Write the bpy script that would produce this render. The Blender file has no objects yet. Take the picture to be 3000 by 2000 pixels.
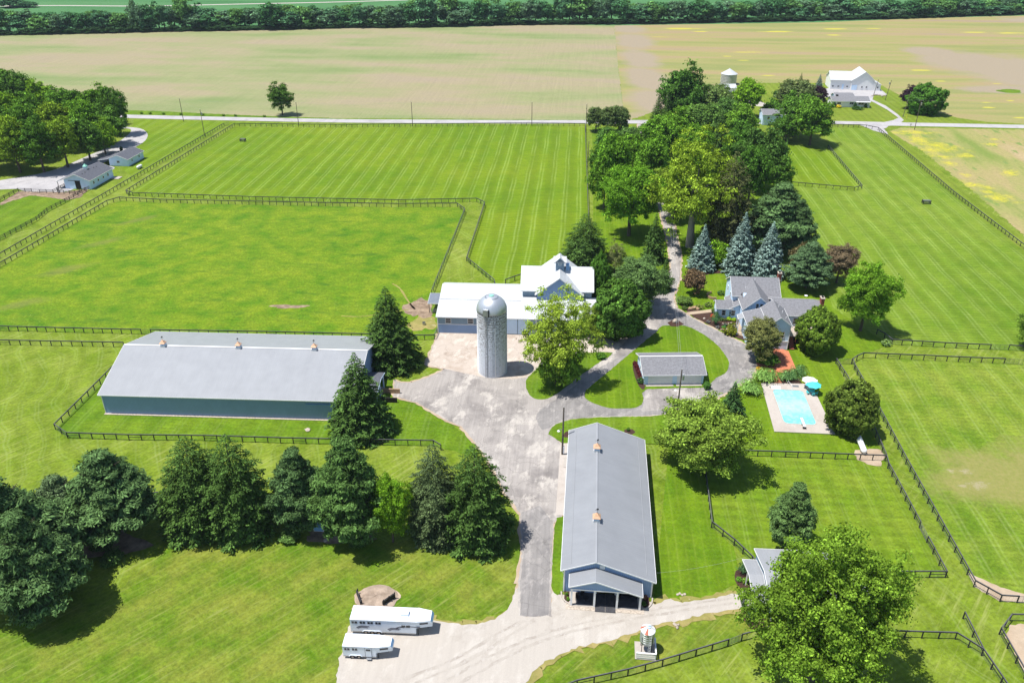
import bpy, math, random
import numpy as np
from mathutils import Vector, Matrix
from mathutils.geometry import tessellate_polygon

# ------------------------------------------------------------------ camera, sky, sun, exposure
SC = bpy.context.scene
FOC, TILT, CAM_H = 2400.0, math.atan(1320 / 2400.0), 96.0      # focal length in photo pixels, downward tilt, drone height
cam_data = bpy.data.cameras.new('camera')
cam = bpy.data.objects.new('camera', cam_data)
SC.collection.objects.link(cam)
cam.location = (0, 0, CAM_H)
cam.rotation_euler = (math.pi / 2 - TILT, 0, 0)
cam_data.sensor_width = 36.0
cam_data.lens = 36.0 * FOC / 3000.0
cam_data.clip_start = 1.0
cam_data.clip_end = 9000.0
SC.camera = cam

SUN_EL = 69.0
SUN_DIR = Vector((math.cos(math.radians(9)), math.sin(math.radians(9)), 0)) * math.cos(math.radians(SUN_EL)) - Vector((0, 0, math.sin(math.radians(SUN_EL))))
world = bpy.data.worlds.new('World')
SC.world = world
world.use_nodes = True
wn = world.node_tree.nodes
wn.clear()
sky = wn.new('ShaderNodeTexSky')
sky.sky_type = 'NISHITA'
sky.sun_disc = False
sky.sun_elevation = math.radians(SUN_EL)
sky.sun_rotation = math.radians(270 - 9)
sky.altitude = 200
sky.air_density = 1.0
sky.dust_density = 0.6
bg = wn.new('ShaderNodeBackground')
bg.inputs['Strength'].default_value = 0.10
wo = wn.new('ShaderNodeOutputWorld')
world.node_tree.links.new(sky.outputs[0], bg.inputs[0])
world.node_tree.links.new(bg.outputs[0], wo.inputs[0])
sd = bpy.data.lights.new('sun', 'SUN')
sd.energy = 4.7
sd.angle = math.radians(0.5)
sd.color = (1.0, 0.965, 0.9)
sun = bpy.data.objects.new('sun', sd)
SC.collection.objects.link(sun)
sun.location = (-60, 0, 200)
sun.rotation_euler = SUN_DIR.to_track_quat('-Z', 'Y').to_euler()
SC.view_settings.view_transform = 'Standard'
SC.view_settings.look = 'None'
SC.view_settings.exposure = 0.5
SC.view_settings.gamma = 1.0
SC.view_settings.use_curve_mapping = False
SC.render.engine = 'CYCLES'
SC.cycles.max_bounces = 4
SC.cycles.diffuse_bounces = 2
SC.cycles.glossy_bounces = 2
SC.cycles.transmission_bounces = 2
SC.cycles.caustics_reflective = False
SC.cycles.caustics_refractive = False

# ------------------------------------------------------------------ helpers
RND = random.Random(7)
CT, ST = math.cos(TILT), math.sin(TILT)
COL = SC.collection

def G(px, py, z=0.0):
    """survey: point of the photograph -> world point on the level z"""
    u, v = px - 1500.0, py - 1000.0
    dy = FOC * CT - v * ST
    dz = -(FOC * ST + v * CT)
    t = (z - CAM_H) / dz
    return Vector((u * t, dy * t, z))

def height_of(bx, by, ty):
    p = G(bx, by)
    lo, hi = 0.0, 90.0
    for _ in range(40):
        m = (lo + hi) / 2
        zz = CAM_H - m
        y = 1000 + FOC * (zz * CT - p.y * ST) / (p.y * CT + zz * ST)
        if y > ty: lo = m
        else: hi = m
    return lo

def scale_at(py):
    return CT * (py + 320.0) / CAM_H                      # photo pixels per metre on the ground at that row

class MB:
    def __init__(s):
        s.v = []; s.f = []
    def add(s, vs, fs):
        n = len(s.v)
        s.v += [tuple(p) for p in vs]
        s.f += [tuple(i + n for i in f) for f in fs]
        return s
    def box(s, x0, x1, y0, y1, z0, z1):
        return s.add([(x0,y0,z0),(x1,y0,z0),(x1,y1,z0),(x0,y1,z0),(x0,y0,z1),(x1,y0,z1),(x1,y1,z1),(x0,y1,z1)],
                     [(0,3,2,1),(4,5,6,7),(0,1,5,4),(1,2,6,5),(2,3,7,6),(3,0,4,7)])
    def bar(s, p, q, w, h=None):
        h = h or w
        p, q = Vector(p), Vector(q)
        d = (q - p)
        if d.length < 1e-6: return s
        d.normalize()
        up = Vector((0,0,1)) if abs(d.z) < .95 else Vector((0,1,0))
        a = d.cross(up).normalized() * w / 2
        b = a.normalized().cross(d).normalized() * h / 2
        vs = [p-a-b, p+a-b, p+a+b, p-a+b, q-a-b, q+a-b, q+a+b, q-a+b]
        return s.add(vs, [(0,1,2,3),(7,6,5,4),(0,4,5,1),(1,5,6,2),(2,6,7,3),(3,7,4,0)])
    def tube(s, p, q, r0, r1=None, n=8, cap=True):
        r1 = r0 if r1 is None else r1
        p, q = Vector(p), Vector(q)
        d = (q - p).normalized()
        up = Vector((0,0,1)) if abs(d.z) < .95 else Vector((0,1,0))
        a = d.cross(up).normalized(); b = a.cross(d).normalized()
        vs = []
        for c, r in ((p, r0), (q, r1)):
            for k in range(n):
                t = 2 * math.pi * k / n
                vs.append(c + a * math.cos(t) * r + b * math.sin(t) * r)
        fs = [(k, (k+1) % n, n + (k+1) % n, n + k) for k in range(n)]
        if cap: fs += [tuple(range(n))[::-1], tuple(range(n, 2*n))]
        return s.add(vs, fs)
    def lathe(s, prof, n=24, c=(0,0,0), a0=0.0, a1=2*math.pi, sx=1, sy=1):
        full = abs(a1 - a0 - 2*math.pi) < 1e-6
        m = n if full else n + 1
        vs = []
        for r, z in prof:
            for k in range(m):
                t = a0 + (a1 - a0) * k / n
                vs.append((c[0] + r*math.cos(t)*sx, c[1] + r*math.sin(t)*sy, c[2] + z))
        fs = []
        for i in range(len(prof)-1):
            for k in range(n):
                k2 = (k+1) % m
                fs.append((i*m+k, i*m+k2, (i+1)*m+k2, (i+1)*m+k))
        if full:
            fs.append(tuple(range(m))[::-1]); fs.append(tuple(range((len(prof)-1)*m, len(prof)*m)))
        return s.add(vs, fs)
    def prism(s, pts, axis, a, b):
        """closed polygon pts=(c,z) extruded along 'u' or 'v' from a to b"""
        n = len(pts)
        f = (lambda c, z, t: (t, c, z)) if axis == 'u' else (lambda c, z, t: (c, t, z))
        vs = [f(c, z, a) for c, z in pts] + [f(c, z, b) for c, z in pts]
        return s.add(vs, [tuple(range(n))[::-1], tuple(range(n, 2*n))] + [(k, (k+1) % n, n+(k+1) % n, n+k) for k in range(n)])
    def mesh(s, name, m=None, smooth=False):
        me = bpy.data.meshes.new(name)
        me.from_pydata(s.v, [], s.f)
        if m: me.materials.append(m)
        if smooth:
            me.polygons.foreach_set('use_smooth', [True]*len(me.polygons))
        me.update()
        return me
    def build(s, name, m, parent=None, smooth=False):
        return obj(name, s.mesh(name, m, smooth), parent)

def obj(name, me, parent=None, loc=None, rot=None, scl=None):
    o = bpy.data.objects.new(name, me)
    COL.objects.link(o)
    if parent is not None: o.parent = parent
    if loc is not None: o.location = loc
    if rot is not None: o.rotation_euler = rot
    if scl is not None: o.scale = scl
    return o

def tag(o, label=None, cat=None, group=None, kind=None):
    if label: o['label'] = label
    if cat: o['category'] = cat
    if group: o['group'] = group
    if kind: o['kind'] = kind
    return o

def thing(name, label, cat, loc=(0,0,0), rz=0.0, group=None):
    o = bpy.data.objects.new(name, None)
    o.empty_display_size = 0.5
    COL.objects.link(o)
    o.location = loc
    o.rotation_euler = (0, 0, rz)
    return tag(o, label, cat, group)

# ------------------------------------------------------------------ materials
def lnk(nt, a, b): nt.links.new(a, b)

def new_mat(name):
    m = bpy.data.materials.new(name)
    m.use_nodes = True
    nt = m.node_tree
    b = nt.nodes['Principled BSDF']
    b.inputs['Specular IOR Level'].default_value = 0.3
    return m, nt, b

def coords(nt, scale=(1,1,1), rot=0.0):
    tc = nt.nodes.new('ShaderNodeTexCoord')
    mp = nt.nodes.new('ShaderNodeMapping')
    if rot and tuple(scale) != (1, 1, 1):            # turn first, then stretch
        mp.vector_type = 'TEXTURE'
        mp.inputs['Scale'].default_value = tuple(1 / k for k in scale)
        mp.inputs['Rotation'].default_value = (0, 0, -rot)
    else:
        mp.inputs['Scale'].default_value = scale
        mp.inputs['Rotation'].default_value = (0, 0, rot)
    lnk(nt, tc.outputs['Object'], mp.inputs['Vector'])
    return mp.outputs[0]

def noise(nt, vec, scale, detail=3.0, rough=0.55):
    n = nt.nodes.new('ShaderNodeTexNoise')
    n.inputs['Scale'].default_value = scale
    n.inputs['Detail'].default_value = detail
    n.inputs['Roughness'].default_value = rough
    lnk(nt, vec, n.inputs['Vector'])
    return n.outputs['Fac']

def ramp(nt, fac, stops, interp='LINEAR'):
    r = nt.nodes.new('ShaderNodeValToRGB')
    r.color_ramp.interpolation = interp
    els = r.color_ramp.elements
    els[0].position = stops[0][0]; els[1].position = stops[-1][0]
    def c4(c): return (c, c, c, 1) if not hasattr(c, '__len__') else (*c[:3], 1)
    els[0].color = c4(stops[0][1]); els[1].color = c4(stops[-1][1])
    for p, c in stops[1:-1]:
        e = els.new(p); e.color = c4(c)
    lnk(nt, fac, r.inputs['Fac'])
    return r.outputs['Color']

def mixc(nt, fac, a, b, mode='MIX'):
    m = nt.nodes.new('ShaderNodeMix')
    m.data_type = 'RGBA'; m.blend_type = mode
    for s, v in ((m.inputs[0], fac), (m.inputs[6], a), (m.inputs[7], b)):
        if hasattr(v, 'is_output'): lnk(nt, v, s)
        elif hasattr(v, '__len__'): s.default_value = (*v[:3], 1)
        else: s.default_value = v
    return m.outputs[2]

def math_n(nt, op, a, b=0.0, c=None):
    m = nt.nodes.new('ShaderNodeMath'); m.operation = op
    for i, v in enumerate((a, b) + ((c,) if c is not None else ())):
        if hasattr(v, 'is_output'): lnk(nt, v, m.inputs[i])
        else: m.inputs[i].default_value = v
    return m.outputs[0]

def sepxyz(nt, vec):
    s = nt.nodes.new('ShaderNodeSeparateXYZ'); lnk(nt, vec, s.inputs[0]); return s.outputs

def bump(nt, b, h, strength=0.3, dist=0.05):
    n = nt.nodes.new('ShaderNodeBump')
    n.inputs['Strength'].default_value = strength
    n.inputs['Distance'].default_value = dist
    lnk(nt, h, n.inputs['Height'])
    lnk(nt, n.outputs[0], b.inputs['Normal'])

def plain(name, col, rough=0.6, var=0.12, scale=1.5, metal=0.0, spec=0.3):
    m, nt, b = new_mat(name)
    v = coords(nt)
    f = noise(nt, v, scale, 4)
    lo = tuple(c * (1 - var) for c in col); hi = tuple(min(1, c * (1 + var)) for c in col)
    lnk(nt, ramp(nt, f, [(0.3, lo), (0.7, hi)]), b.inputs['Base Color'])
    b.inputs['Roughness'].default_value = rough
    b.inputs['Metallic'].default_value = metal
    b.inputs['Specular IOR Level'].default_value = spec
    return m

GRID = math.radians(4.6)                                   # the whole farm is laid out a few degrees off the view axis

def grass_mat(name, cols, stripe=0.0, period=3.6, cross=0.0, cperiod=1.1, blotch=0.5, fine=0.35, rot=GRID, big=0.02, pair=0.22, wob=1.2, track=(0.25, 0.30, 0.09)):
    """cols: dark, mid, light; mown wheel lines run along the grid"""
    m, nt, b = new_mat(name)
    v = coords(nt)
    n1 = noise(nt, v, big, 4, 0.6)
    n2 = noise(nt, v, 0.16, 4, 0.6)
    n3 = noise(nt, v, 1.7, 3, 0.7)
    a = ramp(nt, n1, [(0.34, cols[0]), (0.5, cols[1]), (0.66, cols[2])])
    c2 = ramp(nt, n2, [(0.34, cols[0]), (0.62, cols[2])])
    base = mixc(nt, blotch * 0.6, a, c2)
    f3 = ramp(nt, n3, [(0.2, 1 - fine), (0.8, 1 + fine)])
    base = mixc(nt, 1.0, base, f3, 'MULTIPLY')
    n4 = noise(nt, coords(nt, (0.6, 1.5, 1), rot), 0.6, 4, 0.75)
    base = mixc(nt, 1.0, base, ramp(nt, n4, [(0.25, 0.80), (0.75, 1.22)]), 'MULTIPLY')
    vr = coords(nt, rot=rot)
    xyz = sepxyz(nt, vr)
    if stripe > 0:
        w = math_n(nt, 'MULTIPLY', noise(nt, v, 0.035, 2), wob * 6)
        x = math_n(nt, 'ADD', xyz[0], w)
        def lines(per, off, wid):
            fr = math_n(nt, 'FRACT', math_n(nt, 'ADD', math_n(nt, 'DIVIDE', x, per), off))
            d = math_n(nt, 'ABSOLUTE', math_n(nt, 'SUBTRACT', fr, 0.5))
            return ramp(nt, d, [(0.0, 1.0), (wid, 0.0)])
        l = math_n(nt, 'MAXIMUM', lines(period, 0.0, 0.09), lines(period, pair, 0.09))
        gate = ramp(nt, noise(nt, coords(nt, (0.3, 0.05, 1), rot), 1.0, 2), [(0.35, 0.15), (0.6, 1.0)])
        gate2 = ramp(nt, noise(nt, v, 0.9, 3), [(0.3, 0.35), (0.7, 1.0)])
        l = math_n(nt, 'MULTIPLY', math_n(nt, 'MULTIPLY', l, gate), gate2)
        l = math_n(nt, 'MULTIPLY', l, stripe)
        base = mixc(nt, l, base, track)
        # broad alternate swaths
        sw = math_n(nt, 'SINE', math_n(nt, 'MULTIPLY', x, 2 * math.pi / (period * 1.5)))
        swf = ramp(nt, math_n(nt, 'MULTIPLY_ADD', sw, 0.5, 0.5), [(0.2, 0.94), (0.8, 1.06)])
        base = mixc(nt, 1.0, base, swf, 'MULTIPLY')
    if cross > 0:
        y = math_n(nt, 'ADD', xyz[1], math_n(nt, 'MULTIPLY', noise(nt, v, 0.05, 2), 2.0))
        s = math_n(nt, 'SINE', math_n(nt, 'MULTIPLY', y, 2 * math.pi / cperiod))
        sf = ramp(nt, math_n(nt, 'MULTIPLY_ADD', s, 0.5, 0.5), [(0.1, 1 - cross), (0.9, 1 + cross)])
        base = mixc(nt, 1.0, base, sf, 'MULTIPLY')
    base = mixc(nt, 1.0, base, (0.90, 1.0, 0.9), 'MULTIPLY')
    lnk(nt, base, b.inputs['Base Color'])
    b.inputs['Roughness'].default_value = 0.85
    b.inputs['Specular IOR Level'].default_value = 0.10
    bump(nt, b, noise(nt, v, 3.0, 4, 0.7), 0.5, 0.12)
    return m

def field_mat(name, stops, sx, sy, thr=None, spot=None, fine=0.15, rot=GRID, sc=1.0, lines=0.0):
    m, nt, b = new_mat(name)
    v = coords(nt, (sx, sy, 1), rot)
    n = noise(nt, v, sc, 5, 0.6)
    base = ramp(nt, n, stops)
    v0 = coords(nt)
    f = ramp(nt, noise(nt, v0, 0.8, 4, 0.75), [(0.25, 1 - fine), (0.75, 1 + fine)])
    base = mixc(nt, 1.0, base, f, 'MULTIPLY')
    if lines:
        vr = coords(nt, (1, 0.02, 1), rot)
        f = ramp(nt, noise(nt, vr, 1.1, 3, 0.7), [(0.3, 1 - lines), (0.7, 1 + lines)])
        base = mixc(nt, 1.0, base, f, 'MULTIPLY')
    if spot:
        v2 = coords(nt, (sx * 1.6, sy * 2.6, 1), rot + 0.02)
        fac = ramp(nt, noise(nt, v2, sc * 1.7, 5, 0.62), [(thr, 0.0), (thr + 0.05, 1.0)])
        base = mixc(nt, fac, base, spot)
    lnk(nt, base, b.inputs['Base Color'])
    b.inputs['Roughness'].default_value = 0.9
    b.inputs['Specular IOR Level'].default_value = 0.1
    return m

def patch_mask(nt, patches, rough=0.5, nscale=0.25, soft=0.25, rot=0.0):
    """ground-fixed irregular patches: (px, py, rx_px, ry_px) of the survey; returns a 0..1 mask"""
    v = coords(nt)
    xyz = sepxyz(nt, v)
    nz = math_n(nt, 'MULTIPLY', math_n(nt, 'SUBTRACT', noise(nt, v, nscale, 6, 0.72), 0.5), rough * 4)
    out = None
    for p in patches:
        px, py, rx, ry = p[:4]
        tl = p[4] if len(p) > 4 else 0.0
        c = G(px, py)
        ax = rx / scale_at(py); ay = (G(px, py - ry).y - G(px, py + ry).y) / 2
        dx = math_n(nt, 'SUBTRACT', xyz[0], c.x); dy = math_n(nt, 'SUBTRACT', xyz[1], c.y)
        if tl:
            ct, st = math.cos(tl), math.sin(tl)
            ux = math_n(nt, 'ADD', math_n(nt, 'MULTIPLY', dx, ct), math_n(nt, 'MULTIPLY', dy, st))
            uy = math_n(nt, 'SUBTRACT', math_n(nt, 'MULTIPLY', dy, ct), math_n(nt, 'MULTIPLY', dx, st))
            dx, dy = ux, uy
        dx = math_n(nt, 'DIVIDE', dx, ax); dy = math_n(nt, 'DIVIDE', dy, ay)
        d = math_n(nt, 'SQRT', math_n(nt, 'ADD', math_n(nt, 'MULTIPLY', dx, dx), math_n(nt, 'MULTIPLY', dy, dy)))
        out = d if out is None else math_n(nt, 'MINIMUM', out, d)
    return ramp(nt, math_n(nt, 'ADD', out, nz), [(max(0.0, 1 - soft), 1.0), (1.0, 0.0)])

def base_mix(m, mask_fn, col):
    """lay a further ground colour over a material through a mask"""
    nt = m.node_tree
    b = next(n for n in nt.nodes if n.type == 'BSDF_PRINCIPLED')
    old = b.inputs['Base Color'].links[0].from_socket
    f = mask_fn(nt)
    if isinstance(col, tuple) and len(col) == 2:
        col = ramp(nt, noise(nt, coords(nt), 1.2, 4, 0.7), [(0.3, col[0]), (0.7, col[1])])
    lnk(nt, mixc(nt, f, old, col), b.inputs['Base Color'])

def paving_mat(name, dark, light, patch, sc=0.25, crack=True, bias=0.5, streak=0.0):
    m, nt, b = new_mat(name)
    v = coords(nt)
    a = ramp(nt, noise(nt, v, sc, 6, 0.65), [(bias - 0.14, dark), (bias + 0.02, light)])
    p = ramp(nt, noise(nt, coords(nt, (1.3, 0.7, 1), 0.4), sc * 1.8, 6, 0.7), [(0.52, 0.0), (0.60, 1.0)])
    base = mixc(nt, p, a, patch)
    f = ramp(nt, noise(nt, v, 5.0, 4, 0.8), [(0.2, 0.88), (0.8, 1.1)])
    base = mixc(nt, 1.0, base, f, 'MULTIPLY')
    if crack:
        vo = nt.nodes.new('ShaderNodeTexVoronoi'); vo.feature = 'DISTANCE_TO_EDGE'; vo.inputs['Scale'].default_value = 0.22
        w = nt.nodes.new('ShaderNodeVectorMath'); w.operation = 'ADD'
        n = nt.nodes.new('ShaderNodeTexNoise'); n.inputs['Scale'].default_value = 0.6
        lnk(nt, v, n.inputs['Vector']); lnk(nt, v, w.inputs[0]); lnk(nt, n.outputs['Color'], w.inputs[1])
        lnk(nt, w.outputs[0], vo.inputs['Vector'])
        cf = ramp(nt, vo.outputs['Distance'], [(0.0, 0.72), (0.012, 1.0)])
        base = mixc(nt, 1.0, base, cf, 'MULTIPLY')
    if streak:
        s = ramp(nt, noise(nt, coords(nt, (1.6, 0.06, 1), GRID), 1.0, 4, 0.7), [(0.3, 1 - streak), (0.7, 1 + streak)])
        base = mixc(nt, 1.0, base, s, 'MULTIPLY')
    lnk(nt, base, b.inputs['Base Color'])
    b.inputs['Roughness'].default_value = 0.9
    b.inputs['Specular IOR Level'].default_value = 0.15
    bump(nt, b, noise(nt, v, 6.0, 4, 0.7), 0.3, 0.03)
    return m

def ribbed(name, col, axis='u', period=0.3, rough=0.45, amp=0.06, metal=0.0, var=0.05, seam=0.0, streak=0.03):
    """painted ribbed steel: ribs run along the other axis"""
    m, nt, b = new_mat(name)
    v = coords(nt)
    x = sepxyz(nt, v)[0 if axis == 'u' else 1]
    fr = math_n(nt, 'FRACT', math_n(nt, 'DIVIDE', x, period))
    d = math_n(nt, 'ABSOLUTE', math_n(nt, 'SUBTRACT', fr, 0.5))
    rib = ramp(nt, d, [(0.0, 1.0), (0.14, 0.0)])
    f = noise(nt, v, 0.35, 4)
    c = ramp(nt, f, [(0.3, tuple(k * (1 - var) for k in col)), (0.7, tuple(k * (1 + var) for k in col))])
    c = mixc(nt, math_n(nt, 'MULTIPLY', rib, amp * 3), c, tuple(k * (1 - amp * 5) for k in col))
    sv = (1.2, 0.05, 0.6) if axis == 'u' else (0.05, 1.2, 0.6)
    c = mixc(nt, 1.0, c, ramp(nt, noise(nt, coords(nt, sv), 1.0, 4, 0.7), [(0.3, 1 - streak), (0.7, 1 + streak)]), 'MULTIPLY')
    pf = math_n(nt, 'FRACT', math_n(nt, 'DIVIDE', x, period * 8))
    c = mixc(nt, 1.0, c, ramp(nt, pf, [(0.0, 0.94), (0.03, 1.0), (0.97, 1.0)]), 'MULTIPLY')
    lnk(nt, c, b.inputs['Base Color'])
    b.inputs['Roughness'].default_value = rough
    b.inputs['Metallic'].default_value = metal
    bump(nt, b, rib, 0.4, 0.03)
    return m

def leaf_mat(name, trans=0.3, var=0.45, vscale=0.5, gloss=0.04):
    m = bpy.data.materials.new(name)
    m.use_nodes = True
    nt = m.node_tree
    nt.nodes.clear()
    oi = nt.nodes.new('ShaderNodeObjectInfo')
    v = coords(nt)
    f = noise(nt, v, vscale, 3, 0.7)
    c = mixc(nt, 1.0, mixc(nt, 1.0, oi.outputs['Color'], (1.25, 1.25, 1.15), 'MULTIPLY'), ramp(nt, f, [(0.25, 1 - var), (0.75, 1 + var)]), 'MULTIPLY')
    geo = nt.nodes.new('ShaderNodeNewGeometry')
    c = mixc(nt, 1.0, c, ramp(nt, geo.outputs['Random Per Island'], [(0.0, 0.5), (0.5, 0.95), (1.0, 1.6)]), 'MULTIPLY')
    d = nt.nodes.new('ShaderNodeBsdfDiffuse'); t = nt.nodes.new('ShaderNodeBsdfTranslucent'); g = nt.nodes.new('ShaderNodeBsdfGlossy')
    g.inputs['Roughness'].default_value = 0.45
    lnk(nt, c, d.inputs[0])
    lnk(nt, mixc(nt, 1.0, c, (1.25, 1.15, 0.5), 'MULTIPLY'), t.inputs[0])
    lnk(nt, mixc(nt, 1.0, c, (2.5, 2.5, 2.5), 'MULTIPLY'), g.inputs[0])
    m1 = nt.nodes.new('ShaderNodeMixShader'); m1.inputs[0].default_value = trans
    lnk(nt, d.outputs[0], m1.inputs[1]); lnk(nt, t.outputs[0], m1.inputs[2])
    m2 = nt.nodes.new('ShaderNodeMixShader'); m2.inputs[0].default_value = gloss
    lnk(nt, m1.outputs[0], m2.inputs[1]); lnk(nt, g.outputs[0], m2.inputs[2])
    out = nt.nodes.new('ShaderNodeOutputMaterial')
    lnk(nt, m2.outputs[0], out.inputs[0])
    return m

M = {}
M['leaf'] = leaf_mat('broad_leaf', trans=0.32, var=0.4, vscale=0.45, gloss=0.04)
M['needle'] = leaf_mat('needle', trans=0.12, var=0.4, vscale=0.7, gloss=0.02)
M['bark'] = plain('bark', (0.10, 0.08, 0.06), 0.9, 0.35, 4)
M['pale_bark'] = plain('pale_bark', (0.34, 0.31, 0.27), 0.9, 0.45, 1.5)
M['steel_roof'] = ribbed('blue_grey_steel_roof', (0.290, 0.300, 0.320), 'u', 0.46, 0.38, 0.03)
M['steel_roof_v'] = ribbed('blue_grey_steel_roof_across', (0.250, 0.260, 0.280), 'v', 0.46, 0.38, 0.03)
M['blue_wall'] = ribbed('slate_blue_steel_siding', (0.23, 0.345, 0.56), 'u', 0.3, 0.5, 0.12)
M['blue_wall_v'] = ribbed('slate_blue_steel_siding_side', (0.23, 0.345, 0.56), 'v', 0.3, 0.5, 0.12)
M['grey_wall'] = ribbed('blue_grey_board_siding', (0.22, 0.31, 0.40), 'u', 0.6, 0.6, 0.06)
M['white_roof'] = ribbed('white_painted_steel_roof', (0.50, 0.52, 0.54), 'u', 0.9, 0.5, 0.07)
M['white'] = plain('white_paint', (0.8, 0.8, 0.8), 0.5, 0.04, 1)
M['lap'] = ribbed('shade_tinted_lap_siding', (0.60, 0.77, 0.97), 'u', 50, 0.6, 0.0)  # blue of sky-lit shade mixed into the base colour of white parts
M['shingle'] = plain('grey_shingle', (0.19, 0.19, 0.205), 0.85, 0.2, 2.5)
M['shingle_dark'] = plain('charcoal_shingle', (0.10, 0.105, 0.125), 0.85, 0.2, 2.0)
M['copper'] = plain('copper', (0.72, 0.44, 0.28), 0.45, 0.1, 2, metal=0.2)
M['verdigris'] = plain('verdigris_copper', (0.25, 0.55, 0.45), 0.5, 0.15, 2)
M['black'] = plain('black_metal', (0.015, 0.015, 0.017), 0.5, 0.2, 3)
M['dark'] = plain('near_black_paint_and_shade', (0.02, 0.018, 0.017), 0.8, 0.2, 1)  # near-black colour, also stands in for shade inside doorways and under roofs
M['rubber'] = plain('rubber_mat', (0.055, 0.055, 0.062), 0.85, 0.25, 1.5)
M['glass'] = plain('window_glass', (0.03, 0.035, 0.045), 0.12, 0.3, 1, spec=0.6)
M['fence'] = plain('weathered_black_fence_board', (0.035, 0.034, 0.036), 0.75, 0.4, 2)
M['fence_top'] = plain('lighter_fence_rail', (0.085, 0.085, 0.095), 0.75, 0.35, 2)  # lighter tone than the fence posts and boards
M['cable'] = plain('cable_steel', (0.25, 0.26, 0.28), 0.6, 0.1, 3)
M['wire'] = plain('fence_wire', (0.12, 0.13, 0.12), 0.5, 0.1, 3)
M['pole'] = plain('weathered_pole', (0.13, 0.105, 0.085), 0.85, 0.3, 3)
M['galv'] = plain('galvanised_steel', (0.42, 0.44, 0.47), 0.38, 0.1, 1, metal=0.75)
M['brick'] = plain('red_brick', (0.26, 0.075, 0.05), 0.85, 0.3, 6)
M['mulch'] = plain('dark_mulch', (0.055, 0.028, 0.020), 0.95, 0.45, 6)
M['stone'] = plain('pale_stone', (0.42, 0.36, 0.30), 0.9, 0.3, 3)
M['concrete'] = plain('pale_concrete', (0.40, 0.36, 0.32), 0.85, 0.1, 1.2)
M['tan_wood'] = plain('tan_wood', (0.36, 0.24, 0.15), 0.8, 0.25, 3)
M['turquoise'] = plain('turquoise_canvas', (0.08, 0.55, 0.58), 0.7, 0.06, 2)
M['tyre'] = plain('tyre_rubber', (0.02, 0.02, 0.02), 0.8, 0.2, 3)
M['red_paint'] = plain('rust_red_paint', (0.42, 0.13, 0.08), 0.6, 0.15, 2)
M['rv_white'] = plain('trailer_white_shade_tint', (0.70, 0.76, 0.84), 0.3, 0.03, 1, spec=0.5)  # white tinted blue so the shaded sides carry the skylight colour
M['rv_blue'] = plain('trailer_nose_blue', (0.20, 0.38, 0.62), 0.3, 0.05, 1)
M['purple_grey'] = plain('graphic_grey', (0.10, 0.10, 0.13), 0.4, 0.1, 1)
M['skin'] = plain('skin', (0.45, 0.27, 0.2), 0.6, 0.05, 4)
M['cloth_blue'] = plain('pale_blue_cloth', (0.50, 0.68, 0.85), 0.8, 0.05, 4)
M['yellow'] = plain('yellow_paint', (0.75, 0.62, 0.05), 0.5, 0.1, 2)
# ------------------------------------------------------------------ ground sheets
def smooth_pts(pts, n=4, closed=True):
    out = []
    m = len(pts)
    rng = range(m) if closed else range(m - 1)
    for i in rng:
        p0, p1, p2, p3 = (pts[(i-1) % m], pts[i], pts[(i+1) % m], pts[(i+2) % m]) if closed else (pts[max(i-1, 0)], pts[i], pts[i+1], pts[min(i+2, m-1)])
        for k in range(n):
            t = k / n
            out.append(tuple(0.5 * ((2*b) + (-a + c)*t + (2*a - 5*b + 4*c - d)*t*t + (-a + 3*b - 3*c + d)*t*t*t) for a, b, c, d in zip(p0, p1, p2, p3)))
    if not closed: out.append(tuple(pts[-1]))
    return out

def sheet(name, px, z, mat, smooth=0, jit=0.0, label=None, world_pts=False):
    pts = [Vector((p[0], p[1], 0)) for p in px] if world_pts else [G(*p) for p in px]
    pts = [(p.x, p.y) for p in pts]
    if smooth: pts = smooth_pts(pts, smooth)
    if jit:
        q = []
        m = len(pts)
        for i in range(m):
            a, b = Vector(pts[i]), Vector(pts[(i+1) % m])
            n = max(1, min(60, int((b - a).length / 0.6)))
            for k in range(n):
                p = a.lerp(b, k / n)
                q.append((p.x + RND.uniform(-jit, jit), p.y + RND.uniform(-jit, jit)))
        pts = q
    vs = [Vector((x, y, z)) for x, y in pts]
    tris = tessellate_polygon([vs])
    ar = sum(pts[i][0]*pts[(i+1) % len(pts)][1] - pts[(i+1) % len(pts)][0]*pts[i][1] for i in range(len(pts)))
    me = bpy.data.meshes.new(name)
    me.from_pydata(vs, [], [tuple(t) for t in tris])
    me.materials.append(mat)
    me.update()
    if me.polygons and me.polygons[0].normal.z < 0: me.flip_normals()
    o = obj(name, me)
    return tag(o, label, kind='structure')

def ribbon(name, px, width, z, mat, label=None, n=6, jit=0.0, widths=None):
    c = [G(*p) for p in px]
    c = smooth_pts([(p.x, p.y) for p in c], n, False)
    L, R = [], []
    for i, p in enumerate(c):
        a = Vector(c[max(i-1, 0)]); b = Vector(c[min(i+1, len(c)-1)])
        d = (b - a).normalized(); nrm = Vector((-d.y, d.x))
        w = width / 2 + (RND.uniform(-jit, jit) if jit else 0)
        w2 = width / 2 + (RND.uniform(-jit, jit) if jit else 0)
        L.append((p[0] + nrm.x*w, p[1] + nrm.y*w, z)); R.append((p[0] - nrm.x*w2, p[1] - nrm.y*w2, z))
    k = len(c)
    me = bpy.data.meshes.new(name)
    me.from_pydata(L + R, [], [(k+i, k+i+1, i+1, i) for i in range(k-1)])
    me.materials.append(mat); me.update()
    return tag(obj(name, me), label, kind='structure')

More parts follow.
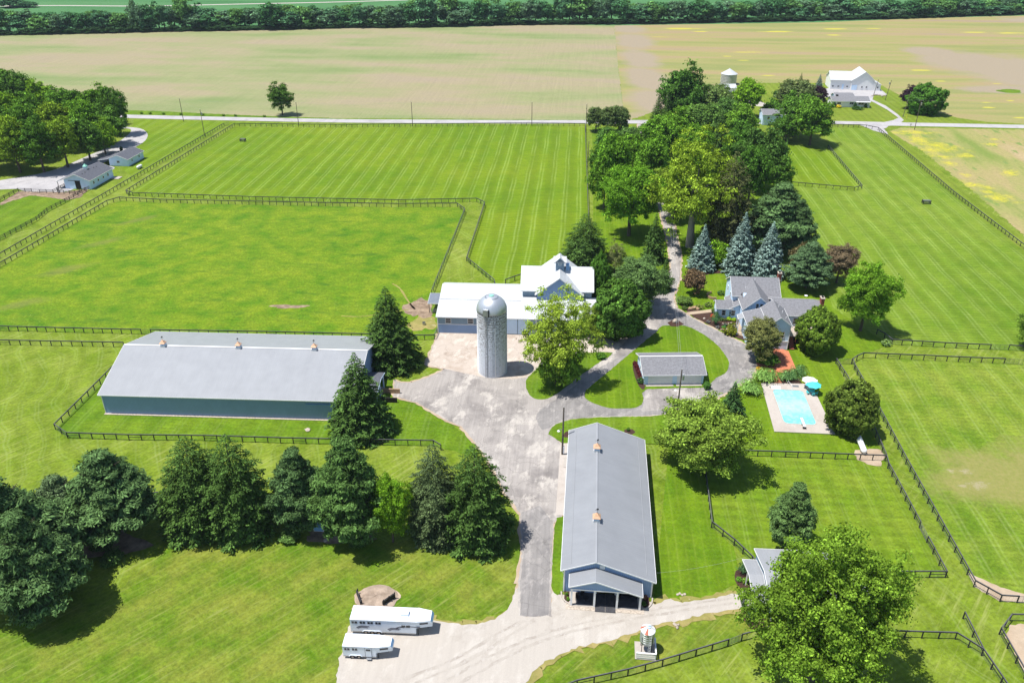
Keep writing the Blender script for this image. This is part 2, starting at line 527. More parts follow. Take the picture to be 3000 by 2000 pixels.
def blob(name, cx, cy, rx, ry, z, mat, label=None, rough=0.18, n=28, tilt=0.0):
    """irregular patch: centre and radii in photo pixels, laid on the ground"""
    c = G(cx, cy)
    s = scale_at(cy)
    ax = rx / s
    ay = (G(cx, cy - ry).y - G(cx, cy + ry).y) / 2
    ph = [RND.uniform(0, 6.28) for _ in range(4)]
    pts = []
    for k in range(n):
        t = 2*math.pi*k/n
        r = 1 + rough*(math.sin(2*t+ph[0])*.5 + math.sin(3*t+ph[1])*.5 + math.sin(5*t+ph[2])*.35 + math.sin(9*t+ph[3])*.25)
        x, y = ax*r*math.cos(t), ay*r*math.sin(t)
        pts.append((c.x + x*math.cos(tilt) - y*math.sin(tilt), c.y + x*math.sin(tilt) + y*math.cos(tilt)))
    return sheet(name, pts, z, mat, world_pts=True, label=label)

LAWN = grass_mat('mown_lawn', [(0.070, 0.135, 0.006), (0.100, 0.170, 0.008), (0.150, 0.205, 0.013)], stripe=0.3, period=4.2, cross=0.03, blotch=0.7, fine=0.35, wob=0.3)
LANE = grass_mat('lane_grass', [(0.125, 0.170, 0.012), (0.155, 0.195, 0.018), (0.195, 0.220, 0.030)], stripe=0.35, period=2.2, cross=0.0, blotch=0.6, fine=0.3, wob=0.2)
YARD = grass_mat('sunny_mown_grass', [(0.105, 0.155, 0.008), (0.145, 0.190, 0.012), (0.200, 0.230, 0.032)], stripe=0.5, period=3.4, cross=0.03, blotch=0.9, fine=0.35, big=0.03, wob=3.0, rot=GRID - 0.5)
PADD = grass_mat('striped_paddock_grass', [(0.095, 0.165, 0.006), (0.130, 0.190, 0.007), (0.175, 0.215, 0.012)], stripe=0.62, period=4.9, cross=0.07, cperiod=1.6, blotch=0.5, fine=0.16, big=0.015, pair=0.24, wob=0.22, track=(0.30, 0.36, 0.11))
PAST = grass_mat('rough_pasture_grass', [(0.065, 0.150, 0.006), (0.125, 0.200, 0.009), (0.185, 0.225, 0.014)], stripe=0.0, blotch=1.2, fine=0.45, big=0.03)
RPAS = grass_mat('right_pasture_grass', [(0.100, 0.165, 0.010), (0.140, 0.200, 0.016), (0.180, 0.225, 0.028)], stripe=0.55, period=4.6, cross=0.06, cperiod=1.4, blotch=0.7, fine=0.2, big=0.018, wob=0.4, track=(0.30, 0.36, 0.12))
LPAS = grass_mat('worn_pasture_grass', [(0.100, 0.165, 0.010), (0.140, 0.195, 0.016), (0.195, 0.225, 0.030)], stripe=0.45, period=4.0, cross=0.04, cperiod=1.4, blotch=1.0, fine=0.4, big=0.03, wob=0.4, track=(0.30, 0.34, 0.12))
FRONT = grass_mat('blotchy_front_grass', [(0.070, 0.140, 0.005), (0.118, 0.170, 0.008), (0.205, 0.200, 0.034)], stripe=0.5, period=2.9, cross=0.0, blotch=1.1, fine=0.4, big=0.05, rot=GRID + 0.72, wob=0.3, pair=0.5, track=(0.24, 0.27, 0.06))
NEARP = grass_mat('near_paddock_grass', [(0.090, 0.160, 0.006), (0.125, 0.185, 0.009), (0.165, 0.205, 0.018)], stripe=0.35, period=2.6, cross=0.06, cperiod=2.4, blotch=0.8, fine=0.35, wob=0.3)
GARD = grass_mat('garden_lawn', [(0.075, 0.145, 0.005), (0.110, 0.175, 0.006), (0.150, 0.205, 0.010)], stripe=0.55, period=3.0, cross=0.0, blotch=0.6, fine=0.3, wob=0.15, track=(0.20, 0.245, 0.035), pair=0.5)
base_mix(PAST, lambda nt: ramp(nt, noise(nt, coords(nt, (0.5, 1.4, 1)), 0.16, 6, 0.7), [(0.56, 0.0), (0.68, 0.75)]), (0.040, 0.115, 0.010))
base_mix(PAST, lambda nt: math_n(nt, 'MULTIPLY', ramp(nt, noise(nt, coords(nt, (0.6, 1.4, 1)), 0.05, 3, 0.6), [(0.54, 0.0), (0.62, 1.0)]), ramp(nt, noise(nt, coords(nt), 1.3, 5, 0.85), [(0.60, 0.0), (0.68, 0.8)])), (0.34, 0.36, 0.13))
base_mix(PAST, lambda nt: math_n(nt, 'MULTIPLY', patch_mask(nt, [(60, 890, 90, 14, .62), (190, 790, 100, 14, .66), (300, 710, 90, 10, .7), (400, 645, 80, 7, .75)], 0.5, 0.12, 0.7), 0.55), ((0.17, 0.17, 0.05), (0.14, 0.16, 0.04)))
base_mix(LPAS, lambda nt: math_n(nt, 'MULTIPLY', patch_mask(nt, [(2900, 1400, 210, 100), (3050, 1380, 160, 110)], 0.45, 0.09, 0.5), 0.85), ((0.19, 0.20, 0.05), (0.27, 0.235, 0.09)))
base_mix(LPAS, lambda nt: math_n(nt, 'MULTIPLY', patch_mask(nt, [(2830, 1380, 22, 7), (2868, 1420, 34, 14), (2785, 1378, 18, 6), (2822, 1422, 12, 6)], 1.3, 1.2, 0.8), .6), ((0.33, 0.28, 0.18), (0.38, 0.32, 0.23)))
base_mix(FRONT, lambda nt: math_n(nt, 'MULTIPLY', ramp(nt, noise(nt, coords(nt, (0.12, 2.2, 1), GRID - 0.85), 1.0, 4, 0.6), [(0.56, 0.0), (0.66, 0.6)]), ramp(nt, noise(nt, coords(nt), 0.25, 4, .7), [(.4, 0.0), (.6, 1.0)])), (0.24, 0.265, 0.075))
base_mix(YARD, lambda nt: math_n(nt, 'MULTIPLY', ramp(nt, noise(nt, coords(nt, (0.10, 1.6, 1), GRID - 0.95), 1.0, 5, 0.65), [(0.52, 0.0), (0.66, 0.7)]), ramp(nt, noise(nt, coords(nt), 0.08, 4, .7), [(.4, 0.0), (.6, 1.0)])), (0.27, 0.30, 0.085))
FARG = field_mat('far_bean_field', [(0.3, (0.050, 0.150, 0.050)), (0.7, (0.085, 0.200, 0.075))], 0.004, 0.03)
CROP = field_mat('sprouting_crop_field', [(0.30, (0.290, 0.238, 0.168)), (0.43, (0.285, 0.248, 0.150)), (0.54, (0.240, 0.250, 0.120)), (0.70, (0.165, 0.220, 0.080))], 0.008, 0.024, fine=0.14, lines=0.07)
DIRT = field_mat('bare_dirt_field', [(0.35, (0.235, 0.19, 0.155)), (0.5, (0.31, 0.245, 0.185)), (0.65, (0.36, 0.28, 0.20))], 0.03, 0.012, fine=0.1, lines=0.12)
CRPR = field_mat('stubble_field', [(0.30, (0.27, 0.21, 0.155)), (0.40, (0.30, 0.235, 0.12)), (0.50, (0.265, 0.25, 0.095)), (0.62, (0.205, 0.225, 0.075)), (0.74, (0.29, 0.235, 0.13))], 0.005, 0.045, 0.70, (0.42, 0.38, 0.05), fine=0.12)
WEED = field_mat('weedy_field', [(0.34, (0.17, 0.22, 0.05)), (0.48, (0.265, 0.26, 0.09)), (0.60, (0.31, 0.26, 0.115)), (0.72, (0.36, 0.28, 0.155))], 0.09, 0.018, 0.60, (0.16, 0.22, 0.06), fine=0.22)
YELL = field_mat('yellow_flowers', [(0.35, (0.50, 0.44, 0.03)), (0.65, (0.60, 0.53, 0.02))], 0.3, 0.3, 0.62, (0.36, 0.32, 0.12), fine=0.2)
BROW = field_mat('worn_brown_grass', [(0.35, (0.20, 0.20, 0.05)), (0.6, (0.29, 0.24, 0.09))], 0.1, 0.1, 0.66, (0.42, 0.34, 0.24), fine=0.25)
SAND = field_mat('trodden_sand', [(0.35, (0.36, 0.27, 0.19)), (0.65, (0.43, 0.35, 0.26))], 0.3, 0.3, fine=0.12)
SOIL = field_mat('churned_soil', [(0.35, (0.17, 0.12, 0.085)), (0.65, (0.32, 0.24, 0.17))], 0.5, 0.5, fine=0.3)
ASPH = paving_mat('worn_asphalt', (0.205, 0.187, 0.178), (0.325, 0.298, 0.278), (0.43, 0.395, 0.36), 0.10, streak=0.14)
ASPD = paving_mat('grey_asphalt', (0.18, 0.17, 0.168), (0.24, 0.226, 0.218), (0.30, 0.28, 0.268), 0.2, streak=0.14)
GRAV = paving_mat('limestone_gravel', (0.335, 0.30, 0.262), (0.415, 0.378, 0.338), (0.455, 0.42, 0.38), 0.12, crack=False, bias=0.45, streak=0.05)
PADC = paving_mat('old_concrete_pad', (0.36, 0.29, 0.235), (0.45, 0.385, 0.33), (0.52, 0.46, 0.40), 0.2)
ROAD = paving_mat('country_road', (0.32, 0.305, 0.31), (0.40, 0.385, 0.39), (0.42, 0.40, 0.40), 0.1)
DECK = paving_mat('pool_deck_concrete', (0.38, 0.33, 0.29), (0.44, 0.395, 0.355), (0.46, 0.41, 0.37), 0.15, crack=False)
PAVE = plain('red_patio_paving', (0.50, 0.17, 0.09), 0.85, 0.2, 2.5)
POOLW = None

sheet('ground', [(-5000, -400), (5000, -400), (5000, 7000), (-5000, 7000)], -0.10, YARD, world_pts=True, label='broad sheet of mown yellow green grass under everything')
# far fields
sheet('far_field', [(-2600, -250), (5600, -250), (3300, 60), (2400, 70), (1500, 78), (800, 90), (-300, 112)], -0.08, FARG, label='flat deep green field beyond the tree line')
ribbon('far_road', [(-300, 24), (110, 17), (425, 18), (723, 12), (1000, 6), (1330, -4), (1900, -22)], 6.0, -0.05, GRAV, 'pale gravel lane crossing the far green field')
sheet('crop_field', [(-1200, 128), (0, 103), (300, 97), (500, 92), (850, 86), (1000, 83), (1350, 80), (1550, 73), (1800, 75), (1813, 200), (1820, 260), (1833, 352), (1553, 350), (1000, 346), (391, 333), (-1200, 320)], -0.07, CROP, jit=0.6, label='tan and pale green sprouting crop field')
sheet('stubble_field', [(1800, 75), (2400, 66), (2700, 54), (3000, 46), (4200, 20), (4200, 420), (3000, 366), (2893, 358), (2000, 357), (1831, 355), (1820, 260), (1812, 200)], -0.065, CRPR, label='ochre stubble field with thin yellow streaks')
DCOL = ((0.24, 0.20, 0.145), (0.335, 0.275, 0.19))
base_mix(CRPR, lambda nt: patch_mask(nt, [(1842, 85, 62, 16), (1858, 120, 70, 30), (1872, 170, 70, 40), (1895, 230, 80, 50), (1925, 300, 105, 60), (1940, 345, 120, 30)], 0.28, 0.035, 0.45), DCOL)
base_mix(CRPR, lambda nt: patch_mask(nt, [(2890, 190, 200, 50), (3050, 215, 260, 70), (2730, 152, 90, 18), (3150, 60, 240, 14), (2100, 330, 60, 20), (2930, 262, 160, 14)], 0.32, 0.03, 0.35), DCOL)
blob('green_patch', 2958, 267, 34, 6, -0.045, LAWN, label='small dark green spot in the stubble field')
base_mix(CRPR, lambda nt: patch_mask(nt, [(2270, 93, 60, 2.4), (2440, 85, 44, 2.2), (2440, 103, 26, 1.8), (2190, 153, 60, 1.4), (2560, 84, 30, 1.2), (2850, 95, 40, 2.2), (2960, 97, 50, 2), (2700, 206, 34, 2.0), (2755, 238, 18, 1.6), (2250, 221, 24, 1.6), (2130, 165, 16, 1.3), (2890, 300, 22, 2), (2960, 295, 14, 2), (2895, 315, 20, 2.4), (2990, 345, 26, 2.5), (2000, 84, 60, 2.5), (2180, 177, 24, 1.4), (2920, 245, 18, 1.4), (2050, 93, 26, 1.4)], 0.5, 0.05, 0.5), ((0.50, 0.46, 0.04), (0.36, 0.33, 0.08)))
# lawn around the far farm and verges
sheet('farm_lawn', [(2216, 243), (2400, 243), (2582, 250), (2640, 281), (2700, 325), (2761, 331), (2808, 346), (2893, 357), (3000, 363), (4200, 405), (4200, 415), (3000, 374), (1820, 360), (2000, 300), (2100, 262)], -0.05, LANE, jit=0.5, label='mown lawn round the white farm beyond the road')
sheet('verge', [(-1200, 300), (391, 323), (450, 325), (700, 337), (900, 344), (1000, 348), (1500, 351), (1833, 352), (1833, 356), (1000, 353), (391, 342), (-1200, 320)], -0.05, LAWN, jit=0.5, label='rough green verge along the far side of the road')
sheet('weedy_field', [(2640, 374), (3000, 380), (4200, 430), (4200, 900), (3060, 740), (3000, 690), (2850, 560), (2700, 440), (2600, 386)], -0.06, WEED, jit=0.6, label='weedy tan field with yellow flower drifts at right')
base_mix(WEED, lambda nt: math_n(nt, "MULTIPLY", patch_mask(nt, [(2665, 388, 67.5, 8.100000000000001, 0), (2690, 408, 40.5, 12.15, -0.5), (2730, 440, 45.900000000000006, 16.200000000000003, -0.9), (2770, 460, 27.0, 10.8, -0.9), (2715, 462, 16.200000000000003, 10.8, -0.9), (2780, 478, 29.700000000000003, 8.100000000000001, -0.8), (2825, 455, 24.3, 10.8, -0.9), (2830, 513, 21.6, 6.75, -0.8), (2905, 423, 18.900000000000002, 6.75, -0.6), (2915, 408, 24.3, 3.375, 0), (2960, 505, 24.3, 13.5, -0.9), (2928, 580, 48.6, 16.200000000000003, -0.9), (2890, 562, 18.900000000000002, 8.100000000000001, -0.9), (2828, 540, 29.700000000000003, 8.100000000000001, -0.9), (2840, 556, 13.5, 5.4, -0.9), (2740, 425, 90, 12, -0.8), (2850, 540, 80, 7, -0.85)], 0.95, 0.22, 0.9), ramp(nt, noise(nt, coords(nt), .8, 4, .85), [(.38, .1), (.55, .95)])), ((0.52, 0.46, 0.02), (0.42, 0.38, 0.05)))
ribbon('field_track', [(2590, 384), (2640, 420), (2790, 545), (3000, 715), (3200, 880)], 5.0, -0.045, LANE, 'worn grass headland track between fence and weedy field', jit=0.3)
# public road and farm drives
ribbon('road', [(-1500, 300), (-300, 325), (391, 341.5), (700, 348.5), (1000, 354), (1300, 356), (1553, 357), (2000, 357), (2425, 359.5), (2650, 364), (3000, 371), (4300, 398)], 6.6, -0.02, ROAD, 'pale country road running across behind the paddocks')
sheet('farm_drive', [(2640, 359), (2668, 367), (2598, 366), (2575, 361), (2618, 352), (2632, 345), (2600, 322), (2560, 300), (2535, 290), (2430, 287), (2403, 284), (2405, 262), (2445, 256), (2580, 262), (2600, 278), (2560, 280), (2556, 292), (2595, 310), (2630, 335), (2648, 352)], -0.015, ROAD, label='pale drive from the road up to the white farm')
sheet('field_entrance', [(2520, 366), (2610, 366), (2590, 378), (2604, 394), (2560, 383)], -0.014, ROAD, smooth=0, jit=0.3, label='pale gravel field entrance off the road')
sheet('house_drive', [(2080, 356), (2260, 357), (2250, 349), (2100, 349)], -0.013, ROAD, label='pale drive behind the tree belt')
sheet('barn_yard', [(1960, 285), (2060, 262), (2235, 300), (2225, 312), (2060, 290)], -0.03, GRAV, smooth=3, label='pale gravel yard behind the tree belt')
# paddocks
sheet('striped_paddock', [(687, 371), (1000, 374), (1527, 369), (1714, 372), (1723, 622), (1731, 800), (1560, 830), (1528, 818), (1481, 834), (1452, 835), (1367, 764), (1420, 602), (1397, 591), (1168, 595), (750, 586), (390, 574), (371, 567)], -0.07, PADD, label='big paddock mown in long pale wheel lines')
sheet('front_strip', [(391, 349), (660, 357), (1000, 364), (1714, 366), (1850, 366), (1850, 372), (1714, 369), (1000, 371), (690, 368), (657, 369), (391, 520), (330, 470), (391, 400)], -0.066, PADD, label='mown strip between the road and the paddock fence')
sheet('middle_paddock', [(352, 588), (470, 594), (750, 600), (954, 604), (1168, 607), (1340, 606), (1362, 621), (1265, 862), (1287, 974), (1273, 994), (443, 978), (0, 968), (-500, 962), (-500, 1105), (-500, 1040), (0, 783), (315, 598)], -0.068, PAST, label='rough green pasture in front of the striped paddock')
sheet('right_pasture', [(2424, 373), (2537, 376), (2572, 382), (2792, 570), (3060, 780), (3500, 1090), (3500, 1060), (3060, 1030), (2900, 1024), (2612, 1008), (2568, 985), (2440, 900), (2380, 700), (2298, 560), (2298, 541), (2502, 559), (2524, 552), (2425, 434)], -0.068, RPAS, label='long pale striped pasture right of the trees')
sheet('small_paddock', [(2250, 405), (2425, 434), (2524, 552), (2502, 559), (2298, 541), (2240, 480)], -0.064, PADD, label='small striped paddock beside the tree belt')
sheet('lower_right_pasture', [(2528, 1047), (2705, 1054), (2941, 1064), (3060, 1070), (3500, 1100), (3500, 1790), (3000, 1766), (2979, 1764), (2929, 1761), (2852, 1718), (2653, 1359), (2496, 1063)], -0.068, LPAS, label='yellow green pasture at the right with a worn foot')
sheet('worn_track', [(2835, 1672), (2865, 1690), (2930, 1718), (3000, 1738), (3200, 1790), (3200, 1800), (3000, 1764), (2979, 1762), (2929, 1759), (2853, 1716)], -0.050, SAND, jit=0.15, label='sandy trodden track inside the lower right fence')
sheet('sandy_paddock', [(2960, 1828), (3100, 1822), (3200, 2200), (3050, 2050), (2945, 1862)], -0.05, SAND, jit=0.2, label='sandy paddock at the lower right corner')
sheet('near_paddock', [(2136, 1334), (2593, 1349), (2769, 1690), (2564, 1690), (2202, 1646), (2150, 1596), (2084, 1544), (2066, 1400)], -0.066, NEARP, label='mown paddock right of the long stable')
sheet('front_grass', [(-300, 1800), (0, 1790), (300, 1760), (500, 1600), (1100, 1590), (1450, 1560), (1526, 1500), (1530, 1620), (1520, 1709), (1490, 1788), (1275, 1822), (1000, 1900), (985, 2100), (-300, 2100)], -0.064, FRONT, smooth=0, jit=0.3, label='blotchy mown grass in the foreground left of the drive')
sheet('feed_bin_grass', [(1560, 2100), (1580, 1985), (1660, 1915), (1800, 1873), (1990, 1817), (2170, 1781), (2215, 1840), (2180, 1875), (1839, 1977), (1650, 2100)], -0.062, FRONT, smooth=0, jit=0.2, label='mown grass round the feed bin')
sheet('arena_lawn', [(345, 1060), (163, 1257), (199, 1283), (600, 1291), (1121, 1303), (1270, 1305), (1400, 1340), (1391, 1295), (1308, 1230), (1222, 1179), (1160, 1155), (1160, 1030), (1240, 1000), (443, 985)], -0.066, LAWN, jit=0.2, label='green lawn round the riding arena')
sheet('house_lawn', [(1735, 372), (1850, 372), (2290, 400), (2298, 541), (2380, 700), (2440, 900), (2568, 985), (2612, 1008), (2450, 1064), (2592, 1345), (2136, 1333), (2068, 1400), (2084, 1544), (2150, 1600), (2170, 1700), (2060, 1757), (1915, 1770), (1960, 1300), (1730, 1240), (1607, 1272), (1600, 1180), (1725, 830), (1738, 640)], -0.064, GARD, label='striped garden lawn round the house and pool')
sheet('neighbour_paddock', [(0, 590), (55, 563), (94, 566), (190, 566), (220, 580), (265, 556), (139, 622), (0, 704), (-400, 930), (-400, 780)], -0.06, LAWN, jit=0.2, label='fenced green paddock at the left neighbour')
sheet('neighbour_drive', [(-400, 590), (0, 528), (150, 500), (260, 455), (330, 425), (375, 395), (382, 378), (345, 375), (350, 371), (410, 376), (432, 392), (425, 412), (395, 432), (350, 455), (300, 480), (330, 488), (325, 500), (200, 560), (94, 566), (0, 555), (-400, 640)], -0.04, ROAD, smooth=3, label='pale concrete drive curving past the left wood')
sheet('worn_dirt', [(55, 560), (190, 563), (262, 552), (235, 578), (195, 586), (140, 578), (90, 572), (30, 590), (0, 602), (0, 595)], -0.035, SOIL, jit=0.3, label='worn dirt along the neighbour paddock fence')

# driveways and yards
DRIVE = [(1286, 974), (1740, 974), (1800, 990), (1850, 980), (1880, 930), (1895, 890), (1924, 848), (1956, 819), (1966, 780), (1953, 694), (1930, 605), (1908, 540), (1895, 470), (1876, 400), (1868, 363),
         (1892, 363), (1897, 400), (1914, 470), (1926, 540), (1946, 602), (1974, 656), (1996, 745), (1991, 822), (1975, 860), (1973, 878), (1980, 900), (2031, 932), (2100, 967), (2155, 995), (2190, 1011), (2218, 1040), (2214, 1080), (2200, 1115), (2168, 1123), (2152, 1136), (2092, 1170), (2000, 1205), (1906, 1218), (1748, 1222), (1669, 1228), (1629, 1243), (1607, 1271), (1645, 1297), (1672, 1300), (1645, 1510), (1622, 1530), (1615, 1714), (1618, 1806), (1516, 1806), (1518, 1709), (1528, 1620), (1524, 1505), (1500, 1470), (1480, 1445), (1442, 1365), (1391, 1295), (1353, 1250), (1308, 1230), (1222, 1179), (1153, 1160), (1155, 1112), (1168, 1119), (1206, 1120), (1257, 1103), (1305, 1081), (1246, 1068)]
sheet('driveway', DRIVE, 0.0, ASPH, jit=0.12, label='worn grey driveway and yard between the barns')
sheet('smooth_driveway', [(1900, 1000), (1925, 962), (1955, 905), (1970, 905), (2031, 934), (2155, 997), (2187, 1013), (2214, 1045), (2208, 1085), (2165, 1125), (2090, 1168), (1998, 1203), (1900, 1216), (1748, 1220), (1665, 1226), (1625, 1241), (1590, 1260), (1570, 1220), (1600, 1185), (1646, 1160), (1758, 1075)], 0.006, ASPD, smooth=2, jit=0.12, label='smoother grey asphalt loop round the garage lawn')
sheet('drive_strip', [(1528, 1500), (1580, 1480), (1612, 1520), (1610, 1714), (1608, 1804), (1524, 1804), (1524, 1709), (1534, 1620)], 0.007, ASPD, jit=0.1, label='grey asphalt strip running to the gravel yard')
sheet('concrete_pad', [(1287, 974.5), (1560, 975), (1600, 1000), (1590, 1060), (1545, 1105), (1500, 1110), (1420, 1105), (1305, 1081), (1247, 1068)], 0.008, PADC, jit=0.05, label='old concrete pad in front of the white barn')
sheet('tree_pad', [(1640, 975), (1800, 990), (1850, 985), (1800, 1030), (1726, 1033), (1640, 1038)], 0.009, PADC, label='concrete apron under the trees beside the white barn')
sheet('garage_apron', [(1892, 1136), (2052, 1133), (2050, 1140), (2092, 1150), (2040, 1180), (1960, 1198), (1880, 1205), (1885, 1181)], 0.012, ASPH, jit=0.05, label='worn paved apron in front of the garage doors')
sheet('gravel_yard', [(1038, 1769), (1100, 1790), (1275, 1816), (1354, 1827), (1396, 1827), (1450, 1812), (1483, 1790), (1516, 1720), (1519, 1804), (1616, 1804), (1616, 1714), (1633, 1742), (1660, 1738), (1907, 1763), (1919, 1769), (1961, 1754), (1996, 1763), (2056, 1757), (2160, 1736), (2215, 1720), (2238, 1775), (2169, 1781), (2086, 1793), (1987, 1817), (1916, 1831), (1865, 1850), (1788, 1873), (1700, 1893), (1640, 1915), (1580, 1950), (1530, 2010), (1500, 2100), (980, 2100), (986, 2000), (992, 1935), (1024, 1829)], 0.010, GRAV, jit=0.22, label='pale limestone gravel yard in the foreground')
blob('gravel_mound_base', 1103, 1750, 66, 32, 0.004, SAND, rough=0.08, label='round gravel patch behind the trailers')
def edge_line(px, z, mat, width=0.7, jit=0.25, closed=True, label='crumbling pale edge between paving and grass'):
    pts = list(px) + ([px[0]] if closed else [])
    w = [G(*p) for p in pts]
    mb = MB()
    for a, b in zip(w, w[1:]):
        d = b - a
        n = max(1, int(d.length / 0.9))
        u = d.normalized() if d.length > 1e-6 else Vector((1, 0, 0))
        nn = Vector((-u.y, u.x, 0))
        prev = None
        for k in range(n + 1):
            p = a + d * (k / n)
            l = p + nn * (width/2 + RND.uniform(-jit, jit)); r = p - nn * (width/2 + RND.uniform(-jit, jit))
            cur = ((l.x, l.y, z), (r.x, r.y, z))
            if prev: mb.add([prev[0], prev[1], cur[1], cur[0]], [(0, 1, 2, 3)])
            prev = cur
    return tag(mb.build('paving_edge', mat), label, kind='structure')
edge_line(DRIVE, -0.004, SAND, 0.9, 0.3, label='crumbling pale edge of the driveway')
edge_line([(2238, 1775), (2169, 1781), (2086, 1793), (1987, 1817), (1916, 1831), (1865, 1850), (1788, 1873), (1700, 1893), (1640, 1915), (1580, 1950), (1530, 2010)], -0.003, BROW, 1.6, 0.6, False, 'worn grass edge of the gravel path')
edge_line([(1038, 1769), (1100, 1790), (1275, 1816), (1354, 1827), (1396, 1827), (1450, 1812), (1483, 1790)], -0.0035, BROW, 1.2, 0.5, False, 'worn grass edge behind the trailers')
edge_line([(1907, 1763), (1919, 1769), (1961, 1754), (1996, 1763), (2056, 1757), (2160, 1736)], -0.0032, BROW, 1.5, 0.5, False, 'worn grass edge in front of the stable lawn')
# grass islands on the paving
ISL = 0.03
sheet('garage_lawn', [(1900, 990), (1925, 970), (1941, 954), (2005, 954), (2045, 970), (2079, 992), (2106, 1015), (2123, 1037), (2134, 1055), (2136, 1069), (2132, 1082), (2123, 1094), (2098, 1107), (2080, 1125), (2060, 1135), (1895, 1140), (1886, 1165), (1880, 1185), (1855, 1195), (1820, 1196), (1784, 1195), (1742, 1182), (1720, 1170), (1713, 1159), (1717, 1143), (1750, 1115), (1780, 1090), (1840, 1040)], ISL, GARD, smooth=2, jit=0.08, label='green lawn island round the garage')
sheet('locust_lawn', [(1585, 1072), (1556, 1095), (1543, 1111), (1541, 1130), (1546, 1148), (1558, 1163), (1576, 1170), (1597, 1169), (1615, 1162), (1646, 1143), (1700, 1100), (1758, 1060), (1796, 1033), (1726, 1033), (1640, 1040)], ISL, LAWN, smooth=2, jit=0.1, label='shaded lawn island under the yellow green locust')
sheet('stable_lawn', [(1607, 1271), (1613, 1255), (1629, 1243), (1669, 1228), (1748, 1222), (1906, 1219), (2000, 1206), (2010, 1300), (1900, 1300), (1672, 1298), (1645, 1297)], ISL, LAWN, jit=0.1, label='lawn strip behind the long stable')
sheet('stable_side_grass', [(1649, 1512), (1632, 1516), (1624, 1540), (1615, 1714), (1622, 1735), (1633, 1742), (1649, 1730), (1655, 1600)], ISL, LAWN, jit=0.08, label='narrow grass strip between drive and stable')
sheet('stable_walk', [(1672, 1300), (1642, 1296), (1638, 1360), (1628, 1508), (1668, 1508)], 0.02, DECK, label='pale concrete walk along the stable')
# patio, beds, deck
sheet('brick_patio', [(2245, 1030), (2275, 1018), (2310, 1028), (2331, 1078), (2322, 1092), (2275, 1090), (2290, 1122), (2270, 1122), (2262, 1095), (2225, 1085), (2215, 1062)], 0.035, PAVE, smooth=0, label='red brick patio between house and pool')
sheet('front_walk', [(2010, 915), (2085, 906), (2090, 914), (2020, 922)], 0.036, SAND, label='pale stone walk to the house door')
sheet('house_bed', [(1984, 885), (2022, 905), (2090, 915), (2095, 930), (2170, 935), (2180, 975), (2200, 1005), (2165, 992), (2100, 962), (2031, 928)], 0.034, M['mulch'], jit=0.06, label='dark mulch bed with shrubs between drive and house')
sheet('garden_path', [(2140, 955), (2170, 948), (2190, 972), (2178, 985), (2120, 968), (2108, 966)], 0.038, SAND, label='pale stepping stone path in the mulch bed')
sheet('spruce_bed', [(2010, 815), (2060, 790), (2150, 795), (2280, 800), (2280, 812), (2180, 800), (2080, 802), (2045, 815), (2022, 835)], -0.04, M['mulch'], smooth=2, jit=0.1, label='dark mulch bed under the blue spruces')
sheet('drive_corner_bed', [(1955, 945), (1970, 938), (1990, 940), (2004, 950), (1985, 957), (1965, 956)], 0.036, M['mulch'], label='small mulch bed with a boulder at the drive fork')
sheet('garage_bed', [(1854, 1062), (1866, 1060), (1890, 1130), (1880, 1140), (1866, 1120), (1855, 1085)], 0.036, M['mulch'], smooth=2, label='mulch bed with red shrubs beside the garage')
sheet('shed_bed', [(2155, 1672), (2180, 1660), (2205, 1665), (2215, 1700), (2195, 1727), (2170, 1722), (2154, 1700)], 0.02, M['mulch'], smooth=2, label='mulch bed behind the path by the small barn')
sheet('lower_bed', [(2175, 1795), (2200, 1780), (2235, 1790), (2240, 1835), (2215, 1845), (2185, 1825)], 0.02, M['mulch'], smooth=2, label='mulch bed in front of the small barn')
blob('flower_ring', 1662, 1273, 11, 9, 0.04, M['mulch'], label='round mulch ring left of the stable roof')
blob('shrub_ring', 1845, 1264, 15, 8, 0.04, M['mulch'], label='round mulch ring behind the stable')
blob('pool_bed', 2305, 1118, 66, 12, 0.034, M['mulch'], label='mulch bed behind the pool deck', rough=0.1)
blob('tank_bed', 2550, 1336, 48, 22, -0.03, SAND, label='sandy ground round the white gas tank', rough=0.25)
blob('dirt_spot', 845, 897, 48, 6, -0.05, SOIL, label='bare dirt streak in the middle pasture', rough=0.35)
blob('churned_ground', 1228, 902, 38, 30, -0.05, SOIL, label='churned brown soil by the barn gate', rough=0.3)
blob('churned_edge', 1240, 945, 36, 26, -0.058, BROW, label='thin grass round the barn gate', rough=0.3)
blob('pine_litter', 290, 1580, 130, 50, -0.05, SOIL, label='reddish litter under the left pines', rough=0.3)
blob('spruce_litter', 985, 1570, 90, 22, -0.05, SOIL, label='brown litter under the middle pines', rough=0.3)
ribbon('cow_path', [(1150, 830), (1172, 845), (1195, 880), (1215, 905)], 0.5, -0.05, BROW, 'thin trodden path in the pasture', jit=0.1)
ribbon('cow_trail', [(1000, 925), (1060, 926), (1120, 918), (1200, 905)], 0.4, -0.049, BROW, 'thin trodden trail towards the barn gate', jit=0.1)

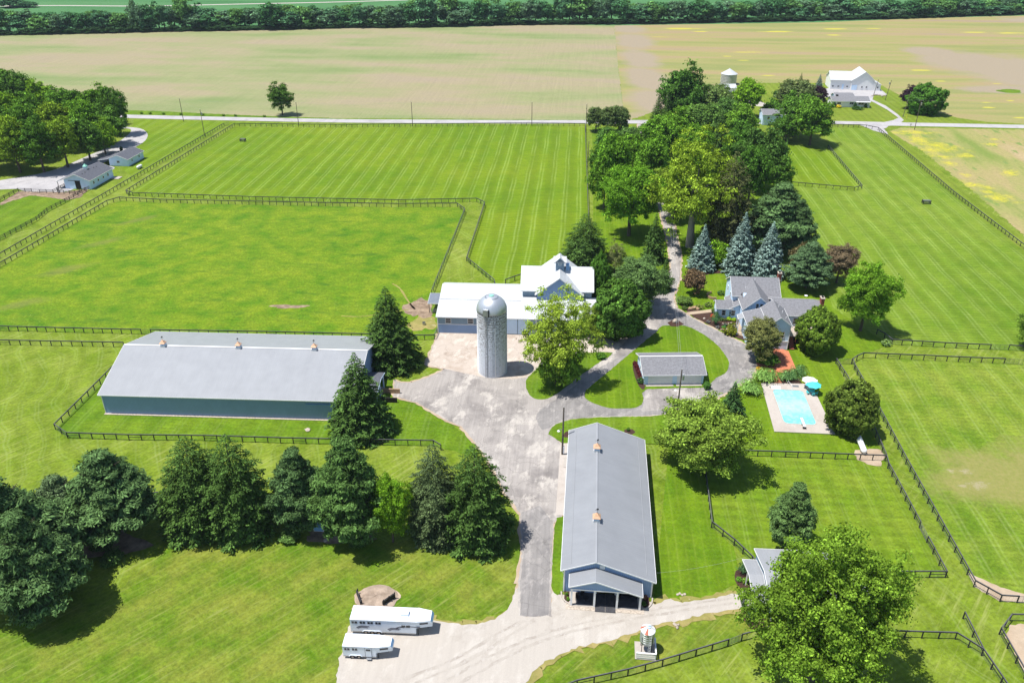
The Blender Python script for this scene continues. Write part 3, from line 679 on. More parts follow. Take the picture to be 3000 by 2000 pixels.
TRK = paving_mat('compacted_gravel', (0.32, 0.285, 0.25), (0.39, 0.355, 0.315), (0.43, 0.395, 0.36), 0.5, crack=False)
ribbon('wheel_track', [(1180, 1990), (1330, 1930), (1450, 1860), (1540, 1815)], 0.55, 0.016, TRK, 'faint wheel track across the gravel yard, left', jit=0.15)
ribbon('wheel_track', [(1215, 2000), (1362, 1938), (1480, 1868), (1568, 1815)], 0.55, 0.017, TRK, 'faint wheel track across the gravel yard, second', jit=0.15)
ribbon('wheel_track', [(1330, 2010), (1470, 1930), (1600, 1872), (1760, 1830), (1980, 1790), (2150, 1765)], 0.5, 0.018, TRK, 'faint wheel track along the gravel path', jit=0.15)
ribbon('wheel_track', [(1310, 1990), (1450, 1915), (1590, 1855), (1750, 1815), (1970, 1775), (2150, 1750)], 0.5, 0.019, TRK, 'second faint wheel track along the gravel path', jit=0.15)
# ------------------------------------------------------------------ fences
POST = MB().box(-.075, .075, -.075, .075, -.05, 1.42).mesh('post', M['fence'])
RAIL = MB().box(0, 1, -.025, .025, 1.16, 1.36).mesh('rail', M['fence'])
CAPR = MB().box(0, 1, -.07, .07, 1.36, 1.41).mesh('cap_rail', M['fence_top'])
BOARD = MB().box(0, 1, -.03, .03, -.07, .07).mesh('board', M['fence'])
BRACE = MB().box(0, 1, -.03, .03, 0.62, 0.70).mesh('brace', M['fence'])

def fence(label, px, kind='mesh', group='black paddock fences', spacing=2.46, world_pts=None):
    P_ = world_pts or [G(*p) for p in px]
    root = thing('paddock_fence', label, 'fence', P_[0], 0, group)
    o = P_[0]
    wires = MB()
    first = True
    for i in range(len(P_) - 1):
        a, b = P_[i] - o, P_[i+1] - o
        d = b - a
        L = d.length
        ang = math.atan2(d.y, d.x)
        n = max(1, round(L / spacing))
        for k in range(n + (1 if i == len(P_) - 2 else 0)):
            p = a.lerp(b, k / n)
            obj('post', POST, root, (p.x, p.y, RND.uniform(-.04, .0)), (RND.uniform(-.015, .015), RND.uniform(-.015, .015), ang))
        for k in range(n):
            p = a.lerp(b, k / n)
            s = (L / n, 1, 1)
            if kind == 'mesh':
                obj('rail', RAIL, root, (p.x, p.y, 0), (0, 0, ang), s)
                obj('cap_rail', CAPR, root, (p.x, p.y, 0), (0, 0, ang), s)
            else:
                for h in (0.45, 0.85, 1.25):
                    obj('board', BOARD, root, (p.x, p.y, h), (0, 0, ang), s)
        if kind == 'mesh':
            u = d.normalized(); nn = Vector((-u.y, u.x, 0)) * 0.05
            for h in (0.06, 0.3, 0.55, 0.8, 1.05):
                wires.bar(a + nn + Vector((0,0,h)), b + nn + Vector((0,0,h)), 0.014)
            if L < 80:
                m = int(L / 0.5)
                for k in range(m):
                    q = a.lerp(b, (k + .5) / m) + nn
                    wires.add([q + Vector((0,0,.05)) - u*.006, q + Vector((0,0,.05)) + u*.006, q + Vector((0,0,1.15)) + u*.006, q + Vector((0,0,1.15)) - u*.006], [(0,1,2,3)])
            # corner braces
            if L > 6:
                obj('brace', BRACE, root, (a.x, a.y, 0), (0, 0, ang), (L / n, 1, 1))
    if wires.v: wires.build('wire_mesh', M['wire'], root)
    return root

def gate(label, p, q, group='grey wire gates', wide=False):
    a, b = G(*p), G(*q)
    d = b - a
    L = d.length
    root = thing('paddock_gate', label, 'gate', a, math.atan2(d.y, d.x), group)
    f = MB()
    for (x0, z0, x1, z1) in ((0.08, .12, L-.08, .12), (0.08, 1.3, L-.08, 1.3), (0.08, .12, .08, 1.3), (L-.08, .12, L-.08, 1.3)):
        f.bar((x0, 0, z0), (x1, 0, z1), 0.05)
    f.build('gate_frame', M['wire'], root)
    for k in range(1, 6):
        MB().bar((0.1, 0, .12 + 1.18*k/6), (L-.1, 0, .12 + 1.18*k/6), 0.025).build('bar', M['wire'], root)
    for k in range(1, 4):
        MB().bar((L*k/4, 0.02, .12), (L*k/4, 0.02, 1.3), 0.03).build('upright', M['wire'], root)
    return root

fence('long outer fence of the left lane, from the road corner down to the left edge', [(657, 369), (312, 573), (0, 755), (-90, 808)])
fence('inner lane fence and front edge of the big striped paddock, ending behind the white barn', [(687, 370), (371, 567), (390, 574), (750, 586.5), (1168, 595.5), (1397, 591), (1420, 602), (1367, 764.5), (1448, 831), (1450, 840)])
fence('fence round the top of the middle pasture, from the left edge to the barn shelter', [(-90, 838), (0, 783), (315, 598), (352, 587.5), (470, 594), (750, 599.7), (954, 604), (1168, 606.7), (1340, 605.5), (1362, 621), (1265, 862)])
fence('fence behind the riding arena, left of the mesh gate', [(-90, 966), (0, 968), (357, 977), (415, 978)])
gate('mesh gate in the fence behind the riding arena', (415, 978), (443, 978.5))
fence('fence behind the riding arena, right of the mesh gate up to the white barn', [(443, 978.5), (783, 984), (1030, 990), (1244, 995), (1273, 994), (1281, 976)])
fence('short double lane fence ending at the left gable of the arena', [(-90, 1007), (0, 1009), (364, 1016)])
fence('fence curving round the front of the riding arena', [(345, 1075), (163, 1257), (199, 1282), (379, 1288), (600, 1290), (860, 1298), (1121, 1303), (1270, 1305), (1292, 1318)])
fence('straight fence along the country road, left of the tree belt', [(687, 370), (1000, 373), (1527, 368), (1714, 370)])
fence('fence running straight away beside the utility poles', [(1714, 370), (1723, 622), (1727, 740), (1733, 860)])
gate('gate at the road end of the left lane', (657, 369), (672, 366))
fence('fence along the road turning down the right side of the long pasture', [(2424, 372), (2515, 373.5), (2537, 375), (2572, 382), (2792, 570), (3000, 729.5), (3080, 792)])
fence('fence round two sides of the small paddock right of the tree belt', [(2425, 434), (2524, 552), (2502, 559), (2298, 541)])
fence('fence along the foot of the long pasture, left of its gate', [(2568, 978), (2590, 990), (2612, 1008), (2700, 1013), (2800, 1019), (2900, 1023)])
gate('wide mesh gate at the foot of the long pasture', (2900, 1023), (2954, 1024))
fence('short fence end at the right edge beside the wide mesh gate', [(2954, 1024), (3000, 1028), (3090, 1034)])
gate('mesh gate across the top of the pasture lane behind the pool', (2448, 1066), (2494, 1066))
fence('fence along the top of the lower right pasture', [(2494, 1066), (2509, 1055), (2528, 1047), (2600, 1050), (2705, 1054), (2807, 1059), (2941, 1064)])
gate('mesh gate at the right edge of the lower right pasture', (2941, 1064), (2996, 1068))
fence('left fence of the pasture lane, passing the pool and the gas tank', [(2448, 1064), (2483, 1120), (2547, 1238), (2593, 1346), (2600, 1371), (2693, 1545)])
gate('blue grey gate in the left fence of the pasture lane', (2693, 1545), (2715, 1588), )
fence('lower left fence of the pasture lane turning to the small barn', [(2715, 1588), (2769, 1690), (2583, 1690), (2545, 1689)])
fence('right fence of the pasture lane curving at its foot', [(2496, 1063), (2502, 1082), (2577, 1214), (2653, 1358), (2745, 1524), (2852, 1717), (2929, 1760), (2979, 1763)])
gate('mesh gate at the right edge below the sandy track', (2979, 1763), (3040, 1767))
fence('fence between the garden and the near paddock, in front of the gas tank', [(2138, 1333), (2300, 1338), (2592, 1349)])
fence('fence from the honey locust down to the small barn', [(2066, 1395), (2084, 1544), (2150, 1596), (2202, 1646), (2212, 1660)])
fence('fence right of the big maple joining the corner of the lane', [(2545, 1861), (2600, 1864), (2700, 1867), (2798, 1870), (2875, 1918)])
fence('free standing fence line at the lower right, leading to the bottom edge', [(2821, 1810), (2848, 1864), (2875, 1918), (2931, 2000), (2990, 2090)])
fence('fence round the sandy paddock in the lower right corner', [(3090, 1818), (2958, 1816), (2927, 1856), (3000, 1985), (3060, 2095)])
fence('diagonal fence in the bottom foreground below the feed bin', [(1560, 2060), (1690, 2010), (1839, 1977), (1940, 1949), (2038, 1919), (2132, 1890)])
gate('grey tube gate in the diagonal foreground fence', (2132, 1890), (2172, 1875))
fence('short fence from the grey tube gate to the small barn', [(2172, 1875), (2223, 1861), (2250, 1852)])
fence('short fence behind the low white barn', [(1481, 831), (1508, 821), (1530, 814)])
fence('short stretch of fence glimpsed between the foreground pines', [(430, 1460), (480, 1457), (545, 1460)])
fence('board fence left of the neighbour gate, leading to the left edge', [(-60, 620), (0, 590), (55, 561.5), (94, 563)], 'board', 'board fences of the left neighbour')
gate('pale gate between the two board fences of the neighbour', (94, 563), (117, 565), 'pale gates')
fence('board fence right of the neighbour gate, ending at the blue barn', [(117, 565), (157, 566), (190, 548)], 'board', 'board fences of the left neighbour')
fence('small board pen in front of the sliding door of the blue barn', [(172, 556), (171, 566.5), (221, 569), (250, 560)], 'board', 'board fences of the left neighbour')
fence('long board fence from the blue barn down to the left edge', [(265, 554), (139, 620), (108, 646), (0, 704), (-90, 752)], 'board', 'board fences of the left neighbour')
fence('short dark fence hurdle beside the paddock corner at left', [(371, 567), (377, 574)])

# ------------------------------------------------------------------ building kit
def zon(prof, c):
    for (a, za), (b, zb) in zip(prof, prof[1:]):
        if a <= c <= b: return za + (zb - za) * (c - a) / (b - a)
    return prof[0][1] if c < prof[0][0] else prof[-1][1]

def block(root, axis, a0, a1, prof, wall, roof, over=0.35, ends=0.35, t=0.14, base=0.0, trim=True, wname='wall', rname='roof', cap=None, lo=None, hi=None, fascia=None):
    """one volume: profile runs across, extruded along 'u' or 'v'; prof gives the roof's upper line eave to eave"""
    c0 = prof[0][0] + over if lo is None else lo
    c1 = prof[-1][0] - over if hi is None else hi
    inner = [(c0, zon(prof, c0) - t - .01)] + [(c, z - t - .01) for c, z in prof[1:-1] if c0 < c < c1] + [(c1, zon(prof, c1) - t - .01)]
    w = None
    if wall is not None:
        w = MB().prism([(c0, base)] + inner + [(c1, base)], axis, a0 + ends, a1 - ends).build(wname, wall, root)
    r = MB().prism(list(prof) + [(c, z - t) for c, z in reversed(prof)], axis, a0, a1).build(rname, roof, root)
    f = (lambda c, z, tt: (tt, c, z)) if axis == 'u' else (lambda c, z, tt: (c, tt, z))
    if trim:
        fm = fascia or M['white']
        for (c, z) in (prof[0], prof[-1]):
            s = -0.03 if c == prof[0][0] else 0.03
            MB().bar(f(c + s, z - t/2 - .04, a0 - .02), f(c + s, z - t/2 - .04, a1 + .02), 0.06 if axis == 'v' else 0.06, 0.2).build('gutter', fm, root)
        for tt, sgn in ((a0, -1), (a1, 1)):
            for (c, z), (d, y) in zip(prof, prof[1:]):
                MB().bar(f(c, z - t/2 - .03, tt + sgn*.025), f(d, y - t/2 - .03, tt + sgn*.025), 0.05, 0.2).build('rake_trim', fm, root)
    if cap is not None:
        pk = max(prof, key=lambda q: q[1])
        MB().bar(f(pk[0], pk[1] + .02, a0), f(pk[0], pk[1] + .02, a1), 0.34, 0.07).build('ridge_cap', cap, root)
    return w, r

def window(root, side, pos, w, h, kind='window', pane=None, frame_m=None, mull=True):
    """pos=(u,v,z centre) on a wall facing side"""
    n = {'-v': (0, -1), '+v': (0, 1), '-u': (-1, 0), '+u': (1, 0)}[side]
    tx = (1, 0) if n[0] == 0 else (0, 1)
    def bx(mb, x0, x1, z0, z1, d0, d1):
        xs = [pos[0] + tx[0]*x0 + n[0]*d0, pos[0] + tx[0]*x1 + n[0]*d1]
        ys = [pos[1] + tx[1]*x0 + n[1]*d0, pos[1] + tx[1]*x1 + n[1]*d1]
        return mb.box(min(xs), max(xs), min(ys), max(ys), pos[2]+z0, pos[2]+z1)
    g = bx(MB(), -w/2, w/2, -h/2, h/2, 0.0, 0.04).build(kind, pane or M['glass'], root)
    fr = MB()
    b = 0.09
    bx(fr, -w/2-b, w/2+b, h/2, h/2+b, 0, 0.07); bx(fr, -w/2-b, w/2+b, -h/2-b, -h/2, 0, 0.09)
    bx(fr, -w/2-b, -w/2, -h/2, h/2, 0, 0.07); bx(fr, w/2, w/2+b, -h/2, h/2, 0, 0.07)
    if mull:
        if w > h: bx(fr, -.03, .03, -h/2, h/2, .04, 0.06)
        else: bx(fr, -w/2, w/2, -.03, .03, .04, 0.06)
    fr.build('frame', frame_m or M['white'], g)
    return g

def at_building(name, label, cat, bx, by, phi, group=None):
    p = G(bx, by)
    return thing(name, label, cat, (p.x, p.y, 0), -math.radians(phi), group)

def cupola(label, root_parent, u, v, zr, slope, s=1.25, roofm='copper', group='copper roofed cupolas', vane=True, slopes=None):
    """fixed to its building: a part group is one child with sub-parts"""
    h = s * 0.62
    zb = zr - slope * s / 2 - .05
    c = MB().box(u - s*.5, u + s*.5, v - s*.5, v + s*.5, zb, zr + s*.22).build('cupola', M['white'], root_parent)
    MB().box(u - s*.40, u + s*.40, v - s*.40, v + s*.40, zr + s*.22, zr + s*.62).build('louvre_box', M['lap'], c)
    r = MB()
    prof = [(s*.62, zr + s*.60), (s*.60, zr + s*.66), (s*.40, zr + s*.86), (s*.22, zr + s*1.10), (s*.04, zr + s*1.32)]
    r.lathe([(a*1.30, z) for a, z in prof], 4, (u, v, 0), math.pi/4, math.pi/4 + 2*math.pi)
    r.build('cupola_roof', M[roofm], c)
    if vane:
        w = MB().tube((u, v, zr + s*1.3), (u, v, zr + s*2.0), .03, n=6).bar((u-.35, v, zr + s*1.75), (u+.35, v, zr + s*1.75), .03, .03)
        w.add([(u-.1, v, zr+s*1.85), (u+.22, v, zr+s*1.85), (u+.30, v, zr+s*2.05), (u+.1, v, zr+s*2.12), (u-.14, v, zr+s*2.0)], [(0,1,2,3,4)])
        w.build('weather_vane', M['black'], c)
    return c

# ---- riding arena
A = at_building('riding_arena', 'long slate blue steel riding arena with grey ribbed roof, left of the silo', 'barn', 312, 1210, 2.8)
aprof = [(-.35, 4.75), (13.6, 8.9), (27.5, 4.75)]
block(A, 'u', -.6, 53.2, aprof, M['blue_wall'], M['steel_roof'], over=.4, ends=.5, cap=M['white'])
MB().box(-.12, 52.7, .02, .05, 4.1, 4.3).build('wall_trim', M['blue_wall'], A)
for u in (-.1, 52.7):
    MB().box(u-.06, u+.06, -.02, .16, 0, 4.4).build('corner_post', M['white'], A)
    MB().box(u-.06, u+.06, 27.0, 27.18, 0, 4.4).build('corner_post', M['white'], A)
MB().box(42.7, 52.2, -.12, .0, 3.5, 3.66).build('door_track', M['rv_blue'], A)
MB().box(46.2, 50.8, -.06, .03, .1, 3.5).build('sliding_door', M['blue_wall'], A)
MB().box(-.3, 52.9, -.5, .05, 0, .06).build('gravel_strip', M['stone'], A)
for u in (8.2, 24.9, 41.6):
    cupola('', A, u, 13.6, 8.9, .3, 1.1)
MB().tube((-.05, .3, .1), (-.05, .0, 4.4), .06, n=6).build('downpipe', M['white'], A)
# entrance porch on the right gable
block(A, 'u', 52.9, 56.6, [(5.2, 3.6), (9.2, 4.5), (13.4, 3.6)], None, M['shingle_dark'], t=.2, fascia=M['lap'])
for v in (5.6, 9.2, 13.0):
    MB().box(56.1, 56.35, v-.12, v+.12, 0, zon([(5.2, 3.4), (9.2, 4.3), (13.4, 3.4)], v)).build('porch_post', M['lap'], A)
MB().box(52.72, 52.80, 7.6, 11.0, 0, 3.2).build('door', M['dark'], A)  # dark box painted in for the shaded doorway
MB().prism([(5.8, 3.4), (9.2, 4.2), (12.8, 3.4)], 'u', 56.2, 56.3).build('porch_gable', M['lap'], A)
MB().box(56.4, 60.2, 10.6, 10.9, 0, 1.1).build('ramp_wall', M['tan_wood'], A)
MB().box(56.4, 60.2, 7.0, 7.3, 0, 1.1).build('ramp_wall', M['dark'], A)
MB().box(53.0, 56.5, 5.6, 13.0, 0, .12).build('porch_floor', M['concrete'], A)

# ---- long stable
S = at_building('stable', 'long blue grey stable with two copper cupolas and an open front porch', 'barn', 1652, 1731, 5.4)
block(S, 'v', -.35, 37.0, [(-.6, 4.72), (4.7, 6.85), (14.0, 3.45)], None, M['steel_roof_v'], cap=M['steel_roof'])
sp = [(-.6, 4.72), (4.7, 6.85), (14.0, 3.45)]
def splan(c): return zon(sp, c) - .16
# walls: sides, back and front with a doorway
MB().box(0, .12, 0, 36.7, 0, splan(.06)).build('wall', M['blue_wall_v'], S)
MB().box(13.3, 13.42, 0, 36.7, 0, splan(13.4)).build('wall', M['blue_wall_v'], S)
MB().prism([(.12, 0), (.12, splan(.12)), (4.7, splan(4.7)), (13.3, splan(13.3)), (13.3, 0)], 'v', 36.55, 36.7).build('wall', M['blue_wall'], S)
MB().prism([(.12, 0), (.12, splan(.12)), (4.7, splan(4.7)), (5.0, splan(5.0)), (5.0, 0)], 'v', 0, .14).build('wall', M['blue_wall'], S)
MB().prism([(5.0, 3.1), (5.0, splan(5.0)), (8.0, splan(8.0)), (8.0, 3.1)], 'v', 0, .14).build('wall', M['blue_wall'], S)
MB().prism([(8.0, 0), (8.0, splan(8.0)), (13.3, splan(13.3)), (13.3, 0)], 'v', 0, .14).build('wall', M['blue_wall'], S)
MB().box(.12, 13.3, .2, 36.5, 0, .03).build('aisle_floor', M['dark'], S)
MB().box(.12, 13.3, 6.0, 6.1, 0, 3.4).build('inner_wall', M['dark'], S)  # dark colour stands in for the unlit stable interior
for u in (5.0, 8.0): MB().box(u-.12, u+.12, -.08, .0, 0, 3.2).build('door_jamb', M['white'], S)
for u in (-.02, 13.44): MB().box(u-.08, u+.08, -.06, .12, 0, splan(min(max(u, .1), 13.4))-.1).build('corner_trim', M['white'], S)
for u in (-.1, 13.54):
    MB().tube((u-.3 if u < 0 else u+.3, -.3, splan(0)-.1 if u < 0 else 3.3), (u, .05, 3.6 if u < 0 else 2.9), .05, n=6).tube((u, .05, 3.6 if u < 0 else 2.9), (u, .05, 0), .05, n=6).build('downpipe', M['white'], S)
for u in (0.5, 12.6): MB().box(u-.03+.4*(u < 5), u+.03+.4*(u < 5), 0.5, 36.4, zon(sp, u+.4*(u < 5))+.01, zon(sp, u+.4*(u < 5))+.07).build('snow_guard', M['steel_roof'], S)
window(S, '-v', (5.7, 0, 5.55), .62, .5, 'vent', pane=M['white'])
for v in (28.2, 9.2): cupola('', S, 4.7, v, 6.85, .38, 1.15)
for v in range(3, 36, 4):
    window(S, '-u', (0, v, 2.2), .9, .9)
    window(S, '+u', (13.42, v, 2.0), .9, .9)
# porch
pp = [(.75, 4.1), (4.75, 5.5), (11.9, 3.05)]
block(S, 'v', -3.05, -.02, pp, None, M['steel_roof_v'], t=.16)
MB().prism([(1.1, 3.62), (1.1, 3.95), (4.75, 5.28), (9.6, 3.66), (9.6, 3.62)], 'v', -2.85, -2.75).build('porch_gable', M['blue_wall'], S)
MB().box(1.0, 10.0, -2.95, -2.68, 3.42, 3.62).build('beam', M['white'], S)
MB().bar((9.8, -2.8, 3.5), (11.75, -2.8, 2.88), .24, .2).build('beam', M['white'], S)
for u in (1.2, 4.7, 8.13, 11.6):
    MB().box(u-.15, u+.15, -2.85, -2.55, 0, min(3.45, zon(pp, u)-.35)).build('porch_post', M['white'], S)
MB().box(.9, 4.75, -2.9, .0, .0, .1).box(8.05, 11.8, -2.9, .0, .0, .1).build('porch_kerb', M['concrete'], S)
MB().box(1.9, 4.5, -2.5, -.05, .1, .13).box(8.3, 11.4, -2.5, -.05, .1, .13).build('rubber_mat', M['rubber'], S)
MB().box(4.85, 6.39, -3.75, .0, .06, .09).build('rubber_mat', M['rubber'], S)
MB().box(6.43, 7.97, -3.75, .0, .06, .09).build('rubber_mat', M['rubber'], S)
MB().box(.4, 12.3, -3.6, .0, 0.0, .05).build('apron', M['stone'], S)
for u0, sgn in ((-.1, 1), (13.4, -1)):
    k = MB()
    for i in range(7):
        t0, t1 = math.pi/2*i/7, math.pi/2*(i+1)/7
        f = lambda t: (u0 + sgn*1.4 - sgn*1.7*math.cos(t), -.2 - 2.4*math.sin(t), .09)
        k.bar(f(t0), f(t1), .22, .18)
    k.build('bed_kerb', M['concrete'], S)
    MB().box(min(u0+sgn*.2, u0+sgn*1.2), max(u0+sgn*.2, u0+sgn*1.2), -2.2, -.02, .0, .06).build('planting_bed', M['mulch'], S)
MB().box(-1.35, -.15, 31.5, 34.5, 0.03, .1).build('slab', M['concrete'], S)

# ---- white barn with low wing
W = at_building('white_barn', 'blue grey barn with white steel roofs, cross gables and small roof turret behind the silo', 'barn', 1284, 974, 3.0)
lp = [(-.35, 4.6), (7.2, 5.75), (13.6, 7.0), (17.5, 5.6)]
block(W, 'u', -.35, 36.0, lp, M['grey_wall'], M['white_roof'], over=.35, ends=.35)
MB().box(-.35, 20.2, 7.15, 7.25, 5.76, 5.80).build('roof_seam', M['galv'], W)
MB().box(0.05, 13.2, -.06, .0, 2.35, 2.5).build('wall_rail', M['white'], W)
MB().box(0.1, 13.2, -.03, .0, 0, 2.35).build('lower_siding', M['blue_wall'], W)
for u in (2.6, 8.1): window(W, '-v', (u, 0, 3.4), 1.25, 1.25)
for u in (-.02, 24.2): MB().box(u-.1, u+.1, -.08, .12, 0, 4.45).build('corner_trim', M['white'], W)
for u in (13.4, 16.6, 19.8): MB().box(u, u+3.0, -.08, .0, .25, 4.2).build('sliding_door', M['lap'], W)
tp = [(8.7, 7.9), (15.0, 12.0), (21.3, 7.9)]
block(W, 'u', 20.0, 38.4, tp, M['grey_wall'], M['white_roof'], over=.55, ends=.5)
gp = [(23.7, 7.35), (29.75, 12.05), (35.8, 7.35)]
block(W, 'v', 7.5, 14.95, gp, M['blue_wall'], M['white_roof'], over=.5, ends=.4)
block(W, 'v', 15.05, 23.4, gp, M['blue_wall'], M['white_roof'], over=.5, ends=.4)
block(W, 'u', 36.1, 41.5, [(2.2, 4.6), (9.4, 6.0)], None, M['white_roof'])
for u in (36.5, 41.2): MB().box(u-.12, u+.12, 2.5, 2.74, 0, 4.4).build('post', M['white'], W)
MB().box(36.1, 41.3, 8.9, 9.0, 0, 5.7).build('wall', M['grey_wall'], W)
MB().box(36.1, 36.22, 2.6, 9.0, 0, 4.4).build('wall', M['dark'], W)  # coloured near-black for the shade beneath the lean-to roof
# turret
tz = 10.6
MB().box(28.7, 30.8, 13.4, 15.6, tz, 14.0).build('turret', M['grey_wall'], W)
block(W, 'v', 12.9, 16.1, [(28.3, 13.75), (29.75, 15.2), (31.2, 13.75)], M['grey_wall'], M['white_roof'], over=.4, ends=.45, base=13.0, trim=False, rname='turret_roof', wname='turret_gable')
block(W, 'u', 28.1, 31.4, [(13.0, 13.85), (14.5, 15.0), (16.0, 13.85)], None, M['white_roof'], trim=False, rname='turret_roof')
window(W, '-v', (29.75, 13.4, 13.3), .55, .6, pane=M['lap'])
MB().box(31.3, 32.2, 14.0, 15.2, 10.4, 12.9).build('chimney', M['rv_blue'], W)
# shelter at the left end
block(W, 'u', -4.0, -.4, [(10.6, 2.8), (15.7, 3.3)], None, M['galv'])
for v in (10.8, 15.5): MB().box(-3.8, -3.65, v-.08, v+.08, 0, 2.75).build('shelter_post', M['pole'], W)
for k in range(5): MB().bar((-3.6, 10.8, .3+.25*k), (-.5, 10.2, .3+.25*k), .05).build('hurdle_bar', M['galv'], W)

# ---- silo
M['hoop'] = plain('whitewashed_hoop', (0.58, 0.60, 0.64), 0.6, 0.2, 2)
sc_ = G(1443, 1085)
SI = thing('silo', 'tall weathered white concrete stave silo with shiny domed cap', 'silo', (sc_.x, sc_.y, 0))
R_ = 3.3
m, nt, b = new_mat('whitewashed_staves')
v = coords(nt)
xyz = sepxyz(nt, v)
ang = math_n(nt, 'ARCTAN2', xyz[1], xyz[0])
cmb = nt.nodes.new('ShaderNodeCombineXYZ')
lnk(nt, math_n(nt, 'MULTIPLY', ang, R_), cmb.inputs[0]); lnk(nt, xyz[2], cmb.inputs[1])
br = nt.nodes.new('ShaderNodeTexBrick')
lnk(nt, cmb.outputs[0], br.inputs['Vector'])
br.inputs['Scale'].default_value = 1.0; br.inputs['Brick Width'].default_value = 0.27; br.inputs['Row Height'].default_value = 0.76
br.inputs['Mortar Size'].default_value = 0.02; br.inputs['Color1'].default_value = (.52, .53, .55, 1); br.inputs['Color2'].default_value = (.34, .33, .33, 1); br.inputs['Mortar'].default_value = (.18, .16, .15, 1)
st = nt.nodes.new('ShaderNodeMapping'); st.inputs['Scale'].default_value = (1.6, 0.9, 1); lnk(nt, cmb.outputs[0], st.inputs[0])
wear = noise(nt, st.outputs[0], 1.6, 6, 0.8)
hz = math_n(nt, 'MULTIPLY', xyz[2], 0.0115)
wearh = math_n(nt, 'ADD', wear, hz)
c = mixc(nt, ramp(nt, wearh, [(0.56, 0.0), (0.68, 1.0)]), (0.74, 0.76, 0.80), br.outputs[0])
c = mixc(nt, ramp(nt, math_n(nt, 'ADD', noise(nt, st.outputs[0], 3.2, 5, 0.8), hz), [(0.64, 0.0), (0.72, 0.9)]), c, (0.14, 0.11, 0.09))
lnk(nt, c, b.inputs['Base Color']); b.inputs['Roughness'].default_value = 0.85
MB().lathe([(R_, 0), (R_, 15.6)], 64).build('stave_wall', m, SI, smooth=False)
hoop = MB().lathe([(R_+.005, 0), (R_+.055, .0), (R_+.055, .06), (R_+.005, .06)], 40).mesh('hoop', M['hoop'])
z = .5
while z < 15.4:
    obj('hoop', hoop, SI, (0, 0, z)); z += 0.20 + 0.035 * z
dm, nt, b = new_mat('silo_dome_steel')
v = coords(nt); xyz = sepxyz(nt, v)
fr = math_n(nt, 'FRACT', math_n(nt, 'MULTIPLY', math_n(nt, 'ARCTAN2', xyz[1], xyz[0]), 28 / (2*math.pi)))
seam = ramp(nt, math_n(nt, 'ABSOLUTE', math_n(nt, 'SUBTRACT', fr, .5)), [(0.0, 1.0), (.07, 0.0)])
lnk(nt, mixc(nt, math_n(nt, 'MULTIPLY', seam, .35), (0.50, 0.53, 0.57), (0.25, 0.27, 0.3)), b.inputs['Base Color'])
b.inputs['Roughness'].default_value = 0.42; b.inputs['Metallic'].default_value = 0.55
MB().lathe([((R_+.08)*math.cos(t), 15.6 + 3.35*math.sin(t)) for t in [math.pi/2*k/14 for k in range(15)]][:14] + [(.02, 18.95)], 56).build('dome', dm, SI, smooth=True)
MB().lathe([(.55, 18.86), (.5, 19.05), (.02, 19.1)], 20).build('dome_cap', M['verdigris'], SI)
MB().lathe([(1.45, 18.62), (1.5, 18.66), (1.45, 18.70)], 40).build('dome_ring', M['galv'], SI)
hx, hy = R_*math.cos(math.radians(248)), R_*math.sin(math.radians(248))
MB().box(hx-.6, hx+.45, hy-.35, hy+.6, 15.5, 17.0).build('hatch', M['galv'], SI)
MB().box(hx+.55, hx+.75, hy-.35, hy+.3, 15.3, 16.9).build('hatch_door', M['dark'], SI)
ch = MB()
for t in (-.5, .5):
    ch.bar((hx + t*.5, hy-.15, 0), (hx + t*.5, hy-.15, 15.5), .07)
k = .3
while k < 15.4:
    ch.bar((hx-.25, hy-.15, k), (hx+.25, hy-.15, k), .04); k += .4
ch.build('ladder', M['galv'], SI)
ca = math.radians(283)
MB().tube((R_*math.cos(ca), R_*math.sin(ca), 0.2), (R_*math.cos(ca), R_*math.sin(ca), 12.6), .09, n=6).build('pipe', M['white'], SI)

# ---- garage
g_ = at_building('garage', 'low white double garage with grey shingle roof on the lawn island', 'garage', 1887, 1126, -1.2)
block(g_, 'u', -.55, 13.6, [(-.45, 2.62), (4.6, 4.55), (9.6, 2.62)], M['lap'], M['shingle'], over=.45, ends=.5, cap=M['white'])
for u in (.8, 7.2):
    MB().box(u, u+5.4, -.06, .02, .05, 2.2).build('garage_door', M['white'], g_)
    for k in range(1, 4): MB().box(u, u+5.4, -.075, -.06, .05+.53*k, .08+.53*k).build('door_joint', M['galv'], g_)
MB().box(.3, 6.4, -.9, -.05, 0.02, .08).build('threshold', M['concrete'], g_)
MB().box(7.0, 12.7, -.9, -.05, 0.02, .08).build('threshold', M['concrete'], g_)
window(g_, '-u', (-.05, 4.6, 1.5), .9, .9)
MB().box(13.15, 13.75, 2.0, 3.6, .1, 2.1).build('lean_to_cabinet', M['white'], g_)

# ---- house
H = at_building('farmhouse', 'rambling white farmhouse, siding tinted shade blue, with grey shingle gables beside the driveway', 'house', 2307, 1025, 4.5)
SH, LP = M['shingle'], M['lap']
block(H, 'u', -11.0, 1.3, [(17.6, 5.45), (23.0, 8.55), (28.3, 5.45)], LP, SH, over=.4, ends=.3)
block(H, 'v', 10.8, 22.9, [(-9.4, 4.9), (-5.45, 8.5), (-1.5, 5.0)], LP, SH, over=.35, ends=.4)
block(H, 'v', 15.0, 22.0, [(-12.0, 2.95), (-8.3, 4.95)], LP, SH, over=.35, ends=.3, hi=-8.5)
block(H, 'u', -15.1, -10.8, [(14.95, 3.05), (17.2, 4.45), (19.6, 3.05)], LP, SH, over=.35, ends=.3)
block(H, 'v', -.15, 9.4, [(-5.5, 6.45), (-2.75, 8.65), (.15, 6.4)], LP, SH, over=.3, ends=.35)
block(H, 'v', 1.5, 9.2, [(-9.8, 5.2), (-5.55, 6.42)], LP, SH, over=.35, ends=.3, hi=-5.3)
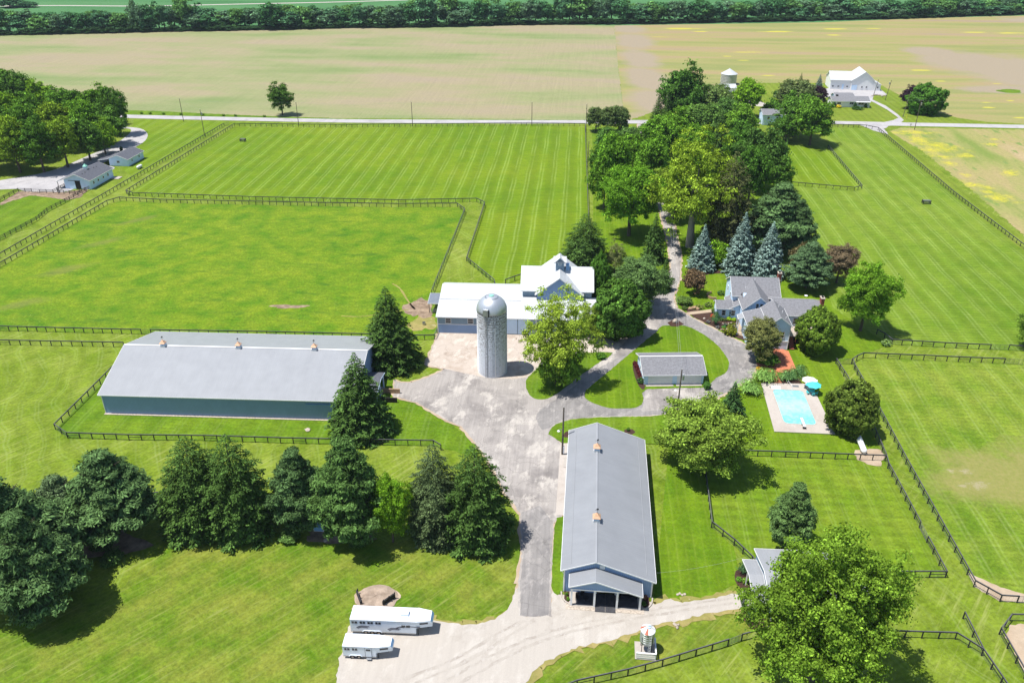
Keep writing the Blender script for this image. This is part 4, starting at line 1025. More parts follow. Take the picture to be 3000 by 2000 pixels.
block(H, 'u', -2.2, 9.4, [(8.2, 5.1), (13.1, 7.15), (18.0, 5.1)], LP, SH, over=.45, ends=.35)
block(H, 'v', 6.6, 9.0, [(-11.0, 4.5), (-9.65, 5.0)], None, M['steel_roof'], trim=True, rname='porch_roof')
MB().box(-10.9, -10.75, 6.7, 6.85, 0, 4.4).box(-10.9, -10.75, 8.7, 8.85, 0, 4.4).build('porch_post', M['white'], H)
for u in (-13.0, -10.6): window(H, '-v', (u, 15.3, 1.75), .85, 1.35)
for u in (-5.9, -4.9): window(H, '-v', (u, 11.2, 5.9), .6, 1.15)
window(H, '-v', (-1.75, .2, 3.9), .75, 1.6); window(H, '-v', (-4.4, .2, 3.9), .75, 1.6)
window(H, '-v', (3.2, 8.65, 3.4), 1.0, 1.5); window(H, '-v', (6.2, 8.65, 3.4), 1.2, 1.5)
window(H, '-u', (-10.7, 21.2, 4.2), .8, 1.3); window(H, '-u', (-10.7, 25.0, 4.2), .8, 1.3); window(H, '-u', (-10.7, 23.0, 1.6), .8, 1.3)
MB().box(-5.0, .05, .12, .2, 1.9, 2.3).build('water_table', M['white'], H)
for u in (-5.05, -.15): MB().box(u-.08, u+.08, .1, .3, 0, 6.2).build('corner_trim', M['white'], H)
# dormer on the left slope
MB().prism([(16.2, 5.6), (17.1, 6.6), (18.0, 5.6)], 'u', -8.5, -6.9).build('dormer', LP, H)
MB().bar((-8.6, 16.1, 5.55), (-8.6, 17.1, 6.7), .3, .1).bar((-8.6, 18.1, 5.55), (-8.6, 17.1, 6.7), .3, .1).build('dormer_trim', M['shingle'], H)
for (u, v, z0, z1, w, d) in ((9.8, 12.4, 0, 8.2, .8, 1.5), (1.5, 23.6, 0, 9.6, .8, 1.2)):
    c = MB().box(u-w/2, u+w/2, v-d/2, v+d/2, z0, z1).build('chimney', M['brick'], H)
    MB().box(u-w/2-.1, u+w/2+.1, v-d/2-.1, v+d/2+.1, z1, z1+.16).build('chimney_cap', M['stone'], c)
    MB().box(u-.2, u+.2, v-.3, v+.3, z1+.16, z1+.42).build('chimney_pot', M['black'], c)
for (u, v, z) in ((-7.4, 19.8, 6.6), (-9.0, 16.2, 4.6), (-2.0, 6.5, 8.1), (-1.6, 4.0, 7.8), (-1.2, 1.6, 7.4), (-5.0, 21.5, 8.2)):
    MB().tube((u, v, z), (u, v, z+.55), .09, n=8).build('roof_vent', M['white'], H)
ant = MB().tube((1.9, 22.4, 0), (1.9, 22.4, 12.6), .04, n=6).build('aerial_mast', M['galv'], H)
ac = MB().bar((-.6, 22.4, 12.4), (4.2, 22.0, 12.4), .05)
for k in range(9): ac.bar((-.4 + .52*k, 21.8 + (8-k)*.02, 12.4), (-.4 + .52*k, 23.0 - (8-k)*.05, 12.4), .03)
ac.build('aerial_boom', M['galv'], ant)
# deck and steps right of the gable
MB().box(.3, 8.5, 3.0, 8.5, 2.0, 2.15).build('deck_floor', M['stone'], H)
for k in range(3): MB().bar((.3, 3.0, 2.4+.3*k), (8.5, 3.0, 2.4+.3*k), .06, .1).build('deck_rail', M['white'], H)
for k in range(5): MB().box(.3+2.0*k, .42+2.0*k, 2.95, 3.07, 0, 3.1).build('deck_post', M['brick'], H)
MB().prism([(0.2, 0.15), (3.0, 2.05), (3.0, 1.75), (0.6, 0.0)], 'u', .5, 1.6).build('steps', M['brick'], H)
MB().box(.35, 8.4, 3.2, 8.4, .02, 1.95).build('deck_shade_block', M['dark'], H)  # solid near-black block painted in for the shade below the deck
MB().lathe([(.02, 0), (.32, .06), (.42, .16), (.40, .17), (.02, .03)], 20, (7.0, 16.5, 6.6)).build('satellite_dish', M['white'], H)

# ---- small barn under the maple
K = thing('small_barn', 'low grey roofed barn half hidden under the big maple at lower right', 'barn', (36.9, 87.4, 0), -math.radians(3.4))
block(K, 'u', 1.5, 16.6, [(-.3, 2.95), (6.0, 4.6), (12.6, 2.95)], M['blue_wall'], M['steel_roof'], over=.4, ends=.4)
block(K, 'u', -.7, 1.48, [(1.5, 2.5), (6.0, 3.7), (10.5, 2.5)], None, M['steel_roof'])
for v in (1.9, 4.6, 7.4, 10.1): MB().box(-.55, -.4, v-.08, v+.08, 0, 2.6).build('porch_post', M['white'], K)
MB().box(1.80, 1.88, 4.8, 7.2, 0, 2.3).build('door', M['dark'], K)  # dark box on the wall stands in for doorway shade
MB().box(-1.9, -1.1, 3.4, 4.3, .03, .07).box(-1.9, -1.1, 2.4, 3.3, .03, .07).build('door_mat', M['rubber'], K)
for u in (1.85, 16.2): MB().box(u-.07, u+.07, .03, .14, 0, 2.7).build('corner_trim', M['white'], K)

# ---- left neighbour
N1 = thing('blue_barn', 'pale blue neighbour barn with charcoal roof, green topped cupola and half open sliding door', 'barn', (-164.2, 291.4, 0), -math.radians(6.4))
block(N1, 'v', -.5, 15.6, [(-.4, 3.5), (4.9, 5.6), (10.4, 3.35)], M['lap'], M['shingle_dark'], over=.4, ends=.4)
block(N1, 'v', -.5, 15.6, [(-3.0, 2.6), (-.45, 3.45)], None, M['shingle_dark'])
for v in (0, 5, 10, 15): MB().box(-2.8, -2.65, v-.08, v+.08, 0, 2.6).build('post', M['pole'], N1)
MB().box(4.2, 6.2, -.16, -.1, 0, 3.0).build('doorway_shade_box', M['dark'], N1)  # no real gap: dark box on the wall paints the doorway shade
MB().box(1.9, 4.2, -.24, -.12, 0, 3.0).build('sliding_door', M['lap'], N1)
MB().box(1.7, 6.4, -.28, -.12, 3.0, 3.15).build('door_track', M['pole'], N1)
for k, v in enumerate((2.2, 5.2, 8.6, 11.8)):
    if k in (0, 3): window(N1, '+u', (10.0, v, 1.9), .8, .9)
    else:
        w = MB().lathe([(.55, 0), (.55, .06)], 16).build('round_window', M['white'], N1); w.rotation_euler = (0, math.pi/2, 0); w.location = (10.0, v, 1.9)
        w2 = MB().lathe([(.38, 0), (.38, .1)], 16).build('pane', M['glass'], w)
cupola('', N1, 4.9, 7.0, 5.6, .4, 1.3, 'verdigris', vane=False)
for v in (2.0, 3.8, 9.6, 11.2): MB().tube((6.5, v, 4.9), (6.5, v, 5.35), .1, n=6).build('roof_vent', M['black'], N1)
MB().box(9.9, 10.0, -.1, 15.2, 2.9, 3.2).build('wall_band', M['pole'], N1)
MB().box(9.9, 13.4, 12.5, 15.5, .02, .1).build('slab', M['concrete'], N1)
N2 = thing('blue_shed', 'small pale blue shed with charcoal roof and open carport behind the neighbour barn', 'shed', (-160.1, 319.7, 0), -math.radians(6.6))
block(N2, 'v', -.4, 12.3, [(-.4, 2.95), (3.9, 4.5), (8.3, 2.85)], M['lap'], M['shingle_dark'], over=.4, ends=.4)
block(N2, 'v', -.2, 8.0, [(-4.6, 2.2), (-.45, 2.9)], None, M['shingle_dark'])
for v in (.2, 7.5): MB().box(-4.4, -4.25, v-.08, v+.08, 0, 2.2).build('post', M['pole'], N2)
window(N2, '-v', (3.8, 0, 1.7), 1.1, .8); window(N2, '+u', (7.95, 3.0, 1.7), .7, .8); window(N2, '+u', (7.95, 8.5, 1.7), .7, .8)

# ---- far farm: white bank barn, ranch house, grain bin, sheds in the trees
FB = thing('white_bank_barn', 'white barn with gabled white roof and low side wing beyond the road', 'barn', (175.4, 463.6, 0), -math.radians(8.0))
block(FB, 'u', -.4, 19.0, [(-.4, 5.0), (3.2, 6.5), (6.5, 8.6), (9.8, 6.5), (13.4, 5.0)], M['white'], M['white_roof'], over=.4, ends=.4)
block(FB, 'v', -1.2, 15.0, [(10.4, 5.0), (13.4, 6.9), (17.2, 9.8), (21.0, 6.9), (23.0, 4.8)], M['white'], M['white_roof'], over=.4, ends=.4)
block(FB, 'v', -1.4, 6.5, [(22.6, 4.9), (26.4, 3.3)], M['white'], M['white_roof'], over=.1, ends=.3)
for u in (1.4, 4.4, 9.0): window(FB, '-v', (u, 0, 1.6), .9, .7)
MB().box(6.2, 7.2, -.08, .0, 0, 2.8).build('door', M['lap'], FB)
MB().box(11.2, 14.0, -.95, -.8, 0, 2.6).build('barn_door', M['lap'], FB)
for u in (16.6, 19.0): window(FB, '-v', (u, -.85, 1.7), .7, .9)
window(FB, '-v', (24.8, -1.1, 1.7), .8, .9)
RH = thing('ranch_house', 'low white ranch house with grey roof and shrubs beyond the road', 'house', (162.6, 420.6, 0), -math.radians(2.5))
block(RH, 'u', -1.2, 18.0, [(-.5, 3.0), (3.9, 4.7), (8.4, 3.0)], M['white'], M['shingle'], over=.5, ends=.5, fascia=M['white'])
block(RH, 'u', 2.0, 12.0, [(5.0, 3.9), (9.5, 5.2), (14.0, 3.4)], LP, M['shingle'], over=.5, ends=.4)
for u in (2.6, 8.8): window(RH, '-v', (u, 0, 1.9), 1.7, 1.0)
window(RH, '-v', (13.6, 0, 1.9), 2.6, 1.2)
MB().box(17.2, 17.5, -1.2, -.9, 0, 2.8).build('porch_post', M['white'], RH)
MB().box(10.6, 17.8, -1.5, -.5, 2.72, 2.86).build('porch_roof', M['white'], RH)
MB().box(1.8, 2.8, 3.6, 4.6, 4.2, 5.3).build('chimney', M['black'], RH)
bp = G(2133, 246)
GB = thing('grain_bin', 'round shiny steel grain bin with white conical roof beyond the trees', 'grain bin', (bp.x, bp.y, 0))
MB().lathe([(4.4, 0), (4.4, 5.6)], 36).build('wall', M['galv'], GB, smooth=False)
MB().lathe([(4.6, 5.55), (4.6, 5.65), (.5, 8.1), (.4, 8.4), (.02, 8.5)], 36).build('roof', M['white_roof'], GB)
for k in range(1, 7): MB().lathe([(4.41, .8*k), (4.46, .8*k+.03), (4.41, .8*k+.06)], 36).build('band', M['white'], GB)
E1 = thing('hidden_house', 'grey roofed white house glimpsed between the trees by the road', 'house', (116.5, 384.5, 0), -math.radians(3))
block(E1, 'u', 0, 10.5, [(-.4, 4.8), (4.0, 6.6), (8.4, 4.8)], LP, M['shingle'], over=.4, ends=.4)
block(E1, 'v', -7.5, 0, [(9.0, 3.0), (13.0, 4.4)], LP, M['shingle'], over=.3, ends=.3)
window(E1, '-v', (3, 0, 3.2), 1, 1.2); window(E1, '-v', (7, 0, 3.2), 1, 1.2)
E2 = thing('white_shed', 'small white shed glimpsed behind the tall tree near the grain bin', 'shed', (112.0, 452.0, 0), 0)
block(E2, 'u', 0, 9, [(-.3, 3.0), (3.5, 4.4), (7.3, 3.0)], M['white'], M['white_roof'])
p = G(8, 12)
E3 = thing('far_house', 'tiny far house with pinkish roof at the top left corner', 'house', (p.x - 10, p.y, 0), 0)
block(E3, 'u', -8, 9, [(-.4, 4.5), (5, 7.5), (10.4, 4.5)], M['white'], M['brick'])
# ------------------------------------------------------------------ foliage meshes
def leaf_mesh(name, C, N, S, mat, rng, aspect=1.7, tip=True, T=None):
    """C centres, N normals, S sizes -> one pointed leaf clump (rhombus) each"""
    n = len(C)
    N = N / np.maximum(np.linalg.norm(N, axis=1, keepdims=True), 1e-6)
    if T is None:
        T = rng.normal(size=(n, 3))
    T = T - (T * N).sum(1, keepdims=True) * N
    T /= np.maximum(np.linalg.norm(T, axis=1, keepdims=True), 1e-6)
    B = np.cross(N, T)
    L = (S * aspect * .5)[:, None]; Wd = (S * .5)[:, None]
    bend = N * (S * rng.uniform(-.18, .18, n))[:, None]
    v = np.stack([C - T*L, C + B*Wd + bend, C + T*L, C - B*Wd + bend], 1).reshape(-1, 3)
    me = bpy.data.meshes.new(name)
    me.vertices.add(4*n); me.vertices.foreach_set('co', v.astype(np.float32).ravel())
    me.loops.add(4*n); me.loops.foreach_set('vertex_index', np.arange(4*n, dtype=np.int32))
    me.polygons.add(n); me.polygons.foreach_set('loop_start', np.arange(0, 4*n, 4, dtype=np.int32)); me.polygons.foreach_set('loop_total', np.full(n, 4, dtype=np.int32))
    me.materials.append(mat)
    me.update(calc_edges=True)
    return me

def sph(rng, n):
    v = rng.normal(size=(n, 3)); return v / np.linalg.norm(v, axis=1, keepdims=True)

def broad_mesh(seed, K=230, per=80, leaf=.055, rc=.20, zc=1.25, b=.95, lob=.22, cut=-.75, fill=.5, open_=0.0):
    rng = np.random.default_rng(seed)
    D = sph(rng, K * 2)
    D = D[D[:, 2] > cut][:K]
    K = len(D)
    ph = rng.uniform(0, 6.28, 8)
    az = np.arctan2(D[:, 1], D[:, 0])
    f = 1 + lob * (np.sin(2*az + ph[0]) * .35 + np.sin(3*az + ph[1] + 3*D[:, 2]) * .5 + np.sin(5*az + ph[2] - 4*D[:, 2]) * .5 + np.sin(6*D[:, 2] + ph[3]) * .4)
    r = f * np.where(rng.random(K) < fill, rng.uniform(.78, 1.0, K), rng.uniform(.35, .85, K))
    P = D * r[:, None] * (1 - rc * .6)
    P[:, 2] = P[:, 2] * b + zc
    rr = rc * rng.uniform(.5, 1.35, K)
    cid = np.repeat(np.arange(K), per)
    d = sph(rng, K * per)
    d[:, 2] = np.where(d[:, 2] < -.35, -d[:, 2], d[:, 2])
    shell = np.where(rng.random(K * per) < .12, rng.uniform(1.0, 1.7, K * per), rng.uniform(.35, 1.12, K * per))
    C = P[cid] + d * (rr[cid] * shell)[:, None] * np.array([1.15, 1.15, .72])
    out = P[cid] - np.array([0, 0, zc])
    out /= np.maximum(np.linalg.norm(out, axis=1, keepdims=True), 1e-6)
    N = d * .8 + out * .4 + np.array([0, 0, .5]) + rng.normal(size=C.shape) * .8
    S = leaf * rng.uniform(.6, 1.35, len(C))
    return leaf_mesh('crown', C, N, S, M['leaf'], rng)

def spruce_mesh(seed, levels=34, leaf=.075, H=3.0, droop=.28, nb=12, pts=26, mat='needle', dens=1.0, taper=.85, up=.0, dome=1.25):
    rng = np.random.default_rng(seed)
    Cs, Ns, Ts, Ss = [], [], [], []
    for li in range(levels):
        t = li / (levels - 1)
        z0 = H * (.04 + .96 * t ** .92)
        R = max(.03 if dome < 2 else .10, (1 - t ** dome) ** taper)
        n = int(max(4, nb * (1 - t) + 5))
        a0 = rng.uniform(0, 6.28)
        for k in range(n):
            az = a0 + 2*math.pi*k/n + rng.uniform(-.25, .25)
            L = R * rng.uniform(.72, 1.12)
            m = int(max(6, pts * L * dens + 5))
            s = rng.uniform(.12, 1.0, m) ** .7
            rad = s * L
            zz = z0 + up*s*L*.5 - droop * (s ** 1.6) * L + .10 * L * s ** 5
            side = rng.normal(size=m) * .105 * (1.15 - .75*s) * (.35 + L)
            c, sn = math.cos(az), math.sin(az)
            C = np.stack([rad*c - side*sn, rad*sn + side*c, zz - np.abs(side)*.45 - rng.uniform(0, .05, m)*(.3+L)], 1)
            T = np.stack([np.full(m, c) - np.sign(side)*sn*.8, np.full(m, sn) + np.sign(side)*c*.8, np.full(m, -.35) - rng.uniform(0, .5, m)], 1)
            N = np.stack([np.full(m, c*.35), np.full(m, sn*.35), np.full(m, 1.0)], 1) + rng.normal(size=(m, 3))*.42
            Cs.append(C); Ns.append(N); Ts.append(T); Ss.append(leaf * rng.uniform(.6, 1.3, m) * (.55 + .6*(1-t)))
    C = np.concatenate(Cs)
    return leaf_mesh('crown', C, np.concatenate(Ns), np.concatenate(Ss), M[mat], rng, 2.1, T=np.concatenate(Ts))

def pine_mesh(seed, levels=13, nb=8, puff=70, leaf=.06, H=2.4):
    rng = np.random.default_rng(seed)
    Cs, Ns = [], []
    for li in range(levels):
        t = li / (levels - 1)
        z0 = H * (.16 + .80 * t)
        R = (1 - t ** 1.7) ** .85 * (.8 if t < .1 else 1.0)
        R = max(.12, R)
        n = max(3, int(nb * (.45 + R * .8)))
        a0 = rng.uniform(0, 6.28)
        for k in range(n):
            az = a0 + 2*math.pi*k/n + rng.uniform(-.3, .3)
            L = R * rng.uniform(.6, 1.12)
            for s in (1.0, .72, .45):
                if s*L < .12 and s < 1: continue
                for q in range(2 if s > .9 else 1):
                    a2 = az + rng.uniform(-.22, .22)
                    cx, cy, cz = s*L*math.cos(a2), s*L*math.sin(a2), z0 + s*L*.06 + rng.uniform(-.05, .05)
                    m = int(puff * rng.uniform(.6, 1.2))
                    d = sph(rng, m); d[:, 2] = np.abs(d[:, 2])
                    rr = rng.uniform(.10, .19)
                    Cs.append(np.array([cx, cy, cz]) + d * rr * rng.uniform(.4, 1.05, (m, 1)) * np.array([1.25, 1.25, .55]))
                    Ns.append(d * .9 + np.array([0, 0, .6]) + rng.normal(size=(m, 3)) * .5)
    C = np.concatenate(Cs)
    return leaf_mesh('crown', C, np.concatenate(Ns), leaf * rng.uniform(.6, 1.3, len(C)), M['needle'], rng, 3.2)

def dense_mesh(seed, K=560, per=52, leaf=.058, b=1.0, zc=1.0, lob=.08, point=.0):
    rng = np.random.default_rng(seed)
    D = sph(rng, K)
    ph = rng.uniform(0, 6.28, 4)
    az = np.arctan2(D[:, 1], D[:, 0])
    r = 1 + lob * (np.sin(3*az + ph[0]) + np.sin(4*D[:, 2]*2 + ph[1] + az))
    P = D * (r * np.where(rng.random(K) < .3, rng.uniform(.6, .8, K), rng.uniform(.86, 1.0, K)))[:, None]
    P[:, :2] *= (1 - point * np.clip(P[:, 2:3], 0, 1) ** 1.4)
    P[:, 2] = P[:, 2] * b + zc
    cid = np.repeat(np.arange(K), per)
    d = sph(rng, K * per)
    C = P[cid] + d * .115 * rng.uniform(.5, 1.1, (K*per, 1))
    N = d * .9 + D[cid] * .6 + np.array([0, 0, .3]) + rng.normal(size=C.shape) * .4
    C[:, 2] = np.maximum(C[:, 2], .01)
    return leaf_mesh('crown', C, N, leaf * rng.uniform(.6, 1.3, len(C)), M['leaf'], rng)

def fountain_mesh(seed, n=900, w=.05):
    rng = np.random.default_rng(seed)
    Cs, Ns, Ts, Ss = [], [], [], []
    for s in np.linspace(.12, 1.0, 7):
        m = n // 7
        az = rng.uniform(0, 6.28, m); k = rng.uniform(.15, 1.0, m)
        rad = k * s; z = 1.15 * (s - .62 * k * s ** 2.2)
        rad = rad + rng.normal(size=m)*.03
        Cs.append(np.stack([rad*np.cos(az), rad*np.sin(az), np.maximum(z, .02)], 1))
        Ts.append(np.stack([k*np.cos(az), k*np.sin(az), 1.15*(1 - 1.36*k*s**1.2)], 1))
        Ns.append(np.stack([np.cos(az), np.sin(az), np.full(m, .8)], 1) + rng.normal(size=(m, 3))*.3)
        Ss.append(np.full(m, w) * rng.uniform(.7, 1.3, m))
    return leaf_mesh('blades', np.concatenate(Cs), np.concatenate(Ns), np.concatenate(Ss), M['leaf'], rng, 5.0, T=np.concatenate(Ts))

def trunk_mesh(seed, zt=1.2, r=.045, limbs=6, spread=.55, conifer=False, bark='bark'):
    rng = random.Random(seed)
    mb = MB()
    pts = [Vector((0, 0, -.02)), Vector((rng.uniform(-.02, .02), rng.uniform(-.02, .02), zt*.35)), Vector((rng.uniform(-.05, .05), rng.uniform(-.05, .05), zt*.7)), Vector((rng.uniform(-.05, .05), rng.uniform(-.05, .05), zt))]
    if conifer: pts = [Vector((0, 0, z)) for z in (-.02, zt*.3, zt*.65, zt)]
    rad = [r*1.45, r, r*.7, r*.2]
    for i in range(3): mb.tube(pts[i], pts[i+1], rad[i], rad[i+1], 8, cap=False)
    for k in range(limbs):
        a = 2*math.pi*k/limbs + rng.uniform(-.3, .3)
        z0 = zt * rng.uniform(.35, .8)
        base = pts[1].lerp(pts[2], (z0/zt - .35)/.35) if z0 < zt*.7 else pts[2]
        base = Vector((base.x, base.y, z0))
        end = base + Vector((math.cos(a)*spread, math.sin(a)*spread, spread*rng.uniform(.5, 1.1)))
        mid = base.lerp(end, .5) + Vector((0, 0, .05))
        mb.tube(base, mid, r*.5, r*.3, 6, cap=False); mb.tube(mid, end, r*.3, r*.08, 6, cap=False)
        for q in range(2):
            a2 = a + rng.uniform(-.8, .8)
            mb.tube(mid, mid + Vector((math.cos(a2)*spread*.5, math.sin(a2)*spread*.5, spread*.35)), r*.18, r*.05, 5, cap=False)
    return mb.mesh('trunk', M[bark], True)

# crown families, each with a few shapes; near / mid / far differ in leaf size
P = {}
P['broad_near'] = [broad_mesh(s, K=560, per=105, leaf=.033, rc=.125, lob=.32) for s in (1, 2)]
P['maple_near'] = [broad_mesh(31, K=900, per=110, leaf=.0245, rc=.10, lob=.34, zc=1.2, b=1.05, fill=.6)]
P['open_near'] = [broad_mesh(s, K=340, per=90, leaf=.031, rc=.125, lob=.42, fill=.65) for s in (3, 4)]
P['broad'] = [broad_mesh(s, K=290, per=60, leaf=.060, rc=.165, lob=.26) for s in (5, 6, 7, 8)]
P['tall'] = [broad_mesh(s, K=290, per=60, leaf=.060, rc=.17, lob=.34, b=1.1, zc=1.3) for s in (9, 10)]
P['bush'] = [broad_mesh(s, K=120, per=50, leaf=.10, rc=.24, lob=.22, zc=.85, b=.85) for s in (11, 12)]
P['far'] = [broad_mesh(s, K=130, per=42, leaf=.11, rc=.22, lob=.36, zc=1.1, b=1.0) for s in (13, 14, 15, 16, 17)]
P['dense'] = [dense_mesh(18), dense_mesh(19, lob=.12)]
P['arbor'] = [dense_mesh(20, K=600, point=.35, b=1.05, zc=1.02, lob=.06)]
P['round'] = [dense_mesh(21, K=90, per=26, leaf=.16, b=.9, zc=.85)]
P['spruce_near'] = [spruce_mesh(s, levels=34, leaf=.046, nb=15, pts=95, dens=1.0, taper=.72, droop=.42) for s in (22, 23)]
P['spruce_old'] = [spruce_mesh(s, levels=34, leaf=.044, nb=15, pts=100, taper=.64, droop=.38, dome=2.8) for s in (42, 43)]
P['spruce'] = [spruce_mesh(s, levels=28, leaf=.075, nb=10, pts=30) for s in (24, 25)]
P['bluespruce'] = [spruce_mesh(s, levels=34, leaf=.062, nb=13, pts=46, droop=.08, H=3.0, taper=.82, dome=1.0) for s in (26, 27)]
P['pine_near'] = [pine_mesh(s, levels=15, nb=10, puff=120, leaf=.034) for s in (28, 29)]
P['pine'] = [pine_mesh(s, levels=11, nb=7, puff=46, leaf=.08) for s in (30, 32)]
P['grass'] = [fountain_mesh(33), fountain_mesh(34)]
HT = dict(broad_near=2.2, maple_near=2.28, open_near=2.2, broad=2.2, tall=2.42, bush=1.72, far=2.15, dense=2.05, arbor=2.12, round=1.78, spruce_near=3.03, spruce_old=3.03, spruce=3.03, bluespruce=3.03, pine_near=2.42, pine=2.42, grass=.75)
TR = {}
def trunk_for(fam, i, bark=None):
    if bark:
        if bark not in TR: TR[bark] = trunk_mesh(150, 1.7, .085, 9, .55, bark=bark)
        return TR[bark]
    key = (fam, i)
    if key not in TR:
        if 'spruce' in fam: TR[key] = trunk_mesh(50+i, 2.8, .05, 0, conifer=True)
        elif 'pine' in fam: TR[key] = trunk_mesh(60+i, 2.2, .04, 14, .45, conifer=True)
        elif fam in ('dense', 'arbor', 'round'): TR[key] = trunk_mesh(70+i, 1.0, .05, 3, .3)
        elif fam == 'far': TR[key] = trunk_mesh(80+i, 1.2, .05, 3, .5)
        elif fam == 'bush': TR[key] = trunk_mesh(90+i, .9, .04, 5, .4)
        else: TR[key] = trunk_mesh(100+i, 1.7, .05, 9, .55)
    return TR[key]

def tree(name, label, fam, bx, by, ty, w, col, cat='tree', group=None, h=None, ysc=1.0, i=None, bark=None):
    """bx, by: foot of the trunk; ty: top of the crown; w: crown width (survey points)"""
    c = G(bx, by)
    r = w / 2 / scale_at(by - 15)
    hh = h if h else height_of(bx, by, ty)
    if h is None and 'spruce' not in fam:
        hh = max(1.0, hh - r * .14)              # a wide crown shows its far shoulder above its true top
    k = RND.randrange(len(P[fam])) if i is None else i
    t = thing(name, label, cat, (c.x, c.y, 0), RND.uniform(0, 6.28), group)
    j = lambda: RND.uniform(.93, 1.07)
    o = obj('blades' if fam == 'grass' else 'crown', P[fam][k], t, scl=(r * j(), r * ysc * j(), hh / HT[fam]))
    v = RND.uniform(.9, 1.1)
    o.color = (col[0]*v, col[1]*v, col[2]*v, 1)
    if fam != 'grass':
        tr = obj('trunk', trunk_for(fam, k, bark), t, scl=(r, r, hh / HT[fam]))
    return t

DG = (0.067, 0.152, 0.022)      # deep green
MG = (0.110, 0.226, 0.024)      # mid green
BG_ = (.145, .275, .022)     # bright green
YG = (.215, .315, .032)      # yellow green
OL = (.130, .170, .050)      # olive
SP = (0.063, 0.120, 0.029)      # spruce
PI = (.078, .140, .052)      # pine
BL = (.18, .26, .25)      # blue spruce
PU = (.045, .026, .042)      # purple
BR = (.190, .145, .080)      # brownish
AR = (.110, .180, .024)

# ---- near trees
tree('norway_spruce', 'tall dark spruce at the corner of the concrete pad, left of the silo', 'spruce_near', 1146, 1066, 836, 180, SP)
tree('norway_spruce', 'big dark spruce in front of the right end of the arena', 'spruce_near', 1060, 1262, 1030, 190, SP)
tree('white_pine', 'broad bluish pine at the left edge of the foreground, leaning over its shade', 'pine_near', 70, 1720, 1395, 330, PI)
tree('white_pine', 'lower half of the leftmost foreground pine group, at the bottom of its shade', 'pine_near', 130, 1790, 1490, 260, PI)
tree('white_pine', 'pine standing right of the leftmost foreground group, with dark shade under it', 'pine_near', 350, 1560, 1308, 250, PI)
tree('white_pine', 'thin light pine between the two left foreground pines', 'pine_near', 205, 1560, 1385, 170, (0.109, 0.167, 0.080))
tree('norway_spruce', 'left spruce of the wide dark pair in front of the arena fence', 'spruce_old', 596, 1535, 1276, 212, SP)
tree('norway_spruce', 'right spruce of the wide dark pair in front of the arena fence', 'spruce_old', 712, 1545, 1270, 214, SP)
tree('white_pine', 'smaller pine just right of the wide spruce pair', 'pine_near', 888, 1545, 1305, 170, PI)
tree('white_pine', 'tall pine behind the small blue hutch, middle of the foreground row', 'pine_near', 1035, 1575, 1268, 205, (0.085, 0.16, 0.045))
tree('young_maple', 'bright green young tree squeezed between middle pine and right spruces', 'broad_near', 1152, 1585, 1388, 110, BG_)
tree('norway_spruce', 'greyish left spruce of the pair beside the drive', 'spruce_old', 1280, 1560, 1298, 172, (0.080, 0.116, 0.051))
tree('norway_spruce', 'large right spruce of the pair beside the drive', 'spruce_old', 1396, 1572, 1300, 212, SP)
tree('norway_spruce', 'dark cone shaped spruce behind the white barn roof', 'spruce_old', 1710, 800, 624, 150, SP)
tree('evergreen', 'dark narrow evergreen at the right end of the white barn', 'arbor', 1752, 900, 735, 70, DG)
tree('dense_maple', 'dense dark rounded tree beside the white barn, shading the drive', 'dense', 1810, 985, 818, 158, (0.072, 0.152, 0.026))
tree('willow', 'feathery grey green tree behind the dense rounded one', 'broad_near', 1868, 905, 742, 150, (0.123, 0.210, 0.072))
tree('norway_spruce', 'small dark spruce on the left verge of the drive', 'spruce', 1912, 765, 622, 80, SP)
tree('norway_spruce', 'low dark spruce boughs left of the drive above the willow', 'spruce', 1945, 850, 748, 50, SP)
tree('bare_cherry', 'small thin branched grey tree between the spruce and the drive', 'open_near', 1800, 800, 715, 60, (0.189, 0.217, 0.087))
tree('maple', 'bright green maple left of the drive with a clear double trunk', 'broad_near', 1842, 690, 468, 162, (.12, .25, .022))
tree('maple', 'tall mid green tree behind the bright maple by the paddock fence', 'broad', 1788, 600, 392, 110, MG)
tree('sycamore', 'tall yellow green sycamore leaning over the drive, pale thick trunk', 'open_near', 2020, 722, 405, 215, YG, i=0, bark='pale_bark')
tree('sycamore', 'second yellow green crown close behind the sycamore', 'broad_near', 1975, 640, 470, 130, (0.217, 0.312, 0.043))
tree('norway_spruce', 'tall brownish spruce right of the sycamore', 'spruce_old', 2122, 735, 440, 150, (0.087, 0.099, 0.041))
tree('white_pine', 'big dark green pine behind the blue spruces', 'pine_near', 2268, 735, 522, 195, PI)
tree('white_pine', 'second dark pine on the right shoulder of the big one', 'pine_near', 2320, 745, 575, 110, PI)
tree('blue_spruce', 'leftmost silvery blue spruce, slender, next to the drive', 'bluespruce', 2052, 788, 655, 82, BL)
tree('blue_spruce', 'tallest silvery blue spruce, in the middle of the three', 'bluespruce', 2163, 795, 620, 104, BL)
tree('blue_spruce', 'rightmost silvery blue spruce, above the house roof', 'bluespruce', 2243, 808, 648, 106, BL)
tree('young_tree', 'green leafy tree between left and middle blue spruce', 'bush', 2103, 780, 705, 62, BG_)
tree('young_tree', 'green leafy bush between middle and right blue spruce', 'bush', 2200, 792, 742, 46, BG_)
tree('white_pine', 'rounded pine right of the farmhouse chimney', 'pine_near', 2360, 842, 700, 140, (0.080, 0.138, 0.065))
tree('smoke_tree', 'brown tinted round tree right of the rounded pine', 'broad_near', 2450, 828, 712, 92, (0.196, 0.152, 0.102))
tree('brown_shrub', 'brownish crown behind the rounded pine', 'bush', 2345, 800, 705, 70, (0.160, 0.138, 0.072))
tree('maple', 'bright green uneven maple right of the farmhouse', 'broad_near', 2520, 968, 765, 138, (0.152, 0.297, 0.026))
